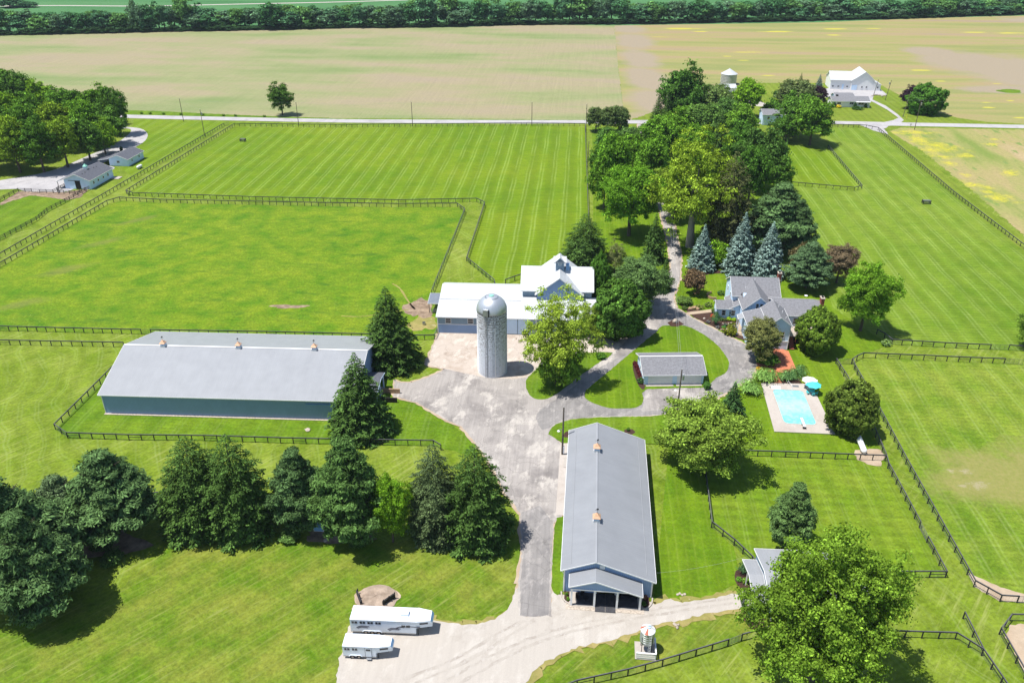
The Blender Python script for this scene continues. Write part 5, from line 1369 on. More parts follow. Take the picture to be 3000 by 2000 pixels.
tree('arborvitae', 'large oval arborvitae at the right end of the farmhouse', 'arbor', 2385, 1028, 892, 118, AR)
tree('crabapple', 'bronze green crabapple in front of the house gable', 'broad_near', 2222, 1054, 932, 104, (0.167, 0.181, 0.065))
tree('dark_yew', 'dark low yew under the crabapple by the patio', 'bush', 2245, 1068, 1030, 60, DG)
tree('arborvitae', 'big rounded arborvitae right of the swimming pool', 'dense', 2482, 1262, 1112, 138, (0.109, 0.160, 0.029))
tree('honey_locust', 'feathery honey locust with dark shade, right of the long stable', 'broad_near', 2050, 1372, 1172, 238, (0.19, 0.285, 0.045), i=1)
tree('dark_spruce', 'dark conifer behind the honey locust near the pool lawn', 'spruce', 2140, 1222, 1118, 92, (0.051, 0.109, 0.036))
tree('locust', 'light yellow green locust with airy crown right of the silo', 'open_near', 1628, 1120, 866, 192, (0.246, 0.334, 0.043), i=1)
tree('locust_shoot', 'low dense shoots at the foot of the airy locust', 'bush', 1640, 1130, 1010, 115, (0.131, 0.232, 0.029))
tree('young_locust', 'slim yellow green tree right of the airy locust', 'open_near', 1732, 990, 895, 78, (0.217, 0.312, 0.043))
tree('maple', 'very large bright green maple covering the small barn at lower right', 'maple_near', 2376, 1985, 1585, 382, (0.145, 0.245, 0.028), i=0)
tree('white_pine', 'small mid green pine above the big lower right maple', 'pine_near', 2308, 1592, 1408, 128, (0.11, 0.19, 0.062))
tree('edge_maple', 'maple cut by the right edge of the frame', 'broad_near', 3020, 1020, 892, 95, (0.145, 0.246, 0.036))
tree('crabapple', 'small bronze tree standing on the round lawn beside the drive fork', 'bush', 2032, 862, 782, 66, (0.167, 0.116, 0.072))

# ---- tree belt between the drive and the road
belt = [
 ('broad', 1768, 610, 462, 92, MG, 'green tree filling the left edge of the belt above the spruce'),
 ('bush', 1880, 600, 515, 80, MG, 'leafy undergrowth between bright maple and drive'),
 ('broad', 1905, 560, 400, 110, MG, 'mid green tree left of the drive below the belt top'),
 ('broad', 1850, 520, 385, 105, MG, 'rounded green tree above the bright maple'),
 ('tall', 1760, 540, 408, 66, DG, 'narrow dark tree on the left edge of the belt'),
 ('broad', 1780, 470, 372, 90, (0.080, 0.167, 0.036), 'first round tree below the roadside group'),
 ('broad', 1852, 455, 368, 90, (0.087, 0.160, 0.043), 'greyish green tree just below the road gap'),
 ('broad', 1930, 470, 330, 105, MG, 'green tree on the upper left shoulder of the belt'),
 ('tall', 1992, 372, 180, 125, (0.072, 0.160, 0.029), 'tallest tree of the belt, rising above the road into the crop field'),
 ('spruce', 1925, 372, 270, 56, SP, 'dark small spruce beside the tallest belt tree'),
 ('spruce', 1948, 385, 262, 44, SP, 'second small spruce beside the tallest belt tree'),
 ('broad', 1960, 440, 330, 110, MG, 'wide green tree under the tallest one'),
 ('broad', 2050, 420, 300, 110, (0.102, 0.189, 0.043), 'pale green tree in the middle of the belt'),
 ('broad', 2075, 365, 238, 120, (0.138, 0.210, 0.065), 'olive green willow like tree left of the grain bin'),
 ('tall', 2105, 330, 245, 64, (0.123, 0.203, 0.065), 'light crown just below the grain bin'),
 ('broad', 2182, 345, 226, 84, BG_, 'bright green round tree right of the grain bin'),
 ('broad', 2160, 415, 300, 100, (0.123, 0.239, 0.029), 'bright green tree below the grain bin tree'),
 ('spruce_near', 2098, 480, 320, 70, SP, 'tall dark spruce in the heart of the belt'),
 ('broad', 2030, 500, 360, 100, MG, 'green tree behind the sycamore crown'),
 ('broad', 2160, 500, 350, 100, DG, 'dark tree right of the heart spruce'),
 ('tall', 2215, 560, 355, 120, (0.072, 0.145, 0.032), 'tall dark green tree on the right side of the belt'),
 ('broad', 2245, 520, 380, 90, DG, 'dark green crown under the hidden house'),
 ('broad', 2272, 575, 452, 76, (0.087, 0.181, 0.029), 'small green tree at the right foot of the belt'),
 ('broad', 2190, 600, 420, 100, DG, 'deep green tree above the big pine'),
 ('bush', 2225, 450, 395, 60, MG, 'green shrubs in front of the hidden house'),
 ('broad', 1900, 610, 520, 70, MG, 'low green crown where the drive enters the belt'),
 ('broad', 2010, 415, 300, 90, MG, 'round green tree behind the small spruces'),
 ('broad', 2120, 400, 280, 100, (0.087, 0.174, 0.043), 'rounded green tree between willow and bright tree'),
 ('broad', 1745, 385, 310, 58, (0.109, 0.160, 0.058), 'left tree of the flat topped roadside group'),
 ('broad', 1780, 388, 308, 60, (0.109, 0.160, 0.058), 'middle tree of the flat topped roadside group'),
 ('broad', 1812, 386, 307, 56, (0.094, 0.145, 0.051), 'right tree of the flat topped roadside group'),
 ('spruce', 1826, 388, 328, 40, SP, 'small spruce right of the flat topped group'),
 ('bush', 2298, 300, 255, 70, (0.072, 0.145, 0.036), 'dark shrub left of the olive farm tree'),
 ('broad', 2325, 335, 228, 118, (0.123, 0.167, 0.065), 'broad olive tree left of the white farm barn'),
 ('bush', 2260, 345, 290, 70, DG, 'dark bushy tree beside the hidden house'),
 ('spruce', 2337, 290, 212, 34, SP, 'dark spruce behind the olive farm tree'),
 ('bluespruce', 2392, 290, 216, 40, (0.131, 0.203, 0.189), 'small blue spruce left of the white farm barn'),
 ('broad', 2395, 312, 250, 44, PU, 'purple leaved tree at the foot of the small blue spruce'),
 ('broad', 2322, 400, 270, 110, (0.087, 0.181, 0.029), 'left lobe of the big green tree by the road'),
 ('broad', 2372, 425, 285, 110, (0.102, 0.210, 0.026), 'big green tree by the road with shade on the paddock'),
 ('broad', 2300, 415, 330, 80, DG, 'dark tree left of the big one by the road'),
 ('tall', 828, 337, 238, 62, (0.080, 0.160, 0.029), 'lone upright tree beside the road in front of the crop field'),
 ('broad', 2658, 318, 248, 48, PU, 'purple leaved tree beyond the road at right'),
 ('dense', 2706, 333, 240, 96, (0.075, 0.18, 0.026), 'rounded dense green tree beyond the road at right'),
]
for fam, bx, by, ty, w, col, lab in belt:
    tree('conifer' if 'spruce' in fam else 'broadleaf_tree', lab, fam, bx, by, ty, w, col, group='trees of the belt and the road side')

# ---- left wood
wood = [(-40, 400, 210, 120), (10, 330, 190, 100), (60, 345, 198, 95), (125, 340, 225, 90), (185, 350, 255, 80), (240, 362, 258, 80), (300, 372, 245, 90), (350, 395, 250, 76), (30, 420, 260, 110), (110, 425, 270, 110),
        (185, 440, 290, 105), (260, 430, 285, 100), (325, 425, 300, 90), (-20, 500, 310, 130), (60, 505, 330, 110), (130, 505, 345, 105), (200, 490, 345, 100), (265, 470, 340, 90), (310, 452, 345, 70), (90, 470, 300, 100), (15, 460, 300, 110), (230, 410, 300, 90)]
cs = [(.070, .155, .022), (.105, .22, .022), (.085, .175, .03), (.14, .255, .022), (.09, .19, .025)]
woodlab = ['tree cut by the left edge behind the wood', 'dark tree at the top left of the wood', 'round tree on the back edge of the wood', 'second round tree on the back edge of the wood', 'third tree on the back edge of the wood, near the dip', 'tree in the dip of the wood outline',
 'tall tree near the right end of the wood', 'rightmost tree of the wood, over the bend of the drive', 'tree in the middle left of the wood', 'tree in the middle of the wood', 'bright tree in the middle right of the wood', 'tree behind the bend of the neighbour drive', 'low tree at the right end of the wood above the shade',
 'large tree in the bottom left corner of the wood', 'front tree of the wood above thin trunks at left', 'front tree of the wood above the pale trunks', 'sunlit front tree behind the neighbour barn roof', 'front tree behind the small blue shed', 'small front tree at the drive bend', 'inner tree behind the front row of the wood', 'inner tree at the left of the wood', 'inner tree near the right of the wood']
for k, (bx, by, ty, w) in enumerate(wood):
    tree('wood_tree', woodlab[k], 'broad' if k % 3 else 'tall', bx, by, ty, w, (0.160, 0.254, 0.026) if k in (10, 14, 16) else cs[k % 5], group='trees of the left wood')

# ---- far tree line: every tree its own object
base_line = [(-250, 112), (0, 103), (150, 100), (300, 97), (500, 92), (700, 89), (850, 86), (1000, 82), (1200, 80), (1350, 77), (1500, 73), (1700, 71), (1850, 70), (2000, 68), (2150, 65), (2350, 61), (2500, 57), (2650, 54), (2800, 48), (3000, 42), (3250, 34)]
def line_y(x):
    for (a, ya), (b, yb) in zip(base_line, base_line[1:]):
        if a <= x <= b: return ya + (yb - ya) * (x - a) / (b - a)
    return 60
tops = [(0, 20), (60, 32), (120, 30), (180, 28), (240, 32), (300, 36), (350, 42), (400, 12), (440, 8), (490, 0), (540, -8), (580, 32), (610, 28), (650, 45), (700, 34), (760, 20), (800, 15), (850, 22), (900, 28), (960, 22), (1010, 20), (1060, 18), (1110, 12), (1150, 24), (1200, -6), (1250, -18), (1310, -14), (1350, 10), (1400, -6), (1450, 8), (1500, 4), (1550, 0), (1600, 10), (1650, -5), (1700, -18), (1760, -22), (1820, -10), (1870, 10), (1920, 6), (1980, -4), (2040, 5), (2100, 12), (2160, 4), (2220, -6), (2270, -12), (2330, 12), (2380, 4), (2430, -8), (2480, 4), (2530, 14), (2580, 24), (2630, 32), (2670, -4), (2720, 4), (2760, -6), (2810, -2), (2860, 6), (2910, 4), (2960, 0), (3010, 2), (3070, -4), (3130, 0)]
# labels: where along the line, found by what stands in front
def far_lab(x, k, n):
    side = 'far left' if x < 450 else 'left' if x < 1000 else 'left middle' if x < 1500 else 'middle' if x < 2000 else 'right middle' if x < 2450 else 'right'
    tint = ['deep green', 'bluish green', 'mid green', 'greyish green'][k % 4]
    return f'{tint} tree of the far tree line, {side} part'
FT = [(.055, .150, .062), (.072, .175, .090), (.100, .215, .068), (.095, .180, .105)]
for k, (x, ty) in enumerate(tops):
    y = line_y(x) - RND.uniform(2, 6)
    tree('treeline_tree', far_lab(x, k, 0), 'far', x + RND.uniform(-8, 8), y, ty + RND.uniform(-16, 12), RND.uniform(46, 84), FT[k % 4], group=far_lab(x, k, 0) + ', several alike')
    tree('treeline_tree', far_lab(x + 25, k + 2, 0), 'far', x + 25 + RND.uniform(-8, 8), y - 4, (ty + y - 74) / 2 + RND.uniform(-8, 8), RND.uniform(60, 84), FT[(k + 2) % 4], group=far_lab(x + 25, k + 2, 0) + ', several alike')
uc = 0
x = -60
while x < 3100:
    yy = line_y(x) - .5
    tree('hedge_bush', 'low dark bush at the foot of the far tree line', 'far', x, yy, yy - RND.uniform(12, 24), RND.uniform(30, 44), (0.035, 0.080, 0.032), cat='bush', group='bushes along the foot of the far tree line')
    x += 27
for k, (x, w, ty) in enumerate([(30, 66, -12), (75, 40, 0), (95, 30, 4)]):
    tree('far_tree', ['dark tree beside the far pink roofed house', 'smaller tree right of the far house', 'round bush at the start of the far lane'][k], 'far', x, 22, ty, w, FT[1])
for k, x in enumerate((415, 440, 480, 530, 595, 655, 690, 775)):
    tree('verge_shrub', 'small wild shrub on the green verge beyond the road', 'round', x, 334 + (x-415)*.025, 328 + (x-415)*.025, 9, MG, cat='shrub', group='wild shrubs on the far verge')
# ------------------------------------------------------------------ shrubs, beds, ornamental grasses
def shrub(label, bx, by, w, h, col, fam='round', name='shrub', group=None):
    c = G(bx, by); r = w / 2 / scale_at(by) * (1.5 if fam == 'grass' else 1.1)
    if fam == 'grass': h *= 1.15
    t = thing(name, label, 'shrub' if fam != 'grass' else 'ornamental grass', (c.x, c.y, 0.02), RND.uniform(0, 6), group)
    o = obj('blades' if fam == 'grass' else 'leaves', P[fam][RND.randrange(len(P[fam]))], t, scl=(r, r, h / HT[fam]))
    o.color = (*col, 1)
    return t
GR = (.20, .34, .09)
shrub('large fountain grass clump left of the pool corner', 2190, 1146, 62, 1.9, GR, 'grass', 'fountain_grass')
shrub('front half of the large grass clump at the pool corner', 2206, 1152, 44, 1.7, GR, 'grass', 'fountain_grass')
shrub('wide fountain grass clump behind the pool at left', 2232, 1112, 62, 1.8, GR, 'grass', 'fountain_grass')
shrub('right part of the wide grass clump behind the pool', 2256, 1114, 46, 1.8, GR, 'grass', 'fountain_grass')
GR2 = (.12, .23, .08)
shrub('darker grass clump behind the pool, right of the brick walk', 2300, 1112, 46, 1.5, GR2, 'grass', 'fountain_grass')
shrub('middle of the darker grass clumps behind the pool', 2320, 1108, 44, 1.5, GR2, 'grass', 'fountain_grass')
shrub('rightmost darker grass clump near the white parasol', 2342, 1097, 42, 1.6, GR2, 'grass', 'fountain_grass')
shrub('small yellow flowering bush at the patio edge', 2222, 1083, 14, .7, (0.652, 0.362, 0.029))
shrub('low yellow green plant beside the parasols', 2352, 1120, 16, .6, (0.319, 0.406, 0.058))
for k, (x, y, w, h, c, lab, fam) in enumerate([
    (2137, 978, 38, 1.9, (0.145, 0.167, 0.022), 'large clipped mound shrub beside the drive', 'round'), (2146, 960, 24, 1.3, (0.145, 0.174, 0.029), 'smaller clipped mound shrub behind the large one', 'round'),
    (2120, 962, 12, .8, (0.087, 0.290, 0.072), 'small bright green ball shrub in the house bed', 'round'), (2096, 950, 26, 2.2, (0.087, 0.189, 0.072), 'feathery green shrub in the middle of the house bed', 'grass'),
    (2074, 945, 12, .7, (0.189, 0.189, 0.203), 'grey ball shrub at the left of the house bed', 'round'), (2102, 961, 11, .7, (0.174, 0.174, 0.189), 'grey ball shrub at the front of the house bed', 'round'),
    (2125, 954, 10, .7, (0.102, 0.145, 0.116), 'dark grey green ball shrub in the house bed', 'round'), (2098, 926, 12, 1.5, (0.072, 0.160, 0.043), 'upright green shrub at the house corner', 'round'),
    (2136, 938, 14, .9, (0.319, 0.478, 0.029), 'bright lime shrub under the house wall, left', 'round'), (2150, 940, 13, .9, (0.319, 0.478, 0.029), 'bright lime shrub under the house wall, right', 'round'),
    (2113, 938, 13, .8, (0.102, 0.174, 0.043), 'low green shrub under the left house window', 'round'), (2123, 940, 11, .8, (0.131, 0.174, 0.058), 'second low shrub under the house windows', 'round'),
    (2092, 916, 16, 1.4, (0.116, 0.189, 0.043), 'rounded green shrub at the house entrance', 'round'), (2090, 928, 16, .6, (0.507, 0.087, 0.043), 'low red flowering plants by the house corner', 'round'),
    (2005, 905, 16, .8, (0.102, 0.160, 0.043), 'low evergreen in the bed at the fork, left', 'round'), (2075, 897, 20, 1.1, (0.145, 0.203, 0.058), 'round shrub with pale blooms on the front lawn', 'round'),
    (2005, 888, 44, 1.6, (0.109, 0.181, 0.043), 'umbrella shaped small tree at the bend of the drive', 'bush'), (2112, 862, 20, 1.0, (0.072, 0.145, 0.043), 'low green bush by the curved garden wall', 'round'),
    (2048, 902, 24, .7, (0.174, 0.203, 0.058), 'spreading juniper by the boulders', 'round'),
    (2070, 1138, 20, 1.6, (0.087, 0.203, 0.043), 'clipped green box shrub at the right front corner of the garage', 'dense'), (1876, 1122, 18, 1.4, (0.072, 0.160, 0.043), 'green shrub at the left front corner of the garage', 'round'),
    (1760, 1048, 28, 1.4, (0.087, 0.203, 0.029), 'round green bush at the tip of the locust lawn', 'round'),
    (2595, 1010, 26, 1.3, (0.189, 0.290, 0.102), 'pale green round bush beside the pasture corner', 'round'),
    (1840, 1262, 9, .8, (0.072, 0.174, 0.043), 'small upright shrub behind the stable', 'round'), (1660, 1743, 8, .7, (0.145, 0.319, 0.029), 'round bright shrub left of the stable porch, rear', 'round'), (1664, 1757, 9, .7, (0.145, 0.319, 0.029), 'round bright shrub left of the stable porch, front', 'round'),
    (1890, 1754, 11, .9, (0.290, 0.145, 0.116), 'reddish shrub right of the stable porch', 'round'), (1886, 1772, 14, .8, (0.058, 0.131, 0.029), 'dark shrub in the shade right of the porch', 'round'),
    (2176, 1678, 32, 1.5, (0.080, 0.160, 0.072), 'feathery shrub in the bed above the path', 'grass'), (2164, 1700, 15, .7, (0.145, 0.319, 0.043), 'small round green shrub in the bed above the path', 'round'), (2184, 1706, 20, .9, (0.174, 0.319, 0.043), 'leafy green shrub at the front of the upper bed', 'round'),
    (2193, 1792, 20, .9, (0.145, 0.319, 0.043), 'leafy green shrub in the bed below the path', 'round'), (2214, 1800, 26, 1.2, (0.131, 0.261, 0.072), 'fountain shrub in the bed below the path', 'grass'), (2200, 1818, 22, 1.3, (0.072, 0.160, 0.072), 'dark grass tuft in the bed below the path', 'grass'),
    (2426, 302, 16, 1.6, (0.072, 0.145, 0.029), 'round shrub left of the ranch house', 'round'), (2432, 314, 18, 1.8, (0.072, 0.174, 0.029), 'shrub at the left corner of the ranch house', 'round'), (2443, 314, 11, 2.4, (0.043, 0.102, 0.029), 'dark upright shrub at the ranch house corner', 'round'), (2456, 315, 15, 1.3, (0.725, 0.609, 0.043), 'yellow bush in front of the ranch house', 'round'),
    (2512, 320, 30, 1.2, (0.058, 0.131, 0.029), 'clipped dark hedge in front of the ranch house porch', 'round'), (2504, 316, 8, 2.6, (0.043, 0.102, 0.029), 'slim dark conifer left of the ranch porch', 'arbor'), (2536, 316, 8, 2.2, (0.043, 0.102, 0.029), 'slim dark conifer right of the ranch porch', 'arbor'),
    (404, 463, 11, 3.0, (0.043, 0.087, 0.029), 'slim dark cypress at the right corner of the blue shed', 'arbor'), (357, 444, 8, 2.2, (0.043, 0.087, 0.029), 'slim dark cypress behind the blue shed', 'arbor'),
    (2298, 396, 16, 1.2, (0.072, 0.145, 0.043), 'bush near the hidden house garden', 'round')]):
    shrub(lab, x, y, w, h, c, fam)
for k in range(6):
    shrub('dark red barberry in the row beside the garage', 1861 + 3.6*k, 1068 + 8.6*k, 15, .8, (0.109, 0.026, 0.032), 'round', 'barberry', 'barberry row beside the garage')
# undergrowth in the shade of the left pines
for k, (x, y, lab) in enumerate([(330, 1640, 'green brambles at the edge of the left pine shade'), (200, 1700, 'pale bramble patch in the left pine shade'), (300, 1600, 'low bramble under the second left pine'), (1050, 1590, 'trailing bough at the foot of the middle pine'), (850, 1575, 'low brush under the smaller pine')]):
    shrub(lab, x, y, 60, 1.2, (0.087, 0.160, 0.043), 'bush', 'bramble')

# ------------------------------------------------------------------ rocks
def rock(label, x, y, w, h, mat='stone', group=None):
    c = G(x, y); r = w / 2 / scale_at(y)
    mb = MB()
    n, m = 8, 5
    rr = random.Random(int(x * 7 + y))
    pr = [(math.sin(math.pi*k/m), -math.cos(math.pi*k/m)) for k in range(m+1)]
    mb.lathe([(max(a, .02), z) for a, z in pr], n)
    mb.v = [(a*(1+rr.uniform(-.2, .2)), b*(1+rr.uniform(-.2, .2)), z*(1+rr.uniform(-.15, .15))) for a, b, z in mb.v]
    o = mb.build('rock', M[mat])
    o.location = (c.x, c.y, h*.25); o.scale = (r, r*.8, h/2); o.rotation_euler = (0, 0, rr.uniform(0, 3))
    return tag(o, label, 'rock', group)
rock('large pale boulder in the bed at the drive fork', 1978, 944, 19, 1.3)
for k, (x, y, w) in enumerate([(2022, 906, 14), (2034, 903, 16), (2044, 907, 12)]):
    rock(['left reddish boulder by the stone walk', 'middle reddish boulder by the stone walk', 'right reddish boulder by the stone walk'][k], x, y, w, .9, 'tan_wood')
for k in range(9):
    rock('white stone of the small rock heap on the feed bin lawn', 1982 + RND.uniform(-12, 12), 1834 + RND.uniform(-7, 7), RND.uniform(6, 11), .35, group='stones of the rock heap')
for k in range(4):
    rock('flat pale stone lying on the grass above the gravel path', 1985 + k*7, 1740 + RND.uniform(-2, 2), 10, .2, group='flat stones above the path')
rock('pale flat stone on the arena lawn', 901, 1259, 20, .3)
rock('pale stone in front of the blue hutch', 955, 1582, 18, .25)
for k in range(7):
    rock('pale edging stone in front of the house bed', 2118 + k*8, 948 + RND.uniform(-1.5, 1.5), 6, .3, group='edging stones of the house bed')
rock('pale rock in the mulch at the left of the house bed', 2063, 934, 9, .5)
for k in range(6):
    rock('rock of the rubble bank beside the farm drive', 2556 + k*7, 281 + RND.uniform(-2, 2), 8, .8, group='rubble bank by the farm drive')
# gravel mound behind the trailers
HEAP = field_mat('brown_gravel', [(0.35, (0.26, 0.20, 0.155)), (0.65, (0.38, 0.30, 0.24))], 0.5, 0.5, fine=0.3)
c = G(1103, 1752)
mb = MB().lathe([(3.3, 0), (2.6, .18), (1.8, .4), (.8, .55), (.02, .6)], 24)
mb.v = [(x*(1+RND.uniform(-.05, .05)), y*(1+RND.uniform(-.05, .05))*.85, z*(1+RND.uniform(-.12, .12))) for x, y, z in mb.v]
o = mb.build('gravel_heap', HEAP); o.location = (c.x, c.y, 0)
tag(o, 'low round heap of brown gravel behind the horse trailers', 'gravel heap')
def ties(label, a, b, n):
    p, q = G(*a), G(*b)
    t = thing('timber_bay', label, 'retaining wall', p, 0)
    d = q - p
    for k in range(n):
        MB().bar((0, 0, .14+.26*k), (d.x, d.y, .14+.26*k), .22, .24).build('timber', M['fence'], t)
    for s in (0.02, .5, .98): MB().bar((d.x*s+.15, d.y*s, 0), (d.x*s+.15, d.y*s, .3+.26*n), .15).build('stake', M['fence'], t)
ties('black timber wall at the left of the gravel heap', (1058, 1772), (1046, 1738), 3)
ties('black timber wall at the right of the gravel heap', (1122, 1775), (1155, 1752), 4)

# ------------------------------------------------------------------ utility poles and wires
wire_pts = {}
def pole(label, bx, by, ty, lean=0.0, extras=(), key=None, group='wooden utility poles', r=.16):
    c = G(bx, by); h = height_of(bx, by, ty)
    t = thing('utility_pole', label, 'utility pole', (c.x, c.y, 0), 0, group)
    MB().tube((0, 0, 0), (lean, 0, h), r, r*.7, 8).build('pole', M['pole'], t)
    if 'arm' in extras:
        MB().bar((-1.0, 0, h-.5), (1.0, 0, h-.5), .12).build('crossarm', M['pole'], t)
        for u in (-.9, 0, .9): MB().tube((u, 0, h-.42), (u, 0, h-.18), .05, n=6).build('insulator', M['white'], t)
    else:
        MB().tube((lean, 0, h-.1), (lean, 0, h+.2), .05, n=6).build('insulator', M['white'], t)
    if 'can' in extras:
        MB().tube((.42, -.1, h-2.4), (.42, -.1, h-1.3), .26, n=12).build('transformer', M['galv'], t)
        MB().tube((.42, -.1, h-1.3), (.42, -.1, h-1.05), .09, n=8).build('bushing', M['white'], t)
    if 'lamp' in extras:
        MB().bar((0, 0, h*.52), (-.7, 0, h*.55), .06).build('lamp_arm', M['galv'], t)
        MB().lathe([(.08, .25), (.3, .05), (.28, 0), (.02, 0)], 12, (-.85, 0, h*.50)).build('lamp_shade', M['white'], t)
    if 'box' in extras:
        MB().box(.12, .4, -.2, .12, .4, 1.9).build('meter_box', M['white'], t)
    if key: wire_pts[key] = Vector((c.x + lean, c.y, h))
    return t
pole('slim roadside pole at the left, above the mown strip', 538, 356, 289, key='a')
pole('pole with white transformer standing in the left lane fence', 600, 400, 321, extras=('can',), key='a2')
pole('roadside pole right of the lone tree', 875, 366, 299, key='b')
pole('roadside pole in the middle of the paddock fence', 1209, 371, 299, key='c')
pole('roadside pole right of the paddock middle', 1558, 368, 299, key='d')
pole('tall pale pole at the corner of the paddock by the tree belt', 1716, 388, 306, key='e')
pole('slim pole leaning beside the paddock fence', 1722, 490, 414, key='e2')
pole('weathered pole with lamp beside the far left corner of the stable', 1647, 1330, 1193, extras=('lamp', 'box'), key='s', r=.2)
pole('pole with white transformer in front of the garage', 1984, 1203, 1082, extras=('can', 'lamp'), key='g', r=.18)
pole('pole with crossarm by the road at right', 2679, 380, 293, extras=('arm', 'can'), key='r')
pole('slim pole in front of the purple tree beyond the road', 2645, 343, 270, lean=1.0, key='r2')
pole('pole with white transformer beside the farm drive', 2593, 294, 234, lean=1.2, extras=('can',), key='r3')
pole('pole in front of the wing of the white farm barn', 2559, 280, 233, lean=1.0, key='r4')
o = MB().tube((0, 0, 0), (0, 0, 2.2), .08, n=6).build('marker_post', M['yellow']); p = G(2655, 348); o.location = p
tag(o, 'yellow marker post in the verge beside the farm drive', 'marker post')
o = MB().box(-.25, .25, -.2, .2, 1.0, 1.4).box(-.06, .06, -.06, .06, 0, 1.0).build('mailbox', M['galv']); o.location = G(2667, 372)
tag(o, 'grey mailbox on a post at the road side', 'mailbox')
def cable(label, p, q, sag=.8, r=.012, n=14):
    mb = MB()
    pr = None
    for k in range(n+1):
        t = k/n
        c = p.lerp(q, t) - Vector((0, 0, sag*4*t*(1-t)))
        if pr is not None: mb.tube(pr, c, r, r, 4, cap=False)
        pr = c
    return tag(mb.build('power_line', M['cable']), label, 'power line')
wp = wire_pts
cable('overhead line between the two left roadside poles', wp['a'], wp['b'], 1.2)
cable('overhead line from the lone tree pole to the middle pole', wp['b'], wp['c'], 1.2)
cable('overhead line from the middle pole to the next roadside pole', wp['c'], wp['d'], 1.2)
cable('overhead line from the roadside pole to the tree belt corner', wp['d'], wp['e'], .8)
cable('overhead line running left from the first roadside pole', wp['a'], wp['a'] + Vector((-60, 3, 0)), 1.2)
cable('overhead line from the left pole to the lane fence pole', wp['a'], wp['a2'], .6)
cable('overhead line across the road at right', wp['r'], wp['r2'], .6)
cable('overhead line running right along the road', wp['r'], wp['r'] + Vector((70, -8, 0)), 1.2)
cable('overhead line running left along the road from the crossarm pole', wp['r'], wp['r'] + Vector((-55, 4, 0)), 1.2)
cable('left line from the garage pole up towards the drive', wp['g'] + Vector((-.3, 0, -.3)), G(1955, 700) + Vector((0, 0, 9)), 1.4, .022)
cable('right line from the garage pole up towards the drive', wp['g'], G(1962, 700) + Vector((0, 0, 9.2)), 1.4, .022)
cable('thin line from the stable eave to the small barn', Vector((22.4, 94.0, 3.4)), Vector((37.2, 97.5, 3.4)), .5, .015)
cable('wire strung between the spruces behind the barn, upper', G(1760, 672) + Vector((0, 0, 3)), G(1900, 668) + Vector((0, 0, 3)), .3)

# ------------------------------------------------------------------ swimming pool
PD = at_building('pool_slab', 'pale concrete pool deck around the turquoise pool', 'pool deck', 2269, 1264, 5)
def rrect(u0, u1, v0, v1, r, n=6):
    pts = []
    for cx, cy, a in ((u1-r, v0+r, -90), (u1-r, v1-r, 0), (u0+r, v1-r, 90), (u0+r, v0+r, 180)):
        for k in range(n+1):
            t = math.radians(a + 90*k/n)
            pts.append((cx + r*math.cos(t), cy + r*math.sin(t)))
    return pts
inner = rrect(2.5, 9.15, 3.0, 16.3, 1.1)
outer = [(-.05, -.05), (12.0, .1), (11.75, 14.5), (10.9, 19.3), (.6, 18.7)]
vs = [Vector((x, y, .10)) for x, y in outer] + [Vector((x, y, .10)) for x, y in inner]
tr = tessellate_polygon([vs[:len(outer)], vs[len(outer):][::-1]])
idx = list(range(len(outer))) + list(range(len(vs)-1, len(outer)-1, -1))
me = bpy.data.meshes.new('deck_slab'); me.from_pydata([tuple(v) for v in vs], [], [tuple(idx[i] for i in t) for t in tr]); me.update()
if sum(p.normal.z for p in me.polygons) < 0: me.flip_normals()
me.materials.append(DECK)
obj('deck_slab', me, PD)
ed = MB()
for a, b in zip(outer, outer[1:] + outer[:1]): ed.add([(a[0], a[1], 0), (b[0], b[1], 0), (b[0], b[1], .1), (a[0], a[1], .1)], [(0, 1, 2, 3)])
ed.build('deck_edge', DECK, PD)
cp = MB()
for a, b in zip(inner, inner[1:] + inner[:1]): cp.bar((a[0], a[1], .11), (b[0], b[1], .11), .22, .05)
cp.build('coping', DECK, PD)
for v in (4.5, 9.0, 13.5):
    MB().box(.05, 2.3, v-.02, v+.02, .1, .104).build('deck_joint', M['stone'], PD)
    MB().box(9.4, 11.7, v-.02, v+.02, .1, .104).build('deck_joint', M['stone'], PD)
wm, nt, b = new_mat('pool_water')
v = coords(nt)
vo = nt.nodes.new('ShaderNodeTexVoronoi'); vo.feature = 'SMOOTH_F1'; vo.inputs['Scale'].default_value = 1.6
nn = nt.nodes.new('ShaderNodeTexNoise'); nn.inputs['Scale'].default_value = 1.5
va = nt.nodes.new('ShaderNodeVectorMath'); va.operation = 'ADD'
lnk(nt, v, nn.inputs['Vector']); lnk(nt, v, va.inputs[0]); lnk(nt, nn.outputs['Color'], va.inputs[1]); lnk(nt, va.outputs[0], vo.inputs['Vector'])
y = sepxyz(nt, v)[1]
deep = ramp(nt, math_n(nt, 'ADD', math_n(nt, 'DIVIDE', y, 18.0), math_n(nt, 'MULTIPLY', noise(nt, v, .35, 4), .45)), [(.52, (.17, .66, .70)), (.78, (.36, .76, .78)), (.98, (.22, .70, .74))])
c = mixc(nt, ramp(nt, vo.outputs['Distance'], [(.3, 0.0), (.7, .28)]), deep, (.58, .86, .86))
c = mixc(nt, ramp(nt, noise(nt, v, 2.6, 5, .8), [(.60, 0.0), (.66, .6)]), c, (.16, .58, .62))
lnk(nt, c, b.inputs['Base Color']); b.inputs['Roughness'].default_value = .12; b.inputs['Specular IOR Level'].default_value = .4
wv = [(x, y, .055) for x, y in inner]
me = bpy.data.meshes.new('pool_water'); me.from_pydata(wv, [], [tuple(range(len(wv)))]); me.materials.append(wm)
PW = obj('pool_water', me); PW.location = PD.location; PW.rotation_euler = PD.rotation_euler
tag(PW, 'turquoise water of the rounded swimming pool', kind='structure')
st_ = MB()
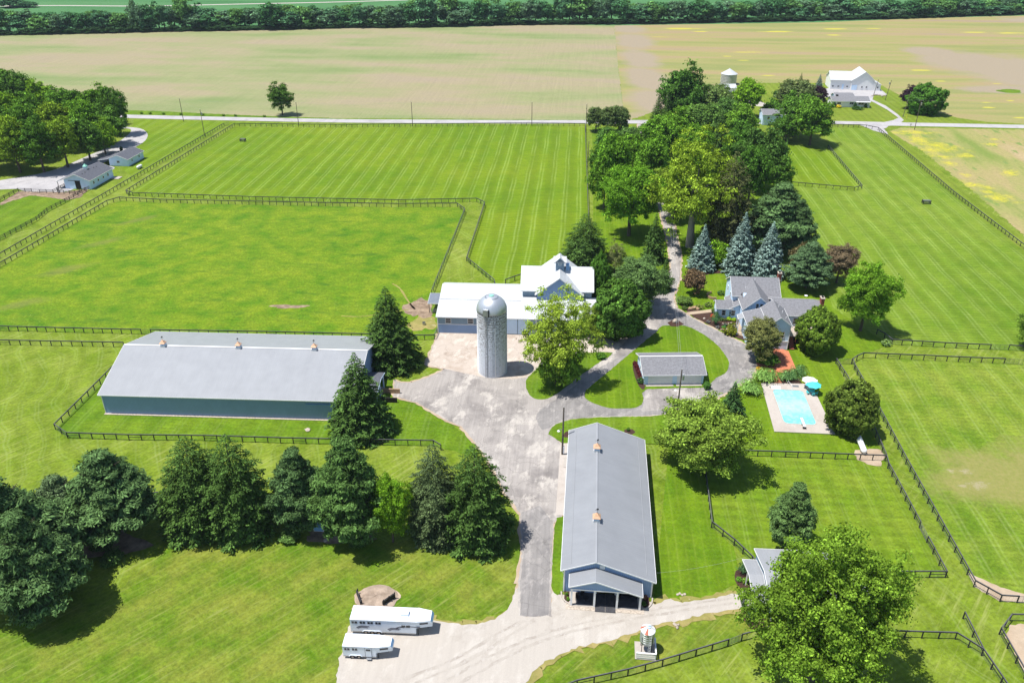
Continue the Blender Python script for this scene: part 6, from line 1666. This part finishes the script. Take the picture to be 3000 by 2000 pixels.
for k in range(3): st_.box(2.5, 4.5, 16.4+.45*k, 16.8+.45*k, .1, .13+.05*k)
st_.build('pool_steps', M['white'], PD)
o = thing('diving_board', 'white diving board at the near end of the pool', 'diving board', PD.location, PD.rotation_euler.z)
MB().box(5.95, 6.45, 1.3, 4.6, .62, .70).build('board', M['white'], o)
MB().box(5.9, 6.5, 1.3, 1.7, .1, .6).box(5.95, 6.45, 2.7, 2.85, .1, .6).build('stand', M['black'], o)
o = thing('pool_handrail', 'bent white handrail at the far end of the pool', 'handrail', PD.location, PD.rotation_euler.z)
MB().tube((6.4, 19.0, .1), (6.4, 19.0, .8), .03, n=6).tube((6.4, 19.0, .8), (6.9, 17.2, .8), .03, n=6).tube((6.9, 17.2, .8), (6.9, 16.4, .1), .03, n=6).build('rail', M['white'], o)
o = MB().box(7.2, 8.6, 17.6, 18.3, .1, .18).build('pool_grate', M['galv']); o.location = PD.location; o.rotation_euler = PD.rotation_euler
tag(o, 'grey rectangular drain cover on the pool deck behind the water', 'drain cover')
def parasol(label, bx, by, mat, h=2.4, r=1.75, table=True, tilt=.14):
    c = G(bx, by)
    t = thing('parasol', label, 'parasol', (c.x, c.y, .1))
    MB().tube((0, 0, 0), (0, 0, h+.1), .03, n=8).build('pole', M['white'], t)
    MB().lathe([(.28, 0), (.26, .1), (.05, .14)], 16).build('base', M['white'], t)
    top = Vector((0, 0, h+.15))
    for k in range(8):
        a0, a1 = 2*math.pi*k/8, 2*math.pi*(k+1)/8
        am = (a0+a1)/2
        p0 = Vector((r*math.cos(a0), r*math.sin(a0), h-.38)); p1 = Vector((r*math.cos(a1), r*math.sin(a1), h-.38))
        pm = Vector((r*.86*math.cos(am), r*.86*math.sin(am), h-.34))
        MB().add([top, p0, pm, p1, top-Vector((0,0,.02)), p0-Vector((0,0,.02)), pm-Vector((0,0,.02)), p1-Vector((0,0,.02))], [(0,1,2), (0,2,3), (4,6,5), (4,7,6), (1,5,6,2), (2,6,7,3)]).build('canopy_panel', mat, t)
    return t
parasol('open white parasol beside the turquoise one at the pool', 2368, 1138, M['white'])
parasol('open turquoise parasol over the round table at the pool', 2378, 1151, M['turquoise'])
tc_ = G(2377, 1153)
o = thing('patio_table', 'round turquoise garden table under the turquoise parasol', 'table', (tc_.x, tc_.y, .1))
MB().lathe([(.02, .70), (.62, .70), (.62, .74), (.02, .74)], 24).build('table_top', M['turquoise'], o)
MB().tube((0, 0, 0), (0, 0, .7), .05, n=8).build('leg', M['turquoise'], o)
for k, (a, lab) in enumerate([(200, 'turquoise garden chair left of the pool table'), (270, 'turquoise garden chair in front of the pool table'), (330, 'turquoise garden chair right of the pool table')]):
    q = thing('garden_chair', lab, 'chair', (tc_.x + 1.0*math.cos(math.radians(a)), tc_.y + 1.0*math.sin(math.radians(a)), .1), math.radians(a - 90), 'turquoise garden chairs')
    MB().box(-.25, .25, -.25, .25, .42, .47).build('seat', M['turquoise'], q)
    MB().box(-.25, .25, .22, .27, .47, .95).build('backrest', M['turquoise'], q)
    for x in (-.22, .22):
        for yy in (-.22, .22): MB().box(x-.02, x+.02, yy-.02, yy+.02, 0, .42).build('leg', M['turquoise'], q)
q = thing('patio_bench', 'low wooden bench at the front of the brick patio', 'bench', G(2310, 1092))
MB().box(-.8, .8, -.2, .2, .4, .46).build('seat', M['brick'], q)
for x in (-.7, .7): MB().box(x-.04, x+.04, -.18, .18, 0, .4).build('leg', M['brick'], q)

# ------------------------------------------------------------------ horse trailers
def trailer(label, org, L, v0, v1, z0, z1, nose, zn, windows, door=None, wheels=(), graphics=(), vents=(), acu=False, steps=None):
    t = at_building('horse_trailer', label, 'horse trailer', 1010, 1938, 3, group='white gooseneck horse trailers')
    d = .45
    body = MB().prism([(v0, z0), (v0, z1-.12), (v0+.14, z1), (v1-.14, z1), (v1, z1-.12), (v1, z0)], 'u', org, org+L).build('body', M['rv_white'], t)
    n0, n1 = org+L, org+L+nose
    vs = [(n0, v0, zn), (n0, v1, zn), (n1, v1-d, zn+.06), (n1, v0+d, zn+.06), (n0, v0, z1-.08), (n0, v1, z1-.08), (n1-.25, v1-d, z1-.1), (n1-.25, v0+d, z1-.1), (n1, v1-d, z1-.6), (n1, v0+d, z1-.6)]
    MB().add(vs, [(0,3,2,1), (4,5,6,7), (0,4,7,9,3), (1,2,8,6,5), (2,3,9,8), (8,9,7,6), (0,1,5,4)]).build('nose', M['rv_white'], t)
    MB().add([(n1+.012, v1-d, z1-.58), (n1+.012, v0+d, z1-.58), (n1-.235, v0+d, z1-.1), (n1-.235, v1-d, z1-.1)], [(0,1,2,3)]).build('nose_stripe', M['rv_blue'], t)
    MB().bar((org, v0-.02, z1-.1), (org+L, v0-.02, z1-.1), .05, .07).build('drip_rail', M['galv'], t)
    MB().box(org, org+L, v0-.015, v0, z0, z0+.18).build('skirt', M['galv'], t)
    for (u, w) in windows:
        z = z1 - .52 if w < 1.2 else z1 - .95
        g = MB().box(u-w/2, u+w/2, v0-.03, v0-.005, z-.27, z+.24).build('window', M['glass'], t)
        MB().box(u-.03, u+.03, v0-.045, v0-.03, z-.2, z+.2).box(u-w/2-.05, u+w/2+.05, v0-.04, v0-.03, z+.2, z+.25).build('frame', M['rv_white'], g)
    g = MB().bar((n0+nose*.25, v0+d*.25-.03, z1-.5), (n0+nose*.75, v0+d*.75-.03, z1-.5), .03, .3).build('window', M['glass'], t)
    if door:
        dd = MB().box(door, door+.85, v0-.04, v0-.01, z0+.15, z1-.25).build('door', M['rv_white'], t)
        MB().box(door+.1, door+.75, v0-.06, v0-.04, z1-.75, z1-.4).build('window', M['glass'], dd)
        for x in (door-.03, door+.88): MB().box(x-.02, x+.02, v0-.045, v0-.01, z0+.1, z1-.2).build('door_edge', M['purple_grey'], dd)
        MB().box(door+.1, door+.8, v0-.35, v0-.05, z0-.15, z0-.08).build('step', M['galv'], t)
    for u in wheels:
        for v in (v0-.02, v1-.22):
            w = MB().tube((u, v, .36), (u, v+.24, .36), .36, n=18).build('wheel', M['tyre'], t)
            MB().tube((u, v-.015, .36), (u, v+.255, .36), .19, n=12).build('rim', M['stone'], w)
    if wheels:
        a, b_ = min(wheels)-.5, max(wheels)+.5
        for v in (v0-.10, v1):
            MB().prism([(a, .55), (a+.25, .82), (b_-.25, .82), (b_, .55), (b_-.05, .55), (b_-.3, .76), (a+.3, .76), (a+.05, .55)], 'v', v, v+.10).build('fender', M['rv_white'], t)
    for pts in graphics:
        mb = MB()
        for (a0, a1), (b0, b1) in zip(pts, pts[1:]):
            mb.bar((a0, v0-.008, a1), (b0, v0-.008, b1), .014, .16)
        mb.build('painted_swoosh', M['purple_grey'], t)
    for (u, v) in vents: MB().box(u-.14, u+.14, v-.14, v+.14, z1, z1+.1).build('roof_vent', M['rv_white'], t)
    if acu: MB().box(acu, acu+1.1, (v0+v1)/2-.45, (v0+v1)/2+.45, z1, z1+.38).build('air_conditioner', M['rv_white'], t)
    MB().tube((n0+nose*.65, (v0+v1)/2, .3), (n0+nose*.65, (v0+v1)/2, zn), .07, n=8).build('hitch', M['black'], t)
    for v in (v0+.3, v1-.3): MB().tube((n0+.25, v, 0), (n0+.25, v, zn), .05, n=6).build('jack', M['black'], t)
    return t
def arc(u, z, w, h, n=9): return [(u + w*k/n, z + h*math.sin(math.pi*.5*min(1, k/(n*.45)))*(1-.35*k/n)) for k in range(n+1)]
trailer('smaller white horse trailer parked in front, with side door and twin wheels', -.3, 4.75, .65, 3.05, .45, 2.5, 2.3, 1.35, [(.35, .75), (1.45, .75)], door=2.95, wheels=(1.0, 1.95),
        vents=(), graphics=())
trailer('larger white horse trailer with grey swooshes, parked behind the smaller one', -.2, 9.65, 5.1, 7.9, .45, 2.95, 2.4, 1.65, [(.45, .8), (1.65, .8), (2.8, .8), (3.95, .8), (8.0, 1.25)], wheels=(2.0, 2.95, 3.9),
        graphics=[arc(.7, 1.3, 1.9, .45), arc(.85, 1.15, 1.5, .35), arc(5.3, 1.15, 1.9, .4), arc(5.5, 1.0, 1.5, .3), arc(6.5, 1.5, 3.6, .55), arc(6.6, 1.35, 1.1, .5)], vents=((1.2, 6.6), (2.3, 6.6), (3.5, 6.6), (4.7, 6.6), (5.9, 5.7)), acu=7.2)

# ------------------------------------------------------------------ feed bin
F_ = at_building('feed_bin', 'galvanised feed bin with white and rust red striped cone roof on black legs', 'feed bin', 1863.4, 1927.3, 6)
MB().box(-.15, 2.85, -.15, 3.0, 0, .08).build('slab', M['concrete'], F_)
cx, cy = 1.45, 1.65
MB().lathe([(1.0, 1.9), (1.0, 4.15)], 28, (cx, cy, 0)).build('tank', M['galv'], F_, smooth=False)
MB().lathe([(.14, .75), (1.0, 1.9)], 28, (cx, cy, 0)).build('hopper', M['galv'], F_)
for k in range(12):
    a0 = 2*math.pi*k/12
    MB().lathe([(1.05, 4.13), (.28, 4.72)], 3, (cx, cy, 0), a0, a0 + 2*math.pi/12).build('roof_panel', M['red_paint'] if k in (5, 8) else M['white'], F_)
MB().lathe([(.34, 4.68), (.34, 4.82), (.02, 4.86)], 16, (cx, cy, 0)).build('lid', M['lap'], F_)
MB().bar((cx-.2, cy, 4.85), (cx+.9, cy-.1, 5.15), .05).build('lid_lever', M['black'], F_)
for k in range(4):
    a = math.pi/4 + math.pi/2*k
    MB().bar((cx+1.0*math.cos(a), cy+1.0*math.sin(a), .08), (cx+1.0*math.cos(a), cy+1.0*math.sin(a), 3.2), .09).build('leg', M['black'], F_)
for k, z in enumerate((2.3, 2.7, 3.1, 3.5, 3.9)): MB().lathe([(1.0, z), (1.03, z+.02), (1.0, z+.04)], 28, (cx, cy, 0)).build('band', M['galv'], F_)
ld = MB()
for x in (.18, .5): ld.bar((cx+x, cy-1.08, .5), (cx+x, cy-1.08, 4.2), .04)
for k in range(11): ld.bar((cx+.18, cy-1.08, .6+.33*k), (cx+.5, cy-1.08, .6+.33*k), .03)
ld.build('ladder', M['white'], F_)
FF = at_building('bin_fence', 'white board fence on two sides of the feed bin slab', 'fence', 1863.4, 1927.3, 6)
for (x, y) in ((.05, .0), (2.7, .0), (2.7, 1.4), (2.7, 2.8)): MB().box(x-.07, x+.07, y-.07, y+.07, 0, 1.25).build('post', M['white'], FF)
for z in (.3, .62, .94): 
    MB().box(.05, 2.7, -.10, -.07, z-.1, z+.1).build('board', M['white'], FF)
    MB().box(2.77, 2.80, 0, 2.8, z-.1, z+.1).build('board', M['white'], FF)
MB().box(0, 2.8, -.12, .08, 1.22, 1.27).build('cap_board', M['white'], FF)
MB().box(2.62, 2.82, 0, 2.85, 1.275, 1.32).build('cap_board', M['white'], FF)

# ------------------------------------------------------------------ gas tanks, jumps, hutch, small things
def tank(label, a, b, r):
    p, q = G(*a), G(*b)
    d = (q - p); L = d.length
    t = thing('gas_tank', label, 'gas tank', (p.x, p.y, 0), math.atan2(d.y, d.x))
    prof = [(.02, 0)] + [(r*math.sin(math.pi/2*k/5), r*(1-math.cos(math.pi/2*k/5))) for k in range(1, 6)] + [(r, L-r)] + [(r*math.cos(math.pi/2*k/5), L - r + r*math.sin(math.pi/2*k/5)) for k in range(1, 5)] + [(.02, L)]
    mb = MB().lathe(prof, 18)
    mb.v = [(z, y, x + r + .25) for x, y, z in mb.v]
    mb.build('vessel', M['white'], t, smooth=True)
    MB().lathe([(.2, 0), (.2, .15), (.02, .22)], 12, (L*.4, 0, 2*r+.2)).build('valve_cover', M['white'], t)
    for s in (.22, .78): MB().box(L*s-.15, L*s+.15, -r*.8, r*.8, 0, .4).build('saddle', M['concrete'], t)
tank('long white gas tank beside the garden fence, below the big arborvitae', (2510, 1283), (2531, 1334), .55)
tank('short white gas tank near the neighbour shed', (403, 497), (416, 490), .55)
def jump(label, x, y, w):
    c = G(x, y)
    t = thing('jump_pen', label, 'jump', (c.x, c.y, 0), -GRID)
    for s in (-1, 1):
        for v in (-.6, .6): MB().box(s*w-.12, s*w+.12, v-.12, v+.12, 0, 1.2).build('post', M['fence'], t)
        MB().bar((s*w, -.6, 1.0), (s*w, .6, 1.0), .08, .16).build('side_board', M['fence'], t)
    for z in (.3, .65, 1.0):
        for v in (-.6, .6): MB().bar((-w, v, z), (w, v, z), .07, .2).build('board', M['fence_top'], t)
    MB().box(-w, w, -.6, .6, 1.12, 1.18).build('top_panel', M['wire'], t)
jump('small dark jump box in the striped paddock at left', 712, 414, 1.05)
jump('small grey jump box in the long right pasture', 2713, 596, 1.25)
c = G(934, 1557)
t = thing('animal_hutch', 'small blue panelled hutch with white frame under the middle pines', 'hutch', (c.x, c.y, 0), -.08)
MB().box(-.85, .85, 0, 1.1, .1, 1.25).build('body', M['white'], t)
MB().box(-.75, .75, -.04, -.005, .2, 1.05).build('front_panel', M['rv_blue'], t)
MB().prism([(-.25, 1.2), (.55, 1.5), (1.3, 1.2)], 'u', -1.0, 1.0).build('roof', M['rv_blue'], t)
c = G(1242, 950)
t = thing('water_tub', 'small grey water tub on the worn grass by the barn gate', 'tub', (c.x, c.y, 0))
MB().lathe([(.38, 0), (.42, .6), (.40, .6), (.36, .05), (.02, .05)], 16).build('tub', M['galv'], t)
c = G(2092, 868)
mb = MB()
for k in range(8):
    a, b_ = math.radians(100 + 22*k), math.radians(100 + 22*(k+1))
    mb.bar((1.9*math.cos(a), 1.9*math.sin(a), .3), (1.9*math.cos(b_), 1.9*math.sin(b_), .3), .3, .6)
o = mb.build('garden_wall', M['tan_wood']); o.location = c; tag(o, 'low curved tan wall beside the house entrance', 'garden wall')
c = G(2370, 408)
t = thing('play_house', 'small white garden table with roof on the small paddock lawn', 'garden shelter', (c.x - 6, c.y + 8, 0))
MB().box(-1.2, 1.2, -.9, .9, 1.5, 1.62).build('roof', M['white'], t)
for x in (-1, 1):
    for y in (-.7, .7): MB().box(x-.06, x+.06, y-.06, y+.06, 0, 1.5).build('leg', M['white'], t)
# lamp post in the house bed
c = G(2136, 938)
t = thing('lamp_post', 'short black lamp post in the house bed', 'lamp post', (c.x, c.y, 0))
MB().tube((0, 0, 0), (0, 0, 1.9), .05, n=8).build('post', M['black'], t)
MB().box(-.13, .13, -.13, .13, 1.9, 2.25).build('lantern', M['black'], t)
# porch furniture of the stable
def local(root, u, v, z=.13):
    return root.matrix_basis @ Vector((u, v, z))
for (u, v, lab) in ((2.1, -1.5, 'dark garden chair at the left of the stable porch'), (2.9, -.9, 'dark chair near the back wall of the stable porch')):
    q = thing('porch_chair', lab, 'chair', local(S, u, v), S.rotation_euler.z, 'chairs on the stable porch')
    MB().box(-.28, .28, -.28, .28, .4, .46).build('seat', M['black'], q)
    MB().box(-.28, .28, .24, .3, .46, 1.0).build('backrest', M['black'], q)
    for x in (-.25, .25):
        for y in (-.25, .25): MB().box(x-.025, x+.025, y-.025, y+.025, 0, .4).build('leg', M['black'], q)
q = thing('porch_table', 'round dark table on the left half of the stable porch', 'table', local(S, 3.4, -1.8), 0)
MB().lathe([(.02, .68), (.5, .68), (.5, .72), (.02, .72)], 20).build('table_top', M['black'], q)
MB().tube((0, 0, 0), (0, 0, .68), .05, n=8).build('leg', M['black'], q)
q = thing('porch_bench', 'long dark bench against the wall on the right half of the stable porch', 'bench', local(S, 10.0, -.5), S.rotation_euler.z)
MB().box(-1.4, 1.4, -.22, .22, .42, .48).build('seat', M['black'], q)
MB().box(-1.4, 1.4, .18, .23, .48, .95).build('backrest', M['black'], q)
for x in (-1.3, 0, 1.3): MB().box(x-.04, x+.04, -.2, .2, 0, .42).build('leg', M['black'], q)

# ------------------------------------------------------------------ person on the shaded drive
def person(label, x, y, rz):
    c = G(x, y)
    t = thing('person', label, 'person', (c.x, c.y, 0.01), rz)
    J = {'pelvis': (0, 0, .95, .15), 'waist': (0, 0, 1.12, .135), 'chest': (0, .01, 1.32, .165), 'neck': (0, 0, 1.48, .06), 'head': (0, -.01, 1.60, .095), 'crown': (0, 0, 1.72, .08),
         'hl': (-.10, 0, .88, .10), 'kl': (-.12, -.03, .50, .065), 'al': (-.12, .02, .09, .045), 'fl': (-.12, -.14, .04, .04),
         'hr': (.10, 0, .88, .10), 'kr': (.12, -.06, .50, .065), 'ar': (.12, -.02, .09, .045), 'fr': (.12, -.18, .04, .04),
         'sl': (-.19, 0, 1.40, .065), 'el': (-.25, .03, 1.14, .045), 'wl': (-.25, -.05, .90, .033), 'nl': (-.25, -.08, .82, .035),
         'sr': (.19, 0, 1.40, .065), 'er': (.25, .03, 1.14, .045), 'wr': (.25, -.05, .90, .033), 'nr': (.25, -.08, .82, .035)}
    E_ = [('pelvis', 'waist'), ('waist', 'chest'), ('chest', 'neck'), ('neck', 'head'), ('head', 'crown'), ('pelvis', 'hl'), ('hl', 'kl'), ('kl', 'al'), ('al', 'fl'), ('pelvis', 'hr'), ('hr', 'kr'), ('kr', 'ar'), ('ar', 'fr'),
          ('chest', 'sl'), ('sl', 'el'), ('el', 'wl'), ('wl', 'nl'), ('chest', 'sr'), ('sr', 'er'), ('er', 'wr'), ('wr', 'nr')]
    ks = list(J)
    me = bpy.data.meshes.new('body')
    me.from_pydata([J[k][:3] for k in ks], [(ks.index(a), ks.index(b)) for a, b in E_], [])
    me.materials.append(M['cloth_blue'])
    o = obj('body', me, t)
    sk = o.modifiers.new('skin', 'SKIN')
    for i, k in enumerate(ks):
        r = J[k][3]; me.skin_vertices[0].data[i].radius = (r, r)
    me.skin_vertices[0].data[0].use_root = True
    o.modifiers.new('sub', 'SUBSURF').levels = 1
    MB().lathe([(.02, .16), (.09, .15), (.115, .06), (.20, .03), (.20, .02), (.02, .0)], 16, (0, -.005, 1.66)).build('hat', M['white'], t)
    MB().lathe([(.02, -.1), (.07, -.06), (.09, 0), (.09, .05), (.02, .08)], 12, (0, -.02, 1.61)).build('face', M['skin'], t)
    for s in (-1, 1):
        h = MB().tube((s*.25, -.07, .86), (s*.25, -.09, .77), .04, .035, 8).build('hand', M['skin'], t)
person('person in pale blue clothes and white hat standing in the tree shade on the drive', 1878, 978, 0.3)

# ------------------------------------------------------------------ thin summer haze
hz_ = MB().box(-1500, 1500, -150, 2200, -1.4, 97.5)
hm = bpy.data.materials.new('thin_haze'); hm.use_nodes = True
hn = hm.node_tree; hn.nodes.clear()
pv = hn.nodes.new('ShaderNodeVolumePrincipled')
pv.inputs['Color'].default_value = (0.72, 0.84, 1.0, 1); pv.inputs['Density'].default_value = 0.00005; pv.inputs['Anisotropy'].default_value = 0.0
ho = hn.nodes.new('ShaderNodeOutputMaterial'); hn.links.new(pv.outputs[0], ho.inputs['Volume'])
tag(hz_.build('haze', hm), 'thin pale summer haze over the fields', kind='stuff')
